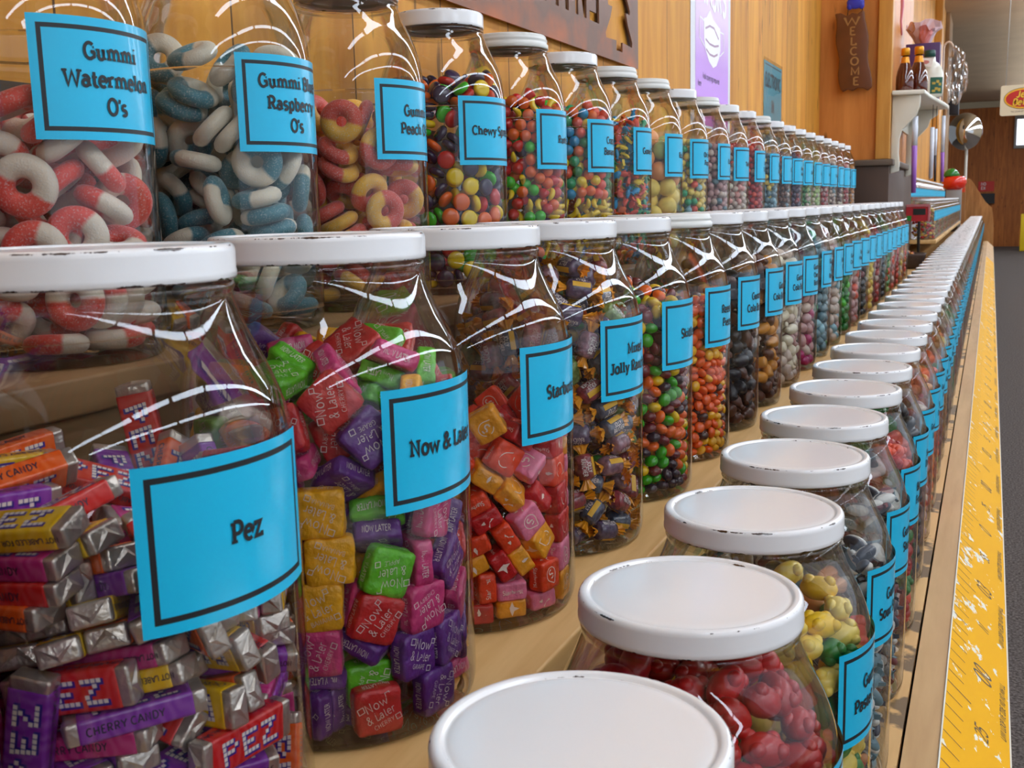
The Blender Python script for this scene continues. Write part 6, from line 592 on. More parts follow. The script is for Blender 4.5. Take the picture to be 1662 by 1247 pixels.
# which sweets the photo shows one by one; the rest of a filling is one mesh
KEEP = {
 'M0': [0,1,2,3,4,5,6,7,8,9,10,13,14,15,20,24,25,28,29,30,32,35,38,40,42,47,48,56,60,62,63,64,65,67,73,75,76,77,78,82,83,84,85,86,89,91,93,94,96,99,102,103,104,106,107,108,112,115,118,120,123,126,128,137,162,164],
 'M1': [4,5,7,8,9,10,11,12,13,14,15,16,17,18,20,22,23,24,25,26,29,32,34,35,36,37,40,41,42,44,45,46,48,49,54,55,58,63,65,67,72,73,75,76,78,80,83,86,87,88,90,91,96,97,99,100,101,103,104,106,107,108,109,115,117,118,122,123,127,128,130,133,134,135,141,145,147,148,149,150],
 'M2': [1,2,3,5,6,8,11,12,14,20,25,26,32,33,34,36,37,38,40,44,46,54,61,67,68,70,72,73,75,76,78,81,83,85,86,87,91,94,95,96,97,99,101,104,105,106,111,112,113,118,119,120,126,129,130,131],
 'M3': [0,1,2,3,4,5,6,7,10,11,12,14,15,17,18,19,20,21,23,24,26,27,29,31,32,33,34,35,36,37,38,39,40,41,43,44,46,47,48,49,50,52,53,54,55,56,58,60,61,62,63,65,66,69,70,72,74,76,77,78,81,82,84,85,87,88,90,91,94,95,96,97,101,105,106,107,108,109,111,112,114,115,117,118,119,120,121,122,125,126,127,128,130,131,132,135,136,137,138,139],
 'M4': [0,1,3,4,5,6,7,8,12,13,17,22,23,24,26,27,28,33,34,36,37,39,42,46,50,52,53,54,55,58,60,61,62,71,74,75,76,80,81,82,84,85,87,89,90,91,93,96,99,101,102,103,105,106,107,108,110,111,112,115,120,123,124,125,126,130,133,134,135,140,144,145,147,151,152,161,162,164,167,169,170,171,174,175,179,181,183,185,186,188,194,195,196,198,199,203,207,210,211,212,214,216,217,219,220,224,226,227,229,232,233,234,235,236,237,238,241,242,244,245,248,250,253,255,256,259,260,261,263,265,269,272,274,275,277,279,282,283,284,288,289,290,294,296,297,301,302,303,305,308,309,313,315,317,318,320,321,322,324,327,329,330,331,333,334,335,340,342,343,345,346,348,349,352,353,354,356,358,362,364,365,366,368,369,372,373],
 'M5': [2,11,16,20,22,24,26,31,33,41,51,60,61,62,63,69,70,73,75,76,79,82,83,91,99,101,108,112,115,116,117,120,123,125,126,127,132,133,135,138,139,140,141,142,149,150,153,155,156,158,160,164,171,173,174,175,176,181,183,187,189,192,195,197,200,201,202,204,206,208,211,216,217,219,220,221,223,224,227,229,230,231,233,237,239,240,241,242,249,250,253,254,255,256,257,260,263,264,269,270,271,274,275,280,281,283,284,286,287,289,291,292,293,297,301,303,304,305,306,309,311,312,313,317,318,323,326,328,329,332,334,335,337,338,339,348,350,352,353,354,359,363,366,367,368,372,373,374,376],
 'M6': [51,52,53,54,55,56,57,61,62,63,64,65,66,67,75,80,82,90,99,102,103,104,109,112,113,117,120,121,123,128,131,134,135,138,139,140,144,145,149,151,153,154,158,159,161,162,163,167,168,172,173,175,178,179,181,182,184,186,187,192,193],
 'M7': [47,48,49,50,51,52,53,55,56,57,59,61,63,64,65,67,70,72,75,82,96,99,103,104,112,113,117,120,121,125,128,131,132,134,135,138,144,145,147,149,150,151,152,153,154,155,158,161,162,163,168,171,172,173,175,181,184,186,187,190,192,193],
 'M8': [47,48,49,50,51,52,53,55,56,57,63,67,82,99,103,104,112,117,120,121,128,131,132,134,135,138,139,144,145,149,151,152,154,158,162,163,168,172,173,175,176,181,184,190,192,193],
 'U0': [21,23,24,27,28,29,30,31,32,33,35,37,38,39,40,41,42,43,44,45,47,48,49,50,51,52,54,55,56,57,58,59,61,65,69,72,73,74,75,76,78,79,80,81,82,83,84,85,86,87],
 'U1': [0,1,2,4,7,8,9,11,12,14,15,16,17,19,20,22,23,24,26,27,28,29,30,32,33,34,35,36,37,38,40,41,42,43,44,45,46,47,48,49,50,51,52,53,54,55,56,57,59,60,61,62,63,64,65,68,70,71,72,73,74,77,78,79,80,81,82,83,84,85,86,87],
 'U2': [12,13,14,16,17,19,20,21,23,25,28,29,30,31,32,33,34,35,36,37,38,40,41,42,43,44,45,46,47,48,49,50,51,53,54,55,56,58,60,61,62,63,64,66,67,68,69,70,71,72,74,75,76,77,78,79,80,81,82,83,84,85,86,87],
 'U3': [0,2,3,5,6,7,10,12,14,15,18,19,20,21,22,23,24,31,32,34,35,37,41,44,45,47,48,49,50,51,52,53,54,59,63,65,67,70,72,74,75,76,77,79,81,82,85,86,88,89,90,92,94,95,97,99,100,101,103,105,108,110,111,112,113,114,115,117,118,120,121,123,125,126,127,128,130,131,132,133,134,137,138,139,140,142,143,144,148,149,150,151,152,153,154,155,156,159,160,161,162,163,164,165,166,167,168,169,171,172,173,175,178,191,192,193,194,196,197,199,200,203,204,205,206,207,208,209,211,212,213,216,217,219,220,222,223,225,227,229,230,232,233,239,241,243,244],
 'U4': [2,6,7,22,28,30,37,39,41,42,43,46,50,52,61,78,82,91,98,100,109,110,119,120,127,147,151,154,156,162,169,179,184,194,195,197,198,203,207,210,216,220,221,233,234,241,246,247,248,250,253,256,260,261,264,265,266,267,271,273,274,275,280,281,283,284,286,288,289,290,291,293,294,296,298,299,300,305,308,311,312,313,315,316,317,319,320,322,328,329,331,333,335,336,338,339,345,348,349,352,354,355,356,357,358,360,368,392,397,399,404,408,411,414,415,416,417,420,423,424,428,429,430,431,434,437,438,440,441,443,445,447,449,450],
 'U5': [2,5,6,7,22,25,28,37,39,41,50,52,82,91,98,100,109,110,126,137,151,154,156,162,169,174,176,178,179,184,197,198,203,207,209,210,220,221,223,233,234,237,240,241,246,247,248,250,253,256,261,263,264,265,266,267,271,273,274,275,276,279,280,281,283,284,286,288,290,291,293,296,298,305,308,311,312,313,315,317,319,322,325,328,329,331,333,335,336,337,338,339,341,343,345,348,349,351,352,353,355,356,357,358,359,360,368,404,406,411,412,414,415,416,417,420,423,424,428,429,430,431,432,433,434,437,438,439,441,443,445,449,450,451,458,463,465,467,468,471,472],
 'U6': [2,6,15,22,25,28,30,37,39,41,50,52,82,91,93,98,100,109,110,112,119,125,127,128,134,151,154,155,156,162,164,169,178,179,181,184,191,197,198,203,207,210,219,220,221,227,231,233,234,237,238,241,245,246,247,249,255,256,258,261,264,265,266,267,271,273,274,276,277,280,281,283,284,285,286,288,290,291,293,296,298,299,300,305,308,310,311,312,313,315,317,318,319,322,324,325,326,328,329,331,332,333,335,336,337,338,340,341,342,344,345,346,348,349,350,352,353,355,356,357,358,359,360,367,399,404,406,407,411,414,415,416,417,418,421,423,424,428,429,430,431,433,434,437,438,441,445,446,447,449,450,451,455,456,458,459,460,463,465,466,467,468,469,470,471,472,473],
 'U7': [1,2,4,6,7,11,12,14,16,17,20,24,25,27,29,30,32,35,36,38,39,41,42,44,45,49,50,52,53,54,56,62,63,67,69,71,73,75,76,77,81],
 'B0': [],
 'B1': [0,1,2,3,5,7,11,13,14,15,17,18,20,22,23,26,27,31,34,37,46,47,48,49,53,54,56,58,60,68],
 'B2': [43,46,47,48,49,52,53,54,56,57,58,60,64,66,67,75,76,82,84,88,90,91,95,96,99,104,112,117,121,131,134],
 'B3': [57,58,59,60,61,62,63,64,66,67,68,69,75,76,79,81,82,88,94,99,103,104,107,108,112,120,121,131,135,144,145,149,151,154,158,162,163,168,172,173,181,192,193],
 'B4': [52,53,54,56,57,58,60,62,64,65,66,67,68,69,71,73,75,76,78,79,81,82,83,84,85,87,88,89,91,92,94,95,96,97,98,99,100,101,103,104,108,109,121,131,135,145,149,154,158,162,163,168,172,173,181,184,192],
 'B5': [43,44,46,47,48,49,52,53,54,56,57,58,62,63,64,65,67,68,70,71,72,73,74,76,78,81,91,92,95,104,108,115,117,121,126,133,135,136,141,142,143,145,146,147,149,154,162,163,168,173,181,184,192,193],
}
FARM = {}
# ------------------------------------------------------------------ jars
H = .2655
PROF_M = [(0, .0045), (.045, .0035), (.062, .001), (.0715, .0), (.0752, .0015), (.0778, .006), (.0789, .013), (.0790, .03), (.0790, .150), (.0789, .168), (.0783, .180), (.0770, .190), (.0748, .1995), (.0716, .2085), (.0678, .2168), (.0642, .2240), (.0606, .2320), (.0580, .2390), (.0568, .2440), (.0573, .2462), (.0578, .2478), (.0572, .2494), (.0556, .2502), (.0548, .2520), (.0552, .2545), (.0546, .2580), (.0540, .2640)]
PROF_U = [(0, .0045), (.035, .0035), (.048, .001), (.0560, .0), (.0592, .0015), (.0611, .006), (.0619, .013), (.0620, .03), (.0620, .160), (.0619, .176), (.0613, .188), (.0602, .197), (.0584, .206), (.0556, .215), (.0524, .2225), (.0488, .2300), (.0458, .2370), (.0440, .2420), (.0428, .2450), (.0424, .2465), (.0430, .2482), (.0424, .2496), (.0412, .2504), (.0404, .252), (.0408, .2545), (.0403, .258), (.0398, .264)]
def lid_prof(R, h=.0145):
    return [(R * .90, .0016), (R * .965, .0002), (R * .992, .0), (R, .0010), (R, .0030), (R * .996, .0040), (R * .997, .0112), (R * .992, .0126), (R * .981, .0137), (R * .965, .0143), (R * .945, .0145), (R * .925, .0144), (R * .908, .0139), (R * .895, .0130), (R * .885, .0128), (R * .870, .0131), (R * .84, .0135), (R * .78, .0136), (0, .0136)]
def lid_prof_plastic(R):
    p = [(R * .90, .0016), (R * .99, .0), (R * 1.01, .001), (R * 1.01, .0052), (R * .985, .0062), (R * .975, .0078), (R * .988, .0088), (R * .988, .0104), (R * .968, .0112), (R * .965, .0128), (R * .955, .0142), (R * .93, .0152)]
    for k in range(6):
        a = R * (.88 - k * .055); p += [(a, .0152), (a - R * .012, .0146), (a - R * .035, .0146), (a - R * .045, .0152)]
    return p + [(0, .0152)]
def smooth_prof(prof, k=3):
    """Catmull-Rom through the profile points, for unbroken highlights"""
    out = []
    for i in range(len(prof) - 1):
        p0 = prof[max(i - 1, 0)]; p1 = prof[i]; p2 = prof[i + 1]; p3 = prof[min(i + 2, len(prof) - 1)]
        for j in range(k):
            t = j / k
            out.append(tuple(.5 * (2 * b + (c - a) * t + (2 * a - 5 * b + 4 * c - d) * t * t + (3 * b - 3 * c + d - a) * t ** 3) for a, b, c, d in zip(p0, p1, p2, p3)))
    return [(max(r, 0), z) for r, z in out] + [prof[-1]]
def scaled(prof, s): return [(r * s, z * s) for r, z in prof]
JT = {}
def jar_type(key, prof, rl, s, nseg, lidm, lab_half, z0, z1):
    R = max(p[0] for p in prof) * s
    d = dict(R=R, s=s, H=H * s, rl=rl * s)
    d['body'] = MB().lathe(scaled(smooth_prof(prof, 4 if nseg > 60 else 1), s), nseg).mesh('glass_body_' + key, [GLASS, GLASS_REFRACTION_TINT])
    for f in d['body'].polygons:                          # thick foot and thread bead: dark refraction lines put into the tint
        z = f.center.z / s
        if (z < .0065 and math.hypot(f.center.x, f.center.y) > .85 * R) or .2458 < z < .2500 or .2535 < z < .2560: f.material_index = 1
    d['lid'] = MB().lathe(scaled(lid_prof(rl), s), nseg).mesh('lid_' + key, lidm)
    d['lidp'] = MB().lathe(scaled(lid_prof_plastic(rl), s), nseg).mesh('lidp_' + key, LID_P)
    # paper label wrapped round the front: cells cut at the border lines
    rr = R + .0004
    w = lab_half * s; z0 *= s; z1 *= s
    xs = sorted(set([-w, -w + .0044 * s, -w + .0068 * s, w - .0068 * s, w - .0044 * s, w] + [(-w + .0068 * s) + (2 * w - .0136 * s) * i / (24 if nseg > 60 else 12) for i in range(25 if nseg > 60 else 13)]))
    zs = [z0, z0 + .0044 * s, z0 + .0068 * s, z1 - .0068 * s, z1 - .0044 * s, z1]
    xs2 = []
    for v in xs:
        if not xs2 or v - xs2[-1] > 1e-6: xs2.append(v)
    xs = xs2
    mb = MB(); vs = [Vector((rr * math.cos(x / R), rr * math.sin(x / R), z)) for z in zs for x in xs]
    nx = len(xs)
    mb.v = vs
    for j in range(len(zs) - 1):
        for i in range(nx - 1):
            xm = (xs[i] + xs[i + 1]) / 2; zm = (zs[j] + zs[j + 1]) / 2
            inx = abs(xm) < w - .0044 * s and z0 + .0044 * s < zm < z1 - .0044 * s
            core = abs(xm) < w - .0068 * s and z0 + .0068 * s < zm < z1 - .0068 * s
            mb.f.append((j * nx + i, j * nx + i + 1, (j + 1) * nx + i + 1, (j + 1) * nx + i)); mb.mi.append(1 if (inx and not core) else 0); mb.sm.append(True)
    d['label'] = mb.mesh('label_' + key, [CYAN, BLACK])
    d['zc'] = (z0 + z1) / 2
    JT[key] = d
jar_type('M', PROF_M, .0589, 1, 96, LID_M, .045, .1245, .1885)
jar_type('m', PROF_M, .0589, 1, 36, LID_M, .045, .1245, .1885)
jar_type('U', PROF_U, .0432, 1, 80, LID_U, .045, .1210, .1840)
jar_type('u', PROF_U, .0432, 1, 32, LID_U, .045, .1210, .1840)
jar_type('s', PROF_M, .0589, .70, 24, LID_M, .045, .1245, .1885)
TEXTS = {}
def lettering(key, lines, size):
    k = (key, tuple(lines), size)
    if k in TEXTS: return TEXTS[k]
    T = JT[key]; R = T['R']; rr = R + .00085
    mb = MB()
    pitch = size * 1.72
    for i, s in enumerate(lines):
        vs, fs = text_flat(s, size, w=.205)
        y0 = T['zc'] - size * .45 + ((len(lines) - 1) / 2 - i) * pitch
        mb.add([Vector((rr * math.cos(p[0] / R), rr * math.sin(p[0] / R), y0 + p[1])) for p in vs], fs)
    TEXTS[k] = mb.mesh('lettering', BLACK)
    return TEXTS[k]

def jar(key, x, y, z, label, lines=None, size=.0083, rz=0.0, plastic=False, group=None):
    T = JT[key]
    t = thing('candy_jar', label, 'jar', (x, y, z + .0003), group, rz)
    obj('glass_body', T['body'], t)
    obj('lid', T['lidp'] if plastic else T['lid'], t, (0, 0, T['H'] - .0145 * T['s'])).rotation_euler = (0, 0, rnd.random() * 6.28)
    lb = obj('label_sticker', T['label'], t)
    if lines: obj('lettering', lettering(key, lines, size * T['s']), lb)
    return t

# ------------------------------------------------------------------ sweets: meshes with their parts
CACHE = {}
def cached(fn):
    def g(*a):
        k = (fn.__name__,) + a
        if k not in CACHE: CACHE[k] = fn(*a)
        return CACHE[k]
    return g
SW = dict(purple=(128, 46, 158), red=(206, 30, 30), yellow=(232, 180, 22), orange=(240, 92, 20), magenta=(186, 40, 112),
          nl_green=(98, 186, 40), nl_red=(204, 46, 46), nl_yellow=(250, 178, 24), nl_purple=(98, 46, 128), nl_pink=(206, 62, 118),
          sb_red=(242, 72, 34), sb_orange=(250, 164, 38), sb_cherry=(200, 32, 34), sb_pink=(242, 126, 158),
          maroon=(120, 32, 40), grape=(66, 44, 54), lime=(62, 168, 26), tangerine=(246, 108, 34), lemon=(246, 198, 26),
          rp_orange=(246, 98, 24), rp_yellow=(248, 182, 26), rp_brown=(82, 48, 38),
          violet=(62, 48, 76), green=(66, 196, 40), sunny=(252, 214, 26), coral=(238, 88, 62), aqua=(40, 150, 200), teal=(44, 168, 116),
          peach=(244, 160, 92), pastel_yellow=(246, 214, 96), pastel_green=(182, 206, 124), pastel_blue=(150, 200, 214), pastel_pink=(240, 170, 160),
          cream=(238, 226, 198), deep_red=(178, 20, 14), gum_green=(40, 130, 50), navy=(46, 52, 72), black=(34, 28, 32), cola=(92, 48, 26), amber=(214, 140, 40), pale=(214, 192, 176), grey_blue=(106, 140, 150), brown=(104, 62, 40), dusty=(196, 150, 146), white=(236, 232, 224))
def hard(c): return mat('candy_shell_' + c, SW[c], 0.22, coat=0.4)
def gummy(c): return mat('gummy_' + c, SW[c], 0.38, coat=0.2, bump=(260, .35, .0008), vary=(45, .10))
def paper(c): return mat('wax_paper_' + c, SW[c], 0.36, coat=0.15, bump=(150, .9, .0022), vary=(110, .14))
FOIL = mat('silver_foil', (200, 190, 180), 0.28, metal=.75, bump=(240, .7, .0012))
INK_W = mat('white_ink', (236, 222, 216), 0.45)
INK_D = mat('dark_ink', (44, 30, 60), 0.5)
INK_B = mat('blue_ink', (50, 34, 140), 0.45)
def swirl(c):
    n = 'glossy_wrap_' + c
    if n in MATS: return MATS[n]
    m, nt, out = new_mat(n); L = nt.links.new
    b = N(nt, 'ShaderNodeBsdfPrincipled'); b.inputs['Roughness'].default_value = .26; b.inputs['Coat Weight'].default_value = .3; L(b.outputs[0], out.inputs[0])
    tc = N(nt, 'ShaderNodeTexCoord'); wv = N(nt, 'ShaderNodeTexWave'); wv.inputs['Scale'].default_value = 60; wv.inputs['Distortion'].default_value = 9; wv.inputs['Detail Scale'].default_value = 1.4
    L(tc.outputs['Object'], wv.inputs['Vector'])
    mx = N(nt, 'ShaderNodeMix', data_type='RGBA'); mr = N(nt, 'ShaderNodeMapRange'); mr.inputs['To Max'].default_value = .38; L(wv.outputs['Fac'], mr.inputs['Value']); L(mr.outputs[0], mx.inputs[0])
    rgb = SW[c]; mx.inputs[6].default_value = lin(rgb); mx.inputs[7].default_value = lin(tuple(min(255, int(v * .8 + 62)) for v in rgb))
    L(mx.outputs[2], b.inputs['Base Color'])
    add_bump(nt, b, 120, .25, .001)
    MATS[n] = m
    return m

def rbox(hx, hy, hz, r, m, name='wrapper', seg=3, pinch=0.0):
    me = MB().box((-hx, -hy, -hz), (hx, hy, hz)).mesh(name, m, bevel=r, bseg=seg)
    return me
from mathutils import noise
def pillow(hx, hy, hz, m, seed, amt, power=7.0, cuts=7, name='wrapper'):
    """soft paper-wrapped block: a cube with rounded edges and crumpled faces"""
    bm = bmesh.new(); bmesh.ops.create_cube(bm, size=2)
    bmesh.ops.subdivide_edges(bm, edges=bm.edges, cuts=cuts, use_grid_fill=True)
    for v in bm.verts:
        p = v.co; n_ = (abs(p.x) ** power + abs(p.y) ** power + abs(p.z) ** power) ** (1 / power)
        q = Vector((p.x * hx, p.y * hy, p.z * hz)) / n_
        d = noise.noise_vector(q * 160 + Vector((seed * 7.1, seed * 3.3, 0)))
        v.co = q + Vector((d.x, d.y, d.z)) * amt
    for f in bm.faces: f.smooth = True
    me = bpy.data.meshes.new(name); bm.to_mesh(me); bm.free(); me.materials.append(m)
    return me
def flat_on(vs, fs, M):
    return [M @ Vector((p[0], p[1], 0)) for p in vs], fs
BITS = {'P': ('###.', '#..#', '###.', '#...', '#...'), 'E': ('####', '#...', '###.', '#...', '####'), 'Z': ('####', '..#.', '.#..', '#...', '####')}
@cached
def pez_print():
    mb = MB()
    for side in (1, -1):
        M = Matrix.Translation((0, 0, .00487 * side)) @ (Matrix() if side > 0 else Matrix.Rotation(math.pi, 4, 'X'))
        for li, ch in enumerate('PEZ'):
            for pas, (mi, dx, dy, g) in enumerate(((1, .0006, -.0006, .0002), (0, 0, 0, -.00022))):
                for j, row in enumerate(BITS[ch]):
                    for i, c in enumerate(row):
                        if c != '#': continue
                        w, h = .0022, .0021
                        x = -.0185 + .004 + li * .0112 + i * w + dx + (2 - j) * -.0003; y = (2 - j) * h + dy
                        vs = [(x - w/2 - g, y - h/2 - g), (x + w/2 + g, y - h/2 - g), (x + w/2 + g, y + h/2 + g), (x - w/2 - g, y + h/2 + g)]
                        mb.add([M @ Vector((p[0], p[1], .00006 * pas)) for p in vs], [(0, 1, 2, 3)], mi)
        M2 = Matrix.Translation((0, .00838 * side, 0)) @ Matrix.Rotation(-math.pi / 2 * side, 4, 'X') @ (Matrix.Rotation(math.pi, 4, 'Z') if side > 0 else Matrix())
        s, sz = ('NOT LABELED FOR INDIVIDUAL SALE', .0021) if side > 0 else ('CHERRY CANDY', .0030)
        vs, fs = text_flat(s, sz, w=.18, slab=False)
        mb.add([M2 @ Vector((p[0] - (0 if side > 0 else .004), p[1] - sz / 2, 0)) for p in vs], fs, 2)
    return mb.mesh('printing', [INK_W, INK_B, INK_D])
@cached
def pez_foil(side):
    mb = MB().box((.0200, -.0079, -.0045), (.0256, .0079, .0045))
    me = mb.mesh('foil', FOIL, bevel=.0013, bseg=2)
    bm = bmesh.new(); bm.from_mesh(me)
    # folded triangular flap on the end
    vs = [bm.verts.new(p) for p in ((.0258, -.0066, -.0034), (.0258, .0066, -.0034), (.0268, 0, .0012), (.0256, 0, .0036))]
    for f in ((0, 1, 2), (0, 2, 3), (1, 3, 2)): bm.faces.new([vs[i] for i in f])
    if side < 0:
        for v in bm.verts: v.co.x *= -1; v.co.y *= -1
    bm.to_mesh(me); bm.free()
    return me
@cached
def pez(c):
    return [('wrapper', rbox(.0212, .00825, .00475, .0016, swirl(c)), None), ('foil_end', pez_foil(1), 'silver foil end'), ('foil_end', pez_foil(-1), 'silver foil end'), ('printing', pez_print(), None)]

@cached
def nl_print(word, ang):
    mb = MB()
    for side in (1, -1):
        M = Matrix.Translation((0, 0, .0059 * side)) @ (Matrix() if side > 0 else Matrix.Rotation(math.pi, 4, 'X')) @ Matrix.Rotation(ang, 4, 'Z')
        for s, sz, y in (('Now', .0052, .0028), ('& Later', .0048, -.0034), (word, .0024, -.0078)):
            vs, fs = text_flat(s, sz, w=.075, slab=False)
            ww = text_width(s, sz); k = min(1, .0165 / ww)
            mb.add([M @ Vector((p[0] * k, p[1] + y, 0)) for p in vs], fs)
        for x, y, q in ((-.0085, .0062, .0016), (.0082, -.0070, .0014), (.0075, .0075, .0012)):
            v, f = stroke_quads([(x-q, y-q), (x+q, y-q), (x+q, y+q), (x-q, y+q), (x-q, y-q)], .00035)
            mb.add([M @ Vector((p[0], p[1], 0)) for p in v], f)
    for k in range(4):                                   # the print runs on round the edges
        M = Matrix.Rotation(k * math.pi / 2, 4, 'Z') @ Matrix.Translation((0, -.01295, 0)) @ Matrix.Rotation(math.pi / 2, 4, 'X')
        vs, fs = text_flat('NOW LATER', .0034, w=.11, slab=False)
        mb.add([M @ Vector((p[0] * .62, p[1] - .0017, 0)) for p in vs], fs)
    return mb.mesh('printing', INK_W)
@cached
def now_later(c, k):
    me = pillow(.0126, .0126, .0055, paper(c), k, .0009, 10.0)
    words = dict(nl_green='APPLE', nl_red='CHERRY', nl_yellow='BANANA', nl_purple='GRAPE', nl_pink='CHERRY')
    return [('wrapper', me, None), ('printing', nl_print(words[c], (.35, -.6, 1.2)[k]), None)]
@cached
def sb_print():
    mb = MB()
    for side in (1, -1):
        M = Matrix.Translation((0, 0, .00635 * side)) @ (Matrix() if side > 0 else Matrix.Rotation(math.pi, 4, 'X')) @ Matrix.Rotation(.5 * side, 4, 'Z')
        v, f = stroke_quads([(0, -.0072)] + arc(0, .0010, .0048, .0052, -40, 220, 20) + [(0, -.0072)], .0006); mb.add([M @ Vector((p[0], p[1], 0)) for p in v], f)
        v, f = text_flat('S', .0062, w=.16, slab=False); mb.add([M @ Vector((p[0], p[1] - .002, 0)) for p in v], f)
    for k in range(4):
        M = Matrix.Rotation(k * math.pi / 2, 4, 'Z') @ Matrix.Translation((0, -.01035, 0)) @ Matrix.Rotation(math.pi / 2, 4, 'X')
        if k % 2:
            v, f = text_flat('Starburst', .0030, w=.16, slab=False); mb.add([M @ Vector((p[0] * .85, p[1] - .0015, 0)) for p in v], f)
        else:
            pts = [((.0050 if i % 2 == 0 else .0020) * math.sin(i * math.pi / 4), (.0050 if i % 2 == 0 else .0020) * math.cos(i * math.pi / 4)) for i in range(8)]
            mb.add([M @ Vector((p[0], p[1], 0)) for p in pts], [tuple(range(7, -1, -1))])
    return mb.mesh('printing', mat('pale_ink', (250, 222, 206), .45))
@cached
def starburst(c, k):
    return [('wrapper', pillow(.0103, .0103, .0063, paper(c), k + 5, .0005, 11.0), None), ('printing', sb_print(), None)]

@cached
def jr_twist(side):
    mb = MB(); vs = []; n = 18
    ringdata = [(.0102, .0026, 0), (.0125, .0038, .5), (.0150, .0062, 1), (.0178, .0080, 1)]
    rnd2 = random.Random(3 + side)
    for x, r, pl in ringdata:
        for k in range(n):
            a = 2 * math.pi * k / n
            q = r * (1 - .34 * pl * (k % 2)) * (1 + .2 * pl * (rnd2.random() - .5))
            vs.append(Vector((side * (x + .0012 * pl * rnd2.random()), q * math.cos(a), .62 * q * math.sin(a))))
    fs = []
    for i in range(len(ringdata) - 1):
        for k in range(n):
            q = (i * n + k, i * n + (k + 1) % n, (i + 1) * n + (k + 1) % n, (i + 1) * n + k)
            fs.append(q if side < 0 else q[::-1])
    mb.add(vs, fs)
    return mb.mesh('twist', mat('amber_twist_film', (240, 158, 34), .22, coat=.4))
@cached
def jr_print():
    mb = MB(); R = .0083
    for a0 in (0, math.pi):
        vs, fs = text_flat('JOLLY', .0034, w=.2, slab=False)
        v2, f2 = text_flat('RANCHER', .0034, w=.2, slab=False)
        for vv, ff, y in ((vs, fs, .0006), (v2, f2, -.0038)):
            mb.add([Vector((p[0] * .72, (R + .0002) * math.sin((p[1] + y) / R + a0 - .2), (R + .0002) * math.cos((p[1] + y) / R + a0 - .2))) for p in vv], [q[::-1] for q in ff], 0)
        for k in range(4):
            b = [a0 - .2 + (.0050 + i * .0011) / R for i in (k, k + 1)]
            mb.add([Vector((x, (R + .00015) * math.sin(a), (R + .00015) * math.cos(a))) for a in b for x in (-.0075, .0075)], [(0, 1, 3, 2)], 1)
    return mb.mesh('printing', [INK_W, mat('yellow_ink', (236, 178, 40), .45)])
@cached
def jolly(c):
    prof = [(0, -.0108), (.0026, -.0106), (.0058, -.0100), (.0076, -.0085), (.0083, -.005), (.0084, 0), (.0083, .005), (.0076, .0085), (.0058, .0100), (.0026, .0106), (0, .0108)]
    M = Matrix.Rotation(math.pi / 2, 4, 'Y')
    m = mat('film_wrap_' + c, dict(j_grape=(92, 74, 104), j_cherry=(150, 62, 70), j_apple=(120, 140, 74), j_blue=(86, 90, 108), j_melon=(150, 108, 120))[c], .16, coat=.8, bump=(170, .8, .002), vary=(190, .45))
    me = MB().lathe(prof, 16, M=M).mesh('wrapper', m)
    return [('wrapper', me, None), ('twisted_end', jr_twist(1), 'amber twisted film end'), ('twisted_end', jr_twist(-1), 'amber twisted film end'), ('printing', jr_print(), None)]

def ring_mat(a, b_):
    n = 'sugared_ring_%s_%s' % (a, b_)
    if n in MATS: return MATS[n]
    m, nt, out = new_mat(n); L = nt.links.new
    b = N(nt, 'ShaderNodeBsdfPrincipled'); b.inputs['Roughness'].default_value = .55; b.inputs['Sheen Weight'].default_value = .3; L(b.outputs[0], out.inputs[0])
    tc = N(nt, 'ShaderNodeTexCoord'); sp = N(nt, 'ShaderNodeSeparateXYZ'); L(tc.outputs['Object'], sp.inputs[0])
    nz = N(nt, 'ShaderNodeTexNoise'); nz.inputs['Scale'].default_value = 90; L(tc.outputs['Object'], nz.inputs['Vector'])
    ma = N(nt, 'ShaderNodeMath', operation='MULTIPLY_ADD'); L(nz.outputs['Fac'], ma.inputs[0]); ma.inputs[1].default_value = .004; L(sp.outputs[0], ma.inputs[2])
    mr = N(nt, 'ShaderNodeMapRange'); mr.inputs['From Min'].default_value = .0010; mr.inputs['From Max'].default_value = .0034; L(ma.outputs[0], mr.inputs['Value'])
    mx = N(nt, 'ShaderNodeMix', data_type='RGBA'); L(mr.outputs[0], mx.inputs[0]); mx.inputs[6].default_value = lin(a if isinstance(a, tuple) else SW[a]); mx.inputs[7].default_value = lin(b_ if isinstance(b_, tuple) else SW[b_])
    sug = N(nt, 'ShaderNodeTexNoise'); sug.inputs['Scale'].default_value = 900; sug.inputs['Detail'].default_value = 1; L(tc.outputs['Object'], sug.inputs['Vector'])
    sr = N(nt, 'ShaderNodeMapRange'); sr.inputs['From Min'].default_value = .55; sr.inputs['From Max'].default_value = .8; sr.inputs['To Max'].default_value = .5; L(sug.outputs['Fac'], sr.inputs['Value'])
    m2 = N(nt, 'ShaderNodeMix', data_type='RGBA'); L(sr.outputs[0], m2.inputs[0]); L(mx.outputs[2], m2.inputs[6]); m2.inputs[7].default_value = (.85, .85, .85, 1)
    L(m2.outputs[2], b.inputs['Base Color'])
    bp = N(nt, 'ShaderNodeBump'); bp.inputs['Strength'].default_value = .5; bp.inputs['Distance'].default_value = .0006; L(sug.outputs['Fac'], bp.inputs['Height']); L(bp.outputs[0], b.inputs['Normal'])
    MATS[n] = m
    return m
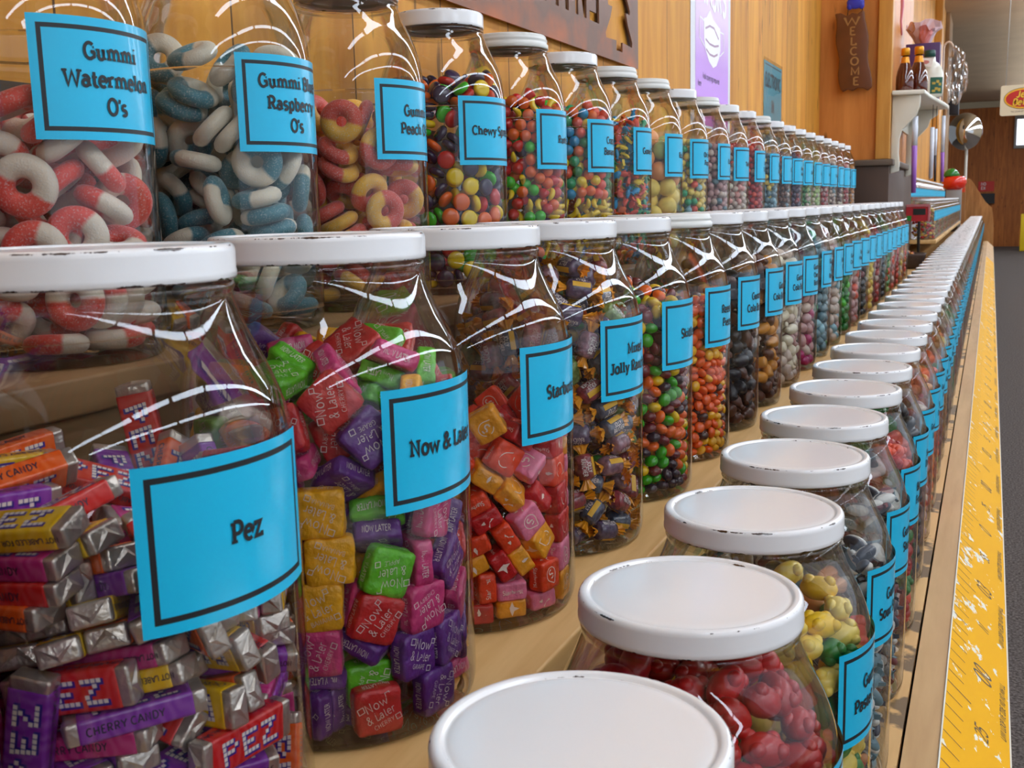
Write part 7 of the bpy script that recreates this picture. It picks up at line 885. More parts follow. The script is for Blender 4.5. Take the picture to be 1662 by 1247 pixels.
@cached
def ring(a, b):
    mb = MB(); n, k = 32, 14; vs = []; fs = []
    for i in range(n):
        t = 2 * math.pi * i / n
        for j in range(k):
            q = 2 * math.pi * j / k
            rr = .0107 + .0066 * math.cos(q)
            vs.append(Vector((rr * math.cos(t), rr * math.sin(t), .0056 * math.sin(q))))
    for i in range(n):
        for j in range(k): fs.append((i*k + j, ((i+1) % n)*k + j, ((i+1) % n)*k + (j+1) % k, i*k + (j+1) % k))
    mb.add(vs, fs, 0, True)
    return [('ring', mb.mesh('gummy_ring', ring_mat(a, b)), None)]

def ellipsoid(mb, c, r, n=14, m=8, mi=0, M=None):
    prof = [(max(0, math.cos(-math.pi/2 + math.pi * i / m)), math.sin(-math.pi/2 + math.pi * i / m)) for i in range(m + 1)]
    prof[0] = (0, -1); prof[-1] = (0, 1)
    T = Matrix.Translation(c) @ (M or Matrix()) @ Matrix.Diagonal((*r, 1))
    return mb.lathe(prof, n, mi, True, T)
@cached
def lentil(c, r=.0067, h=.0048): return [('shell', ellipsoid(MB(), (0,0,0), (r, r, h), 18, 10).mesh('lentil', hard(c)), None)]
@cached
def disc(c): return [('shell', MB().lathe([(0,-.0034),(.0050,-.0034),(.0070,-.0028),(.0081,-.0016),(.0085,0),(.0081,.0016),(.0070,.0028),(.0050,.0034),(0,.0034)], 24).mesh('disc', hard(c)), None)]
@cached
def ball(c, r=.0064): return [('shell', ellipsoid(MB(), (0,0,0), (r, r, r), 20, 12).mesh('ball', hard(c)), None)]
@cached
def gumball(c): return [('shell', ellipsoid(MB(), (0,0,0), (.0144, .0144, .0140), 28, 16).mesh('gumball', mat('sugar_shell_' + c, SW[c], .4, bump=(180, .3, .0006), vary=(70, .08))), None)]
@cached
def banana(c):
    pts = [(.0082 * math.sin(a), .0082 * (math.cos(a) - .72), 0) for a in [(-1.15 + 2.3 * i / 10) for i in range(11)]]
    rs = [.0009, .0019, .0026, .0030, .0032, .0033, .0032, .0030, .0026, .0019, .0009]
    return [('shell', MB().tube(pts, rs, 12).mesh('banana', hard(c)), None)]
@cached
def heart(c): return [('shell', MB().lathe([(0,-.0068),(.0022,-.0060),(.0046,-.0030),(.0060,.0008),(.0062,.0034),(.0048,.0054),(.0024,.0056),(0,.0046)], 18).mesh('berry', hard(c)), None)]
@cached
def fish(c):
    mb = MB(); ellipsoid(mb, (.0015, 0, 0), (.0068, .0044, .0028), 16, 10)
    mb.prism([(-.0035, -.001), (-.0078, -.0046), (-.0066, 0), (-.0078, .0046), (-.0035, .001)], .0034, Matrix.Translation((0, 0, -.0017)))
    mb.prism([(.0005, .0036), (-.0014, .0062), (.0036, .0040)], .0026, Matrix.Translation((0, 0, -.0013)))
    return [('shell', mb.mesh('fish', mat('matte_candy_' + c, SW[c], .4)), None)]
@cached
def lump(c):
    mb = MB(); ellipsoid(mb, (0,0,0), (.0128, .0088, .0084), 16, 10)
    for dx, dy in ((.0066, .005), (-.0066, .005), (.0066, -.005), (-.0066, -.005)): ellipsoid(mb, (dx, dy, -.003), (.0046, .0040, .0042), 10, 7)
    return [('body', mb.mesh('gummy', gummy(c)), None)]
@cached
def bottle_gummy(c):
    prof = [(0,-.0128),(.0060,-.0128),(.0078,-.0115),(.0080,-.004),(.0076,.001),(.0050,.0052),(.0034,.0076),(.0032,.0108),(.0040,.0112),(.0040,.0128),(0,.0130)]
    mb = MB().lathe(prof, 14, 0, True, Matrix.Rotation(math.pi/2, 4, 'Y') @ Matrix.Diagonal((.95, 1, 1, 1)))
    return [('body', mb.mesh('bottle_gummy', gummy(c)), None)]
@cached
def shark(c):
    mb = MB(); ellipsoid(mb, (0, 0, .001), (.0118, .0058, .0046), 16, 10, 0); ellipsoid(mb, (.0005, 0, -.0022), (.0114, .0056, .0040), 16, 10, 1)
    mb.prism([(-.003, 0), (.003, 0), (-.0035, .006)], .003, Matrix.Translation((0, .0015, .004)) @ Matrix.Rotation(math.pi/2, 4, 'X'), 0)
    mb.prism([(-.0096, 0), (-.0135, -.0050), (-.0120, 0), (-.0135, .0050)], .004, Matrix.Translation((0, 0, -.001)), 0)
    return [('body', mb.mesh('shark', [gummy(c), gummy('white')]), None)]
@cached
def nugget(c):
    """small wrapped or moulded piece for jars farther off"""
    mb = MB(); ellipsoid(mb, (0,0,0), (.0126, .0088, .0082), 10, 6)
    return [('body', mb.mesh('nugget', mat('sweet_' + c, SW[c], .3, coat=.3)), None)]
@cached
def bead(c):
    mb = MB(); ellipsoid(mb, (0,0,0), (.0063, .0063, .0055), 9, 6)
    return [('body', mb.mesh('bead', mat('sweet_' + c, SW[c], .3, coat=.3)), None)]

# ------------------------------------------------------------------ filling the jars
def heap(name):
    rows = np.array(HEAPS[name], float).reshape(-1, 6)
    out = []
    for x, y, z, a, b, c in rows:
        a, b, c = a / 99, b / 99, c / 99
        out.append((Vector((x * 1e-4, y * 1e-4, z * 1e-4)), Quaternion((math.sqrt(max(0, 1 - a*a - b*b - c*c)), a, b, c)).normalized()))
    return out
HEAP = {k: heap(k) for k in HEAPS}

def merged(name, items, label, cat, group=None, parent=None, loc=None):
    """uncountable rest of a filling: ONE mesh"""
    vs = []; fs_idx = []; fs_len = []; mats = []; mi = []; base = 0
    for parts, M in items:
        R3 = np.array(M.to_3x3()); t = np.array(M.to_translation())
        for _, me, _ in parts:
            nv = len(me.vertices); co = np.empty(nv * 3); me.vertices.foreach_get('co', co)
            vs.append(co.reshape(-1, 3) @ R3.T + t)
            nl = len(me.loops); li = np.empty(nl, int); me.loops.foreach_get('vertex_index', li)
            ln_ = np.empty(len(me.polygons), int); me.polygons.foreach_get('loop_total', ln_)
            m_ = np.empty(len(me.polygons), int); me.polygons.foreach_get('material_index', m_)
            lut = []
            for mm in me.materials:
                if mm not in mats: mats.append(mm)
                lut.append(mats.index(mm))
            fs_idx.append(li + base); fs_len.append(ln_); mi.append(np.array(lut)[m_]); base += nv
    me = bpy.data.meshes.new(name)
    v = np.concatenate(vs); li = np.concatenate(fs_idx); ll = np.concatenate(fs_len)
    me.vertices.add(len(v)); me.vertices.foreach_set('co', v.ravel())
    me.loops.add(len(li)); me.loops.foreach_set('vertex_index', li)
    me.polygons.add(len(ll)); me.polygons.foreach_set('loop_start', np.concatenate(([0], np.cumsum(ll)[:-1]))); me.polygons.foreach_set('loop_total', ll)
    for m_ in mats: me.materials.append(m_)
    me.polygons.foreach_set('material_index', np.concatenate(mi)); me.polygons.foreach_set('use_smooth', np.ones(len(ll), bool))
    me.update(calc_edges=True)
    o = obj(name, me, parent, loc)
    return tag(o, label, cat, group, 'stuff')

def put(name, parts, M, label, cat, group):
    """one sweet: its wrapper or body is the thing, the other parts are its children"""
    o = bpy.data.objects.new(name, parts[0][1]); COL.objects.link(o)
    o.matrix_world = M
    tag(o, label, cat, group)
    for pn, me, pl in parts[1:]:
        c = bpy.data.objects.new(pn, me); COL.objects.link(c); c.parent = o
        if pl: c['label'] = pl
    return o

FILL_LOG = {}
def fill(key, hp, loc, chooser, where, cat_rest, rot=0.0, zmax=9, dz=.0022, s=1.0, solo=True):
    """chooser(i, p, rng) -> (name, parts, adjective, noun, category[, extra matrix]); KEEP[key] marks the sweets the photo shows"""
    rng = random.Random(sum(ord(c) for c in key) * 7)
    keep = set(KEEP[key]) if key in KEEP else None
    rest = []
    base = Matrix.Translation(loc) @ Matrix.Rotation(rot, 4, 'Z')
    for i, (p, q) in enumerate(HEAP[hp]):
        ch = chooser(i, p, rng)
        if p.z > zmax: continue
        M = base @ Matrix.Translation((p.x * s, p.y * s, p.z * s + dz)) @ q.to_matrix().to_4x4()
        if s != 1: M = M @ Matrix.Scale(s, 4)
        if len(ch) > 5: M = M @ ch[5]
        if solo and (keep is None or i in keep):
            o = put(ch[0], ch[1], M, f'{ch[2]} {ch[3]} {where}', ch[4], f'{ch[2]} {ch[3]} {where}')
            FILL_LOG.setdefault(key, []).append((i, o.name))
        else:
            rest.append((ch[1], M))
    if rest:
        merged('candy_filling', rest, f'{cat_rest} {where}', 'candies', None)
# ------------------------------------------------------------------ the rows
ORD = ['nearest', 'second', 'third', 'fourth', 'fifth', 'sixth', 'seventh', 'eighth', 'ninth', 'tenth', 'eleventh', 'twelfth', 'thirteenth', 'fourteenth', 'fifteenth', 'sixteenth', 'seventeenth', 'eighteenth', 'nineteenth', 'twentieth', 'twenty-first', 'twenty-second', 'twenty-third']
XM_, XB_, XU_ = -.3369, -.1375, -.4961
def pick(*cw):
    cs = [c for c, w in cw]; ws = [w for c, w in cw]
    return lambda r: r.choices(cs, ws)[0]
def choose(name, builder, colours, noun, cat, names=None):
    def f(i, p, r):
        c = colours(r) if callable(colours) else colours
        return (name, builder(c), (names or {}).get(c, c), noun, cat)
    return f
def deg(a): return math.radians(a)

# --- middle row
def ch_pez(i, p, r):
    c = pick(('purple', 30), ('red', 26), ('yellow', 18), ('orange', 10), ('magenta', 20))(r)
    return ('candy_roll', pez(c), c, 'foil-ended candy roll', 'candy')
def ch_now(i, p, r):
    top = p.z > .165
    c = pick(('nl_green', 34 if top else 24), ('nl_red', 16), ('nl_yellow', 20), ('nl_purple', 8 if top else 24), ('nl_pink', 8 if p.z > .10 else 34))(r)
    return ('wrapped_taffy', now_later(c, r.randrange(3)), dict(nl_green='green', nl_red='red', nl_yellow='yellow', nl_purple='purple', nl_pink='pink')[c], 'square paper-wrapped taffy', 'candy')
def ch_star(i, p, r):
    z = p.z
    w = (60, 10, 26, 8) if z > .11 else ((14, 66, 14, 6) if z > .082 else (16, 30, 26, 30))
    c = r.choices(['sb_red', 'sb_orange', 'sb_cherry', 'sb_pink'], w)[0]
    return ('fruit_chew', starburst(c, r.randrange(2)), dict(sb_red='orange-red', sb_orange='orange', sb_cherry='cherry-red', sb_pink='pink')[c], 'cubic wax-wrapped fruit chew', 'candy')
def ch_jr(i, p, r):
    c = pick(('j_grape', 30), ('j_cherry', 22), ('j_apple', 14), ('j_blue', 26), ('j_melon', 14))(r)
    return ('hard_candy', jolly(c), dict(j_grape='dark purple', j_cherry='dark red', j_apple='green', j_blue='dark blue', j_melon='dusky pink')[c], 'twist-wrapped hard candy', 'candy')
ch_sk = choose('button_candy', lentil, pick(('maroon', 26), ('grape', 20), ('lime', 22), ('tangerine', 22), ('lemon', 20)), 'round shell candy', 'candy', dict(maroon='maroon', grape='dark purple', lime='green', tangerine='orange', lemon='yellow'))
ch_rp = choose('peanut_candy', lambda c: lentil(c, .0061, .0040), pick(('rp_orange', 56), ('rp_yellow', 26), ('rp_brown', 16)), 'small oval shell candy', 'candy', dict(rp_orange='orange', rp_yellow='yellow', rp_brown='brown'))
def ch_cola(a, b_, c_, nm='bottle_gummy'):
    def f(i, p, r):
        c = pick((a, 50), (b_, 30), (c_, 14))(r)
        return (nm, bottle_gummy(c), c.replace('_', ' '), 'bottle-shaped gummy', 'candy')
    return f
M_ROW = [  # lines, label turn, heap, chooser, contents phrase, zmax, plastic lid
 (['Pez'], -6.9, 'pez', ch_pez, 'foil-ended candy rolls', 9, False),
 (['Now & Later'], -4.0, 'now', ch_now, 'square paper-wrapped taffies', .205, False),
 (['Starburst'], -1.3, 'star', ch_star, 'cubic wax-wrapped fruit chews', .145, False),
 (['Mixed', 'Jolly Ranchers'], -4.2, 'jr', ch_jr, 'twist-wrapped hard candies', 9, False),
 (['Skittles'], -2.6, 'lens', ch_sk, 'round shell candies in five colours', 9, False),
 (["Reese's", 'Pieces'], -3.0, 'piece', ch_rp, 'small orange, yellow and brown shell candies', .2, True),
 (['Gummi', 'Cola Bottles'], -3.5, 'lump', ch_cola('cola', 'black', 'amber'), 'dark brown bottle gummies', .19, False),
 (['Giant', 'Cola Bottles'], -2.2, 'lump', ch_cola('cola', 'amber', 'pale'), 'brown and amber bottle gummies', .2, False),
 (['Gummi', 'Cola Bottles'], -4.0, 'lump', ch_cola('pale', 'cream', 'dusty'), 'pale sugared bottle gummies', .2, False),
]
M_FAR = [(['Gummi', 'Cherry', 'Bottles'], ('dusty', 'magenta', 'pale'), 'pink bottle gummies'), (['Gummi', 'Sour', 'Rattlers'], ('grey_blue', 'teal', 'pastel_blue'), 'blue-green gummies'),
 (['Bubble', 'Cola'], ('pale', 'dusty', 'pastel_blue'), 'pale pink and blue sweets'), (['Gummi', 'Clusters'], ('gum_green', 'green', 'gum_green'), 'bright green gummies'),
 (['Red', 'Wheels'], ('dusty', 'pale', 'coral'), 'pale pink sweets'), (['Licorice'], ('black', 'grape', 'maroon'), 'dark sweets'), (['Hot', 'Balls'], ('pastel_yellow', 'amber', 'red'), 'yellow and red sweets'),
 (['Root', 'Beer'], ('deep_red', 'pale', 'maroon'), 'red and pale sweets'), (['Lico', 'Bites'], ('black', 'grey_blue', 'navy'), 'black and grey sweets'), (['Sour', 'Drops'], ('gum_green', 'coral', 'pastel_green'), 'green and coral sweets'),
 (['Sour', 'Mix'], ('coral', 'dusty', 'pale'), 'coral and pale sweets'), (['Fire', 'Balls'], ('deep_red', 'coral', 'coral'), 'red sweets'), (['Honey'], ('amber', 'pastel_yellow', 'cream'), 'honey-coloured sweets'), (['Taffy'], ('coral', 'dusty', 'amber'), 'coral sweets')]
PM = .16687; PB = .16784; PU = .167
jar('M', XM_, .3364 - PM, ZM, 'glass candy jar cut off by the left edge beside the jar of foil-ended candy rolls', [' '], rz=deg(-4))
fill('M_edge', 'lump', (XM_, .3364 - PM, ZM), choose('gum', lump, pick(('maroon', 1), ('magenta', 1)), 'gummy', 'candy'), 'in the jar cut off by the left edge', 'dark red gummies', zmax=.18, solo=False)
for i, (lines, turn, hp, ch, what, zm, pl) in enumerate(M_ROW):
    y = .3364 + i * PM
    jar('M', XM_, y, ZM, f'{ORD[i]} full glass jar of the middle row, {what}', lines, rz=deg(turn), plastic=pl)
    fill(f'M{i}', hp, (XM_, y, ZM), ch, f'in the {ORD[i]} jar of the middle row', 'remaining sweets', zmax=zm, rot=deg((i * 37) % 20 - 10) if i > 4 else 0)
def far_fill(key, hp, loc, cols, builder, where, zmax, s=1.0, rot=0.0):
    def f(i, p, r):
        c = cols[0] if r.random() < .5 else r.choice(cols)
        return ('sweet', builder(c), c, 'sweet', 'candy')
    fill(key, hp, loc, f, where, 'small sweets filling the jar', rot=rot, zmax=zmax, s=s, solo=False)
for k, (lines, cols, what) in enumerate(M_FAR):
    i = 9 + k; y = .3364 + i * PM
    jar('m', XM_, y, ZM, f'{ORD[i]} glass jar from the near end, middle row, {what}', lines, .0075, rz=deg(rnd.uniform(-5, 3)))
    far_fill(f'M{i}', 'lump', (XM_, y, ZM), cols, nugget, f'in the {ORD[i]} jar of the middle row', rnd.choice((.17, .2, .22)), rot=deg(rnd.uniform(-15, 15)))

# --- upper row
RED_RING = (238, 78, 62); BLUE_RING = (74, 134, 146); PEACH_RING = (226, 90, 74)
def ch_ring(a, b_, adj):
    return lambda i, p, r: ('gummy_ring', ring(a, b_), adj, 'sugared gummy ring', 'candy')
ch_spree = choose('candy_disc', disc, pick(('violet', 62), ('green', 20), ('coral', 4), ('tangerine', 20), ('sunny', 18), ('red', 16)), 'flat round chewy candy', 'candy', dict(violet='dark violet', tangerine='orange', sunny='yellow'))
FLAT = Matrix.Rotation(math.pi / 2, 4, 'X')
def ch_runts(i, p, r):
    k = r.random()
    if k < (.42 if p.z < .09 else .22): return ('banana_candy', banana('sunny'), 'yellow', 'banana-shaped hard candy', 'candy')
    if k < .48: return ('strawberry_candy', heart('red'), 'red', 'strawberry-shaped hard candy', 'candy')
    c = pick(('tangerine', 30), ('green', 24), ('red', 18), ('violet', 16))(r)
    return ('fruit_ball', ball(c), dict(tangerine='orange', violet='dark violet').get(c, c), 'round fruit hard candy', 'candy')
def ch_banana(i, p, r):
    if p.z < .085: return ('banana_candy', banana('sunny'), 'yellow', 'banana-shaped hard candy', 'candy')
    c = pick(('teal', 26), ('tangerine', 20), ('coral', 26), ('aqua', 18), ('sunny', 16), ('gum_green', 16))(r)
    return ('shell_candy', ball(c, .0066), dict(tangerine='orange', sunny='yellow', gum_green='dark green').get(c, c), 'rounded hard candy', 'candy')
ch_fish = choose('fish_candy', fish, pick(('teal', 24), ('aqua', 24), ('tangerine', 22), ('coral', 20), ('sunny', 14)), 'fish-shaped hard candy', 'candy', dict(tangerine='orange', sunny='yellow', teal='sea-green', aqua='blue'))
ch_gum = choose('gumball', gumball, pick(('peach', 30), ('pastel_yellow', 34), ('pastel_green', 26)), 'large gumball', 'candy', dict(peach='peach', pastel_yellow='pale yellow', pastel_green='pale green'))
U_ROW = [
 (['Gummi', 'Watermelon', "O's"], -3.2, 'ring', ch_ring(RED_RING, (240, 222, 200), 'red and white'), 'red and white gummy rings', .145, False),
 (['Gummi Blue', 'Raspberry', "O's"], -3.0, 'ring', ch_ring(BLUE_RING, (236, 224, 200), 'blue and white'), 'blue and white gummy rings', .2, False),
 (['Gummi', "Peach O's"], 1.0, 'ring', ch_ring(PEACH_RING, (250, 190, 70), 'red and yellow'), 'red and yellow gummy rings', .165, False),
 (['Chewy Sprees'], -7.3, 'spree', ch_spree, 'flat round chewy candies', 9, False),
 (['Runts'], 1.4, 'runt', ch_runts, 'tiny fruit-shaped hard candies', .215, True),
 (['Crazy', 'Bananas'], -.5, 'runt', ch_banana, 'mixed hard candies over yellow bananas', .205, False),
 (['Gone Fishin'], 5.5, 'runt', ch_fish, 'fish-shaped hard candies', .222, True),
 (['Rolos'], 2.0, 'gum', ch_gum, 'large pastel gumballs', 9, True),
]
UY = [.4676 + PU * i for i in range(23)]
jar('U', XU_, .4676 - PU, ZU, 'glass candy jar almost wholly cut off by the upper left edge, on the top shelf', [' '])
fill('U_edge', 'ring', (XU_, .4676 - PU, ZU), ch_ring(RED_RING, (240, 222, 200), 'red and white'), 'in the cut-off top jar', 'red gummy rings', zmax=.1, solo=False)
for i, (lines, turn, hp, ch, what, zm, pl) in enumerate(U_ROW):
    jar('U', XU_, UY[i], ZU, f'{ORD[i]} full glass jar of the upper row, holding {what}', lines, rz=deg(turn), plastic=pl, size=.0082 if i < 3 else .0078)
    fill(f'U{i}', hp, (XU_, UY[i], ZU), ch, f'in the {ORD[i]} jar of the upper row', 'remaining sweets', zmax=zm, rot=deg(i * 90) if hp == 'ring' else (deg(i * 8 - 36) if hp == 'runt' else 0))
U_FAR = [(['Oh So', 'Pops'], ('pastel_yellow', 'coral', 'pastel_blue', 'teal'), 'small pastel sweets', False), (['Candy'], ('dusty', 'pale', 'grey_blue'), 'pale dusty sweets', True), (['Taffy'], ('pale', 'cream', 'pastel_pink'), 'cream sweets', False),
 (['Hot', 'Tubes'], ('deep_red', 'coral', 'pale'), 'red sweets', False), (['Mint', 'Lolly'], ('grey_blue', 'pastel_yellow', 'pastel_blue'), 'blue and yellow sweets', True), (['Choc'], ('brown', 'pale', 'grey_blue'), 'brown and pale sweets', False), (['Berry', 'Mints'], ('violet', 'deep_red', 'maroon'), 'purple and red sweets', False),
 (['Green'], ('gum_green', 'pale', 'pastel_green'), 'green sweets', False), (['Mints'], ('pastel_green', 'pale', 'cream'), 'pale green sweets', False), (['Fruits'], ('deep_red', 'dusty', 'pale'), 'red and pale sweets', False), (['Taffies'], ('pale', 'grey_blue', 'brown'), 'grey sweets', False),
 (['Toffee'], ('brown', 'pale', 'cream'), 'toffee-coloured sweets', False), (['Mix'], ('deep_red', 'pale', 'pastel_pink'), 'pink sweets', False), (['Cara'], ('amber', 'pale', 'cola'), 'amber sweets', False)]
for k, (lines, cols, what, pl) in enumerate(U_FAR):
    i = 8 + k
    jar('u', XU_, UY[i], ZU, f'{ORD[i]} glass jar from the near end, upper row, {what}', lines, .0075, rz=deg(rnd.uniform(-5, 5)), plastic=pl)
    far_fill(f'U{i}', 'runt', (XU_, UY[i], ZU), cols, bead, f'in the {ORD[i]} jar of the upper row', rnd.choice((.15, .18, .2)), rot=deg(rnd.uniform(-20, 20)))

# --- front row
ch_redg = choose('gummy', lump, pick(('deep_red', 50), ('red', 26)), 'soft gummy', 'candy', dict(deep_red='deep red', red='bright red'))
ch_frog = choose('gummy_frog', lump, pick(('pastel_yellow', 44), ('lemon', 14), ('peach', 16), ('gum_green', 14), ('coral', 12)), 'pastel gummy frog', 'candy', dict(pastel_yellow='pale yellow', lemon='yellow', gum_green='green'))
def ch_shark(i, p, r):
    c = pick(('navy', 30), ('grey_blue', 40), ('black', 12))(r)
    return ('gummy_shark', shark(c), dict(navy='dark blue', grey_blue='grey-blue', black='black')[c], 'white-bellied gummy shark', 'candy')
ch_shark2 = choose('gummy_shark', shark, pick(('maroon', 20), ('navy', 40), ('grey_blue', 30)), 'white-bellied gummy shark', 'candy', dict(navy='dark blue', grey_blue='grey-blue'))
ch_frog2 = choose('gummy_frog', lump, pick(('gum_green', 36), ('deep_red', 50), ('coral', 10)), 'gummy frog', 'candy', dict(gum_green='green', deep_red='deep red'))
B_ROW = [(['Gummi', 'Cherries'], ch_redg, 'deep red gummies'), (['Gummi', 'Bears'], ch_redg, 'bright red gummies packed to the neck'), (['Gummi', 'Pastel Frogs'], ch_frog, 'yellow, green and orange pastel gummies'),
 (['Gummi', 'Sour Sharks'], ch_shark, 'blue and white gummy sharks'), (['Gummi', 'Sharks'], ch_shark2, 'dark and white gummy sharks'), (['Baby', 'Frogs'], ch_frog2, 'green and red gummy frogs')]
for i, (lines, ch, what) in enumerate(B_ROW):
    y = .3666 + i * PB
    jar('M', XB_, y, ZB, f'{ORD[i]} glass jar of the front row, holding {what}', lines, rz=deg(-4.5))
    fill(f'B{i}', 'lump', (XB_, y, ZB), ch, f'in the {ORD[i]} jar of the front row', 'remaining gummies', zmax=(.215, .222, .205, .18, .19, .205)[i], rot=deg(i * 7 - 14))
B_FAR = [('black', 'black', 'navy'), ('dusty', 'deep_red', 'pale'), ('tangerine', 'amber', 'coral'), ('coral', 'tangerine', 'gum_green'), ('deep_red', 'pale', 'coral'), ('amber', 'lemon', 'coral'), ('cola', 'coral', 'pale'), ('pale', 'deep_red', 'lemon'), ('teal', 'pale', 'grey_blue'), ('maroon', 'deep_red', 'coral')]
NEARW = ['nearest', 'second', 'third', 'fourth', 'fifth', 'sixth', 'seventh', 'eighth', 'ninth', 'tenth', 'eleventh', 'twelfth', 'thirteenth', 'fourteenth', 'fifteenth', 'sixteenth', 'seventeenth', 'eighteenth']
for i in range(6, 73):
    y = .3666 + i * PB
    cols = B_FAR[(i - 6) % len(B_FAR)] if i < 16 else rnd.choice(B_FAR)
    near = i < 18
    jar('m', XB_, y, ZB, f'{NEARW[i]} glass jar of the front row counting from the nearest, white metal lid' if near else 'distant white-lidded jar far along the front row beyond the eighteenth', ['Gummi', 'Mix'] if i % 2 else ['Sour', 'Drops'], .0075, rz=deg(rnd.uniform(-6, 2)), group=None if near else 'distant jars of the front row')
    where = f'in the {NEARW[i]} jar of the front row' if near else 'in a distant jar far along the front row'
    if i < 30:
        far_fill(f'B{i}', 'lump', (XB_, y, ZB), cols, nugget, where, rnd.choice((.19, .21, .225)), rot=deg(rnd.uniform(-15, 15)))
    else:
        def f(i_, p, r): 
            c = r.choice(cols); return ('sweet', nugget(c), c, 'sweet', 'candy')
        k_ = f'Bfar{i % 4}'
        if k_ in FARM: 
            o = obj('candy_filling', FARM[k_], None, (XB_, y, ZB)); tag(o, 'small sweets filling a distant jar far along the front row', 'candies', 'fillings of the distant front row', 'stuff')
        else:
            items = [(nugget(rnd.choice(cols)), Matrix.Translation((p.x, p.y, p.z + .0025)) @ q.to_matrix().to_4x4()) for p, q in HEAP['lump'][::2] if p.z < .2]
            o = merged('candy_filling', items, 'small sweets filling a distant jar far along the front row', 'candies', 'fillings of the distant front row', None, (XB_, y, ZB)); FARM[k_] = o.data

# --- the second section: smaller jars on two raised boards beyond the pillar
def section(x0, x1, zb, y0, y1, n, word, fam):
    for k in range(n):
        t_ = k / (n - 1); x = x0 + (x1 - x0) * t_; y = y0 + (y1 - y0) * t_
        jar('s', x, y, zb, f'small distant white-lidded jar in the {word} of the section beyond the pillar', ['Mix'], .0075, group=f'small jars in the {word} beyond the pillar')
        k_ = f'{fam}{k % 5}'
        if k_ in FARM:
            o = obj('candy_filling', FARM[k_], None, (x, y, zb + .0003)); tag(o, f'small sweets filling a distant jar in the {word} beyond the pillar', 'candies', f'fillings of the {word} beyond the pillar', 'stuff')
        else:
            cols = rnd.choice([m[1] for m in M_FAR])
            items = [(nugget(rnd.choice(cols)), Matrix.Translation((p.x * .7, p.y * .7, p.z * .7 + .002)) @ q.to_matrix().to_4x4() @ Matrix.Scale(.7, 4)) for p, q in HEAP['lump'][::2] if p.z < .2]
            o = merged('candy_filling', items, f'small sweets filling a distant jar in the {word} beyond the pillar', 'candies', f'fillings of the {word} beyond the pillar', None, (x, y, zb + .0003)); FARM[k_] = o.data
rack = thing('jar_rack', 'two-step wooden rack of small jars beyond the pillar', 'rack', (0, 0, 0))
obj('upper_board', MB().box((-.4650, 5.3202, -.097 + Z0), (-.3425, 9.6, -.08 + Z0)).mesh('upper_board', BOARD, bevel=.002), rack)
obj('lower_board', MB().box((-.4290, 5.3202, -.207 + Z0), (-.2230, 9.6, -.19 + Z0)).mesh('lower_board', BOARD, bevel=.002), rack)
obj('rack_side', MB().box((-.4290, 5.308, ZM + .0008), (-.345, 5.3198, -.0975 + Z0)).mesh('rack_side', BROWN), rack)
obj('rack_side', MB().box((-.4290, 9.601, ZM + .0008), (-.245, 9.616, -.0975 + Z0)).mesh('rack_side', BROWN), rack)
section(-.402, -.400, -.08 + Z0, 5.40, 9.5, 34, 'upper row', 'S2u')
section(-.284, -.282, -.19 + Z0, 5.40, 9.5, 34, 'lower row', 'S2m')
# ------------------------------------------------------------------ things on the walls and beyond
def face_wall(y, z, x):      # local x -> +Y (reading direction seen from the aisle), local y -> up, local z -> +X
    return Matrix(((0, 0, 1, x), (1, 0, 0, y), (0, 1, 0, z + Z0), (0, 0, 0, 1)))
def face_cam(x, z, y):       # local x -> +X, local y -> up, local z -> towards -Y
    return Matrix(((1, 0, 0, x), (0, 0, -1, y), (0, 1, 0, z + Z0), (0, 0, 0, 1)))
def rust_mat():
    m, nt, out = new_mat('rusted_steel'); L = nt.links.new
    b = N(nt, 'ShaderNodeBsdfPrincipled'); b.inputs['Roughness'].default_value = .5; b.inputs['Metallic'].default_value = .25; L(b.outputs[0], out.inputs[0])
    tc = N(nt, 'ShaderNodeTexCoord'); nz = N(nt, 'ShaderNodeTexNoise'); nz.inputs['Scale'].default_value = 7; nz.inputs['Detail'].default_value = 5; L(tc.outputs['Object'], nz.inputs['Vector'])
    cr = N(nt, 'ShaderNodeValToRGB'); cr.color_ramp.elements[0].position = .53; cr.color_ramp.elements[0].color = lin((118, 84, 66)); cr.color_ramp.elements[1].position = .74; cr.color_ramp.elements[1].color = lin((190, 96, 30))
    e = cr.color_ramp.elements.new(.40); e.color = lin((128, 94, 76))
    L(nz.outputs['Fac'], cr.inputs[0]); L(cr.outputs[0], b.inputs['Base Color'])
    return m
# steel sign with a pine tree and letters cut clean through
def cut_panel(name, outline, holes, thick, m):
    cu = bpy.data.curves.new(name, 'CURVE'); cu.dimensions = '2D'; cu.fill_mode = 'BOTH'; cu.extrude = thick / 2
    for pts in [outline] + holes:
        sp = cu.splines.new('POLY'); sp.points.add(len(pts) - 1)
        for p, q in zip(sp.points, pts): p.co = (q[0], q[1], 0, 1)
        sp.use_cyclic_u = True
    o = bpy.data.objects.new(name, cu); COL.objects.link(o)
    bpy.context.view_layer.update()
    me = bpy.data.meshes.new_from_object(o.evaluated_get(bpy.context.evaluated_depsgraph_get()))
    bpy.data.objects.remove(o)
    me.name = name; me.materials.clear(); me.materials.append(m)
    return me
tree = [(1.752, .2525), (1.752, .268), (1.700, .266), (1.698, .274), (1.722, .300), (1.732, .318), (1.712, .318), (1.710, .324), (1.738, .356), (1.726, .358), (1.768, .412), (1.808, .358), (1.796, .356), (1.826, .324), (1.824, .318), (1.804, .318), (1.814, .300), (1.838, .274), (1.836, .266), (1.784, .268), (1.784, .2525)]
def rect(y0, z0, y1, z1): return [(y0, z0), (y0, z1), (y1, z1), (y1, z0)]
holes = [tree]
zl, zh = .282, .380
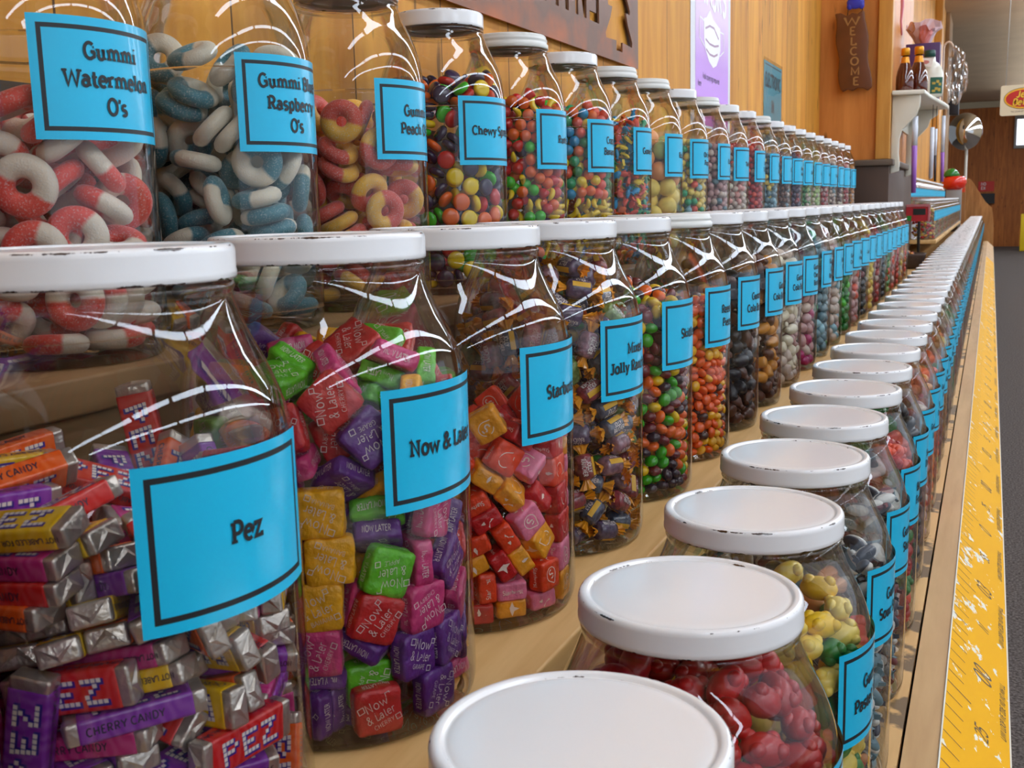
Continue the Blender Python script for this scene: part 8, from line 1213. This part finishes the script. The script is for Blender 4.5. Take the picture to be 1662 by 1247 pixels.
for y in (1.432,): holes += [[(y, zl), (y, zh), (y + .012, zh), (y + .030, zl + .04), (y + .048, zh), (y + .060, zh), (y + .060, zl), (y + .048, zl), (y + .048, zl + .06), (y + .034, zl + .015), (y + .026, zl + .015), (y + .012, zl + .06), (y + .012, zl)]]
y = 1.502; holes += [[(y + .016, zl), (y + .016, zh - .014), (y, zh - .014), (y, zh), (y + .046, zh), (y + .046, zh - .014), (y + .030, zh - .014), (y + .030, zl)]]
y = 1.560; holes += [[(y, zl), (y, zh), (y + .012, zh), (y + .036, zl + .035), (y + .036, zh), (y + .048, zh), (y + .048, zl), (y + .036, zl), (y + .012, zl + .065), (y + .012, zl)]]
y = 1.622; holes += [[(y, zl), (y, zl + .014), (y + .030, zl + .014), (y + .030, zl + .042), (y, zl + .042), (y, zh), (y + .044, zh), (y + .044, zh - .014), (y + .014, zh - .014), (y + .014, zl + .056), (y + .044, zl + .056), (y + .044, zl)]]
panel = cut_panel('steel_sign', [(.70, .2345), (.70, .48), (1.872, .48), (1.872, .2345)], holes, .003, rust_mat())
o = obj('steel_sign', panel); o.matrix_world = face_wall(0, 0, -.574)
tag(o, 'rusty brown steel sign with cut-out pine tree and letters on the plank wall', 'sign')
o = obj('standoff', MB().tube([(.0, 0, -.001), (.0, 0, -.009)], .006).tube([(1.0, 0, -.001), (1.0, 0, -.009)], .006).mesh('standoff', DARK), o); o.location = (.80, .44, 0)

# face-mask poster
pt = thing('poster', 'lilac poster with a white face mask in a white sleeve on the plank wall', 'poster', (-.5815, 2.44, .21 + Z0))
def pmesh(name, pts, m, x=0.0, dep=.0004):
    mb = MB(); mb.prism([(p[0], p[1]) for p in pts], dep, face_wall(-2.44 + 2.44, 0, 0) @ Matrix.Translation((-2.44, -.21 - Z0 + 0, x)))
    return mb.mesh(name, m)
def local_poly(name, polys, m, x, parent, base_y, base_z, dep=.0004):
    mb = MB()
    for p in polys:
        mb.prism([(q[0] - base_y, q[1] - base_z) for q in p], dep, Matrix(((0, 0, 1, x), (1, 0, 0, 0), (0, 1, 0, 0), (0, 0, 0, 1))))
    return obj(name, mb.mesh(name, m), parent)
def poster_mat():
    m, nt, out = new_mat('lilac_print'); L = nt.links.new
    b = N(nt, 'ShaderNodeBsdfPrincipled'); b.inputs['Roughness'].default_value = .45; b.inputs['Specular IOR Level'].default_value = .3; L(b.outputs[0], out.inputs[0])
    tc = N(nt, 'ShaderNodeTexCoord'); sp = N(nt, 'ShaderNodeSeparateXYZ'); L(tc.outputs['Object'], sp.inputs[0])
    mr = N(nt, 'ShaderNodeMapRange'); mr.inputs['From Max'].default_value = .21; L(sp.outputs[2], mr.inputs['Value'])
    cr = N(nt, 'ShaderNodeValToRGB'); cr.color_ramp.elements[0].color = lin((176, 70, 160)); cr.color_ramp.elements[1].position = .95; cr.color_ramp.elements[1].color = lin((240, 214, 238))
    e = cr.color_ramp.elements.new(.10); e.color = lin((214, 160, 248)); e = cr.color_ramp.elements.new(.45); e.color = lin((208, 158, 238))
    L(mr.outputs[0], cr.inputs[0]); L(cr.outputs[0], b.inputs['Base Color'])
    return m
by, bz = 2.44, .21
local_poly('sleeve', [[(2.266, .165), (2.640, .165), (2.640, .62), (2.266, .62)]], mat('white_sleeve', (232, 232, 236), .5, spec=.3), .0002, pt, by, bz)
local_poly('print', [[(2.306, .170), (2.616, .170), (2.616, .60), (2.306, .60)]], poster_mat(), .0007, pt, by, bz)
mask = [(2.375, .393), (2.400, .398), (2.432, .418), (2.462, .402), (2.520, .392), (2.530, .392), (2.534, .345), (2.520, .325), (2.495, .306), (2.462, .298), (2.425, .308), (2.392, .330), (2.380, .350)]
WHITE_INK = mat('white_poster_ink', (244, 240, 244), .3)
local_poly('mask_picture', [mask[::-1][::-1]], WHITE_INK, .0012, pt, by, bz)
mb = MB(); PM_ = Matrix(((0, 0, 1, .0017), (1, 0, 0, 0), (0, 1, 0, 0), (0, 0, 0, 1)))
for pts in ([(2.390, .374), (2.430, .384), (2.470, .384), (2.515, .366)], [(2.392, .352), (2.430, .346), (2.475, .346), (2.515, .352)], [(2.396, .332), (2.430, .324), (2.470, .324), (2.505, .332)]):
    v, f = stroke_quads(pts, .0045); mb.add([PM_ @ Vector((p[0] - by, p[1] - bz, 0)) for p in v], f)
obj('mask_pleats', mb.mesh('mask_pleats', mat('mauve_ink', (170, 130, 160), .4)), pt)
mb = MB()
for pts in ([(2.377, .388), (2.340, .392), (2.338, .350), (2.384, .335)], [(2.531, .384), (2.566, .384), (2.568, .345), (2.526, .330)]):
    v, f = stroke_quads(pts, .0035); mb.add([PM_ @ Vector((p[0] - by, p[1] - bz, 0)) for p in v], f)
vs, fs = text_flat('MASKS', .07, w=.2, slab=False)
mb.add([PM_ @ Vector((p[0] * .9 + .02, p[1] + .425 - bz, 0)) for p in vs], fs)
obj('ear_loops', mb.mesh('ear_loops', WHITE_INK), pt)
mb = MB()
for s, z_ in (('Mask coverings required', .268), ('here', .250)):
    vs, fs = text_flat(s, .012, w=.16, slab=False); k = .9
    off = 0 if len(s) > 6 else -.105
    mb.add([PM_ @ Vector((p[0] * k + off + .005, p[1] + z_ - bz, 0)) for p in vs], fs)
obj('poster_text', mb.mesh('poster_text', mat('violet_ink', (96, 56, 130), .4)), pt)
# teal notice in a clear sleeve
tn = thing('notice', 'teal notice in a clear plastic sleeve on the plank wall above the jars', 'notice', (-.5815, 3.195, .20 + Z0))
by, bz = 3.195, .20
local_poly('paper', [[(3.060, .16), (3.334, .16), (3.334, .384), (3.060, .384)]], mat('teal_paper', (44, 164, 186), .35), .0002, tn, by, bz)
local_poly('sleeve', [[(3.054, .155), (3.340, .155), (3.340, .392), (3.054, .392)]], FILM, .0016, tn, by, bz, .0003)
mb = MB()
for s, sz, z_ in (('ELECTRONIC', .034, .318), ('IN', .034, .25), ('US', .034, .19)):
    vs, fs = text_flat(s, sz, w=.2, slab=False); k = min(1, .235 / text_width(s, sz))
    mb.add([Vector((.0012, p[0] * k, p[1] + z_ - bz)) for p in vs], fs)
mb.add([Vector((.0012, a - by, b - bz)) for a, b in ((3.07, .374), (3.324, .374), (3.324, .377), (3.07, .377))], [(0, 1, 2, 3)])
obj('notice_text', mb.mesh('notice_text', mat('dark_teal_ink', (26, 62, 74), .4)), tn)

# WELCOME board hanging on the pillar
wb = thing('welcome_sign', 'wavy dark brown wooden sign carved WELCOME hanging on the pillar', 'sign', (-.468, 4.096, .362 + Z0))
left = [(-.062 + .004 * math.sin(i * 1.3), .285 - i * .0258) for i in range(11)]
right = [(.040 + .026 * (i / 10) - .004 * math.sin(i * 1.1 + 1), .285 - i * .0258) for i in range(11)]
left = [(x + .022 * (i / 10), z) for i, (x, z) in enumerate(left)]
top = [(.030, .290), (.014, .278), (-.004, .284), (-.022, .274), (-.042, .286)]
bot = [(-.030, .016), (-.014, .024), (.002, .018), (.020, .028), (.040, .024), (.054, .016)]
outl = left + bot + right[::-1] + top
local = Matrix(((1, 0, 0, 0), (0, 0, -1, 0), (0, 1, 0, 0), (0, 0, 0, 1)))
obj('board', MB().prism(outl, .014, local).mesh('board', mat('dark_walnut', (106, 58, 24), .4, vary=(12, .2)), bevel=.003), wb)
mb = MB(); ml = MB()
for k, ch in enumerate('WELCOME'):
    z = .243 - k * .0342
    vs, fs = text_flat(ch, .0255, w=.17, slab=False)
    wk = 2.0 if ch == 'W' else 1.35
    ml.add([Vector((p[0] * wk - .004 + k * .003, -.0146, p[1] + z)) for p in vs], fs)
obj('carving', ml.mesh('carving', mat('pale_carved_edge', (168, 122, 66), .5)), wb)
mb = MB()
for pts in ([(-.02, -.007, .276), (-.018, -.004, .300), (-.004, -.003, .330)], [(.030, -.007, .284), (.028, -.004, .305), (.010, -.003, .330)]): mb.tube(pts, .0016, 6)
obj('cord', mb.mesh('cord', DARK), wb)
mb = MB(); ellipsoid(mb, (.006, -.006, .318), (.030, .006, .022), 14, 8); ellipsoid(mb, (-.014, -.006, .306), (.010, .005, .012), 10, 6); ellipsoid(mb, (.026, -.006, .306), (.010, .005, .012), 10, 6)
obj('bow', mb.mesh('bow', mat('blue_ornament', (52, 58, 190), .4)), wb)

# white bracket shelf on the pillar's aisle side
sh = thing('bracket_shelf', 'cream white wooden bracket shelf with scrolled corbels on the pillar', 'shelf', (-.336, 4.55, .36 + Z0))
plan = [(0, -.43), (.108, -.40), (.116, -.20), (.125, -.10), (.150, .20), (.160, .38), (0, .40)]
obj('shelf_board', MB().prism([(a, b) for a, b in plan], .016, Matrix()).mesh('shelf_board', WHITE_PAINT, bevel=.004), sh)
def corbel(y, w):
    pts = [(0, -.270), (.028, -.262), (.030, -.235), (.026, -.20), (.027, -.150), (.036, -.118), (.060, -.094), (.082, -.070), (.092, -.040), (w, -.022), (w, 0), (0, 0)]
    return MB().prism(pts, .020, Matrix(((1, 0, 0, 0), (0, 0, -1, y), (0, 1, 0, 0), (0, 0, 0, 1)))).mesh('corbel', WHITE_PAINT, bevel=.003)
obj('corbel', corbel(-.375, .094), sh); obj('corbel', corbel(.36, .12), sh)
obj('back_rail', MB().box((0, -.36, -.10), (.010, .335, -.002)).mesh('back_rail', WHITE_PAINT), sh)
SZ = .3765 + Z0
def syrup(x, y, label, s=1.0):
    t = thing('syrup_bottle', label, 'bottle', (x, y, SZ + .0004))
    m = mat('dark_amber_glass', (84, 26, 8), .08, spec=.8, coat=.6)
    obj('glass_body', MB().lathe([(a * s, b * s) for a, b in [(0, .002), (.026, 0), (.030, .004), (.031, .03), (.030, .055), (.026, .075), (.019, .095), (.012, .112), (.0105, .130), (0, .130)]], 28).mesh('glass_body', m), t)
    obj('cap', MB().lathe([(a * s, b * s) for a, b in [(.0135, .128), (.0150, .1285), (.0150, .150), (.0135, .154), (0, .154)]], 24).mesh('cap', mat('gold_cap', (232, 156, 24), .3, metal=.5)), t)
    obj('neck_band', MB().lathe([(a * s, b * s) for a, b in [(.0165, .102), (.0140, .112), (.0135, .122), (.0110, .124)]], 24).mesh('neck_band', mat('gold_foil_band', (226, 150, 40), .35, metal=.4)), t)
    return t
syrup(-.303, 4.24, 'dark amber syrup bottle with gold cap, left of two on the white bracket shelf')
syrup(-.262, 4.32, 'dark amber syrup bottle with gold cap, beside the white flask on the bracket shelf', 1.08)
fb = thing('flask_bottle', 'white flask bottle with green patches and green cap on the bracket shelf', 'bottle', (-.236, 4.52, SZ + .0004))
obj('body', MB().lathe([(0, .001), (.034, 0), (.040, .005), (.0415, .05), (.041, .085), (.036, .108), (.026, .124), (.018, .132), (.0165, .150), (0, .150)], 32, M=Matrix.Diagonal((1.25, .7, 1, 1))).mesh('body', mat('cream_ceramic', (232, 228, 212), .25, coat=.3)), fb)
obj('cap', MB().lathe([(.018, .149), (.0205, .150), (.0205, .172), (.018, .174), (0, .174)], 24).mesh('cap', mat('dark_green_cap', (20, 72, 62), .35)), fb)
GP = mat('dark_green_patch', (24, 86, 62), .35)
def wrap_patch(a0, a1, z0, z1, m, name, parent, off=.0006):
    mb = MB(); n = 8; vs = []
    for z in (z0, z1):
        for i in range(n + 1):
            a = a0 + (a1 - a0) * i / n
            r = np.interp(z, [0, .005, .05, .085, .108, .124, .132], [.034, .040, .0415, .041, .036, .026, .018]) + off
            vs.append(Vector((1.25 * r * math.cos(a), .7 * r * math.sin(a) - .0002, z)))
    fs = [(i, i + 1, n + 2 + i, n + 1 + i) for i in range(n)]
    return obj(name, mb.add(vs, fs, 0, True).mesh(name, m), parent)
wrap_patch(-2.6, -1.75, .055, .098, GP, 'patch', fb); wrap_patch(-2.5, -1.8, .004, .020, GP, 'patch', fb)
pl = wrap_patch(-1.45, -.35, .012, .072, GP, 'picture_label', fb)
mb = MB(); rr_ = .0424
for a, z, w in ((-1.2, .050, .004), (-.9, .056, .005), (-.7, .046, .005), (-1.0, .030, .005), (-.75, .026, .006), (-1.2, .022, .004)):
    mb.add([Vector((1.25 * (rr_) * math.cos(a + da), .7 * (rr_) * math.sin(a + da) - .0004, z + dz)) for da, dz in ((-.12, -w), (.12, -w), (.12, w), (-.12, w))], [(0, 1, 2, 3)])
obj('picture', mb.mesh('picture', mat('ochre_leaf_print', (190, 160, 50), .4)), pl)
ht = obj('hang_tag', MB().prism([(-.024, -.016), (.024, -.016), (.024, .016), (-.024, .016)], .001, Matrix.Translation((-.012, -.0345, .128)) @ Matrix.Rotation(math.radians(78), 4, 'X') @ Matrix.Rotation(-.15, 4, 'Z')).mesh('hang_tag', mat('white_card', (238, 234, 228), .5)), fb)
obj('oval', MB().lathe([(0, .0014), (.013, .0014)], 24, M=Matrix.Translation((-.012, -.0345, .128)) @ Matrix.Rotation(math.radians(78), 4, 'X') @ Matrix.Diagonal((1, .55, 1, 1))).mesh('oval', mat('dusty_pink_print', (204, 130, 124), .5)), ht)
# purple gift box with pink tissue behind the bottles, a candy cane and a crinkled clear bag beside it
gb = thing('gift_box', 'dark purple gift box with pink tissue behind the bottles on the bracket shelf', 'box', (-.265, 4.72, SZ + .0004))
obj('box', MB().box((-.068, -.05, 0), (.058, .05, .222)).mesh('box', mat('dark_purple_card', (78, 44, 98), .45), bevel=.002), gb)
def tissue(seed, r, h, m):
    rr = random.Random(seed); mb = MB(); n = 22; vs = []; fs = []
    for j in range(6):
        for i in range(n):
            a = 2 * math.pi * i / n
            q = r * (.55 + .16 * j) * (1 + .30 * (rr.random() - .5) * (j / 3)) 
            vs.append(Vector((q * math.cos(a), .8 * q * math.sin(a), h * j / 5 * (1 + (.5 * (rr.random() - .5) if j == 5 else .15 * (rr.random() - .5))))))
    for j in range(5):
        for i in range(n): fs.append((j*n + i, j*n + (i+1) % n, (j+1)*n + (i+1) % n, (j+1)*n + i))
    fs.append(tuple(range(n - 1, -1, -1)))
    return mb.add(vs, fs, 0, False).mesh('tissue', m)
o = obj('tissue', tissue(4, .048, .075, mat('pink_tissue', (228, 196, 198), .5)), gb, (-.008, 0, .2225))
o = obj('tissue', tissue(9, .024, .055, mat('rose_tissue', (214, 128, 124), .5)), gb, (.0, -.030, .2225))
def crumple(rx, ry, rz, m):
    bm = bmesh.new(); bmesh.ops.create_icosphere(bm, subdivisions=4, radius=1)
    for v in bm.verts:
        d = noise.noise(v.co * 2.6) * .30 + noise.noise(v.co * 7) * .16
        v.co = Vector((v.co.x * rx, v.co.y * ry, v.co.z * rz)) * (1 + d)
    me = bpy.data.meshes.new('bag'); bm.to_mesh(me); bm.free(); me.materials.append(m); return me
cc = [(.0, 0, z) for z in (0, .05, .10, .15, .20)] + [(.017 * (1 - math.cos(a)), 0, .20 + .024 * math.sin(a)) for a in (.5, 1.0, 1.57, 2.1, 2.7, 3.1)]
o = obj('candy_cane', MB().tube(cc, .0038, 8).mesh('candy_cane', mat('pale_cane', (236, 208, 180), .3))); o.location = (-.196, 4.74, SZ + .0044)
tag(o, 'pale candy cane with hooked top standing beside the purple gift box', 'candy cane')
o = obj('clear_bag', crumple(.038, .034, .105, glass('cellophane', tint=(.86, .86, .84), edge=(.7, .7, .68), gloss=3.0))); o.location = (-.148, 4.84, SZ + .107); tag(o, 'crinkled clear cellophane bag at the shelf end beside the candy cane', 'bag')
mb = MB(); ellipsoid(mb, (0, 0, 0), (.026, .024, .05), 14, 8)
# candy-filled tubes hanging below the shelf
TW = mat('pearl_white_plastic', (232, 236, 246), .18, coat=.5); TP = mat('violet_candy', (164, 104, 196), .35)
def hang_tube(x, y, z0, z1, r, frac, label, m2=TP):
    t = thing('hanging_tube', label, 'candy tube', (x, y, z1 + Z0))
    L_ = z1 - z0
    obj('upper_sleeve', MB().tube([(0, 0, 0), (0, 0, -L_ * frac)], r, 12).mesh('upper_sleeve', TW), t)
    obj('lower_sleeve', MB().tube([(0, 0, -L_ * frac - .0003), (.002, 0, -L_)], [r, r * .8], 12).mesh('lower_sleeve', m2), t)
    obj('hook', MB().tube([(0, 0, .0003), (0, 0, .358 - z1)], .0012, 6).mesh('hook', DARK), t)
    return t
hang_tube(-.270, 4.36, .02, .300, .0105, .38, 'white and violet candy tube hanging nearest under the bracket shelf')
hang_tube(-.222, 4.62, .075, .272, .0085, .98, 'bluish white tube hanging second under the bracket shelf', TW)
hang_tube(-.212, 4.70, .065, .270, .0055, .5, 'thin white tube with dark tip hanging under the bracket shelf', mat('dark_tube', (60, 54, 56), .4))
hang_tube(-.192, 4.86, .065, .330, .0080, .55, 'white and violet candy tube hanging farthest under the bracket shelf')
rp = obj('pink_rope', MB().tube([(.0, 0, .2), (.002, 0, .1), (-.001, 0, .05), (.003, 0, 0)], [.005, .006, .004, .003], 8).mesh('pink_rope', mat('pink_sugar', (222, 130, 140), .4)))
rp.location = (-.325, 4.30, .585 + Z0); tag(rp, 'pink twisted candy rope hanging on the pillar above the shelf', 'candy rope')
# wall posts and bits beyond the pillar
structure('trim_6', MB().box((-.499, 10.2, FLOOR + Z0), (-.44, 10.5, CEIL + Z0)).mesh('trim_6', TRIM_WOOD, bevel=.003))
structure('trim_7', MB().box((-.499, 12.3, FLOOR + Z0), (-.459, 13.1, CEIL + Z0)).mesh('trim_7', wood('grey_post', (176, 142, 104), (146, 112, 78), grain=(7, 7, .7), knots=False), bevel=.003))
# red tomato jar with green lid on a grey stand, at the end of the rack
tj = thing('cookie_jar', 'round red cookie jar with a green leaf lid on a grey stand', 'jar', (-.290, 9.9, .065 + Z0))
mb = MB(); obj('pot', MB().lathe([(0, 0), (.06, 0), (.085, .02), (.098, .055), (.092, .09), (.07, .108), (0, .108)], 32).mesh('pot', mat('glossy_red', (226, 46, 22), .15, coat=.6)), tj)
obj('leaf_lid', MB().lathe([(.062, .109), (.070, .112), (.050, .150), (.02, .172), (0, .176)], 24, M=Matrix.Translation((-.025, 0, 0))).mesh('leaf_lid', mat('glossy_green', (40, 130, 50), .2, coat=.4)), tj)
st = obj('grey_stand', MB().box((-.06, -.06, 0), (.06, .06, .062 + .2756)).mesh('grey_stand', mat('grey_metal_stand', (150, 148, 146), .4, metal=.3), bevel=.003)); st.location = (-.29, 9.9, ZM + .0008)
tag(st, 'grey square stand under the red cookie jar at the far end of the rack', 'stand')
pk = obj('sweet_packet', MB().box((-.05, -.02, 0), (.05, .02, .36)).mesh('sweet_packet', mat('dark_violet_packet', (58, 40, 74), .35), bevel=.006)); pk.location = (-.34, 10.12, ZM + .0008)
tag(pk, 'dark violet packet standing behind the red cookie jar', 'packet')
# small framed red sign and a heap of wrapped sweets in the gap before the rack
rs = thing('price_sign', 'small red framed sign standing in the gap before the small-jar rack', 'sign', (-.262, 5.02, ZM + .0006))
obj('panel', MB().box((-.085, 0, .178), (.015, .012, .240)).mesh('panel', mat('red_sign_face', (196, 44, 50), .4)), rs)
obj('frame', MB().box((-.090, -.004, .2405), (.020, .016, .250)).box((.0155, -.004, .175), (.022, .016, .240)).mesh('frame', mat('pink_sign_frame', (206, 120, 124), .4)), rs)
obj('picture', MB().box((-.045, -.002, .205), (.005, -.0005, .232)).mesh('picture', mat('dark_picture', (40, 44, 40), .4)), rs)
obj('leaf', MB().box((-.07, -.0025, .180), (-.052, -.0008, .202)).mesh('leaf', mat('leaf_green', (40, 140, 50), .4)), rs)
obj('post', MB().tube([(-.02, .006, 0), (-.02, .006, .177)], .006, 10).mesh('post', DARK), rs)
bk = thing('basket', 'low dark basket of assorted wrapped sweets in the gap of the middle shelf', 'basket', (-.315, 4.62, ZM + .0006))
obj('bowl', MB().lathe([(0, .003), (.06, 0), (.075, .01), (.085, .05), (.088, .06), (.083, .06), (.07, .012), (0, .008)], 28).mesh('bowl', mat('dark_wicker', (70, 48, 34), .7, bump=(120, .8, .002))), bk)
rr = random.Random(5); n_ = 0
for k in range(26):
    c = rr.choice(['violet', 'magenta', 'amber', 'cream', 'gum_green', 'navy', 'deep_red', 'sunny', 'black'])
    lay = k // 13; a = 2 * math.pi * (k % 13) / 13 + lay * .3; r0 = (.052, .030)[lay] * (1 if k % 2 else .62)
    M = Matrix.Translation((-.315 + r0 * math.cos(a), 4.62 + r0 * math.sin(a), ZM + .028 + lay * .021 + .006 * (k % 3))) @ Quaternion((rr.gauss(0,1), rr.gauss(0,1), rr.gauss(0,1), rr.gauss(0,1))).normalized().to_matrix().to_4x4()
    cn = c.replace('_', ' ')
    put('wrapped_sweet', lump(c), M, f'{cn} wrapped sweet heaped in the dark basket', 'candy', f'{cn} wrapped sweets in the dark basket')

# silver ball on a stick, red box, hanging candy-brand sign, far bits
gbll = thing('gazing_ball', 'shiny silver ball on a thin pale pole beyond the counter', 'ornament', (-.170, 9.0 + .0, FLOOR + Z0))
gbll.location = (-.300, 13.4, FLOOR + Z0)
mb = MB(); ellipsoid(mb, (0, 0, 1.725), (.180, .180, .205), 40, 24)
obj('ball', mb.mesh('ball', mat('mirror_foil', (214, 212, 208), .06, metal=1.0, bump=(6, .12, .01))), gbll)
obj('pole', MB().tube([(.025, 0, 0), (.02, 0, 1.525)], .016, 10).mesh('pole', mat('pale_pole', (206, 198, 182), .4)), gbll)
obj('foot', MB().lathe([(0, 0), (.16, 0), (.16, .015), (.03, .03), (0, .03)], 24).mesh('foot', mat('grey_foot', (130, 126, 120), .5)), gbll)
rb = obj('red_box', MB().box((-.075, -.06, 0), (.075, .06, .16)).mesh('red_box', mat('orange_red_card', (214, 70, 30), .4), bevel=.004)); rb.location = (-.33, 12.4, .13 + Z0 - .08)
tag(rb, 'orange-red box perched at the top of the counter end', 'box')
sup = obj('box_plinth', MB().box((-.08, -.07, 0), (.08, .07, .049 + .2764)).mesh('box_plinth', mat('brown_plinth', (150, 104, 58), .5))); sup.location = (-.33, 12.4, ZM + .0008); tag(sup, 'brown plinth under the orange-red box at the counter end', 'plinth')
nt_ = thing('wall_notice', 'small red notice with white lettering on the far plank wall', 'notice', (-.10, FARY - .012, .20 + Z0))
obj('card', MB().box((-.155, 0, -.10), (.14, .010, .10)).mesh('card', mat('red_notice', (206, 46, 30), .5)), nt_)
mb = MB()
for s, z_ in (('NO', .02), ('EX', -.06)):
    vs, fs = text_flat(s, .055, w=.2, slab=False); mb.add([Vector((p[0] - .06, -.002, p[1] + z_)) for p in vs], fs)
obj('writing', mb.mesh('writing', INK_W), nt_)
db = obj('dark_box', MB().box((-.16, -.1, -.09), (.16, 0, .11)).mesh('dark_box', mat('black_box', (34, 28, 26), .5))); db.location = (-.10, FARY - .002, -.05 + Z0)
tag(db, 'small dark box on the far plank wall right of the counter end', 'box')
yb = obj('yellow_board', MB().box((0, 0, 0), (.5, .04, .62)).mesh('yellow_board', mat('bright_yellow', (240, 200, 20), .45), bevel=.004)); yb.location = (.505, 21.9, FLOOR + .0006 + Z0); yb.scale = (1, 1, 1.08)
tag(yb, 'bright yellow board standing on the carpet at the right edge', 'board')
sb = thing('hanging_sign', 'cream rounded sign with a red oval candy logo hanging from the ceiling', 'sign', (.165, 8.0, .52 + Z0))
def rrect(w, h, r, n=6):
    return [(cx + r * math.cos(a0 + math.pi/2 * i / n), cy + r * math.sin(a0 + math.pi/2 * i / n)) for cx, cy, a0 in ((w - r, h - r, 0), (-w + r, h - r, math.pi/2), (-w + r, -h + r, math.pi), (w - r, -h + r, 1.5 * math.pi)) for i in range(n + 1)]
LS = Matrix(((1, 0, 0, 0), (0, 0, -1, 0), (0, 1, 0, .097), (0, 0, 0, 1)))
obj('panel', MB().prism(rrect(.138, .097, .014), .010, LS).mesh('panel', mat('cream_sign_face', (230, 220, 190), .35)), sb)
def oval(rx, ry, d, m, name): return obj(name, MB().prism([(rx * math.cos(2*math.pi*i/40), ry * math.sin(2*math.pi*i/40)) for i in range(40)], .0008, LS @ Matrix.Translation((0, .010, .010 + d))).mesh(name, m), sb)
oval(.118, .068, .0002, mat('dark_outline', (70, 20, 14), .4), 'oval_outline'); oval(.115, .065, .0012, mat('logo_yellow', (244, 190, 40), .35), 'oval_rim'); oval(.106, .055, .0022, mat('logo_red', (198, 34, 20), .35), 'oval')
for w_, m_, d_, nm in ((.30, mat('logo_outline', (90, 20, 10), .4), .0034, 'lettering_outline'), (.19, mat('logo_yellow_text', (250, 206, 50), .35), .0038, 'lettering')):
    mb = MB()
    for s, ox, oz in (('Jelly', .015, .018), ('Belly', -.005, -.032)):
        vs, fs = text_flat(s, .040, w=w_, slab=False)
        mb.add([LS @ Vector((p[0] * 1.05 + ox + p[1] * .15, p[1] + oz, .010 + d_)) for p in vs], fs)
    obj(nm, mb.mesh(nm, m_), sb)
mb = MB(); vs, fs = text_flat('THE GOURMET JELLY BEAN', .009, w=.16, slab=False); mb.add([LS @ Vector((p[0], p[1] - .077, .0104)) for p in vs], fs)
obj('small_print', mb.mesh('small_print', mat('brown_print', (110, 80, 60), .5)), sb)
obj('cord', MB().tube([(-.11, -.005, .1945), (-.095, 0, CEIL - .52 - .001)], .003, 6).tube([(.11, -.005, .1945), (.095, 0, CEIL - .52 - .001)], .003, 6).mesh('cord', mat('pale_cord', (190, 190, 186), .5)), sb)
# ceiling strip of the far end, a dark speaker by the wall end
sp = thing('wall_speaker', 'small black loudspeaker on an arm at the end of the plank wall', 'speaker', (-.455, 12.7, .88 + Z0))
obj('cabinet', MB().box((.008, -.12, -.02), (.10, .06, .22)).mesh('cabinet', mat('black_cabinet', (24, 22, 30), .5), bevel=.008), sp)
obj('arm', MB().tube([(-.0035, 0, .1), (.0075, 0, .1)], .012, 8).mesh('arm', DARK), sp)
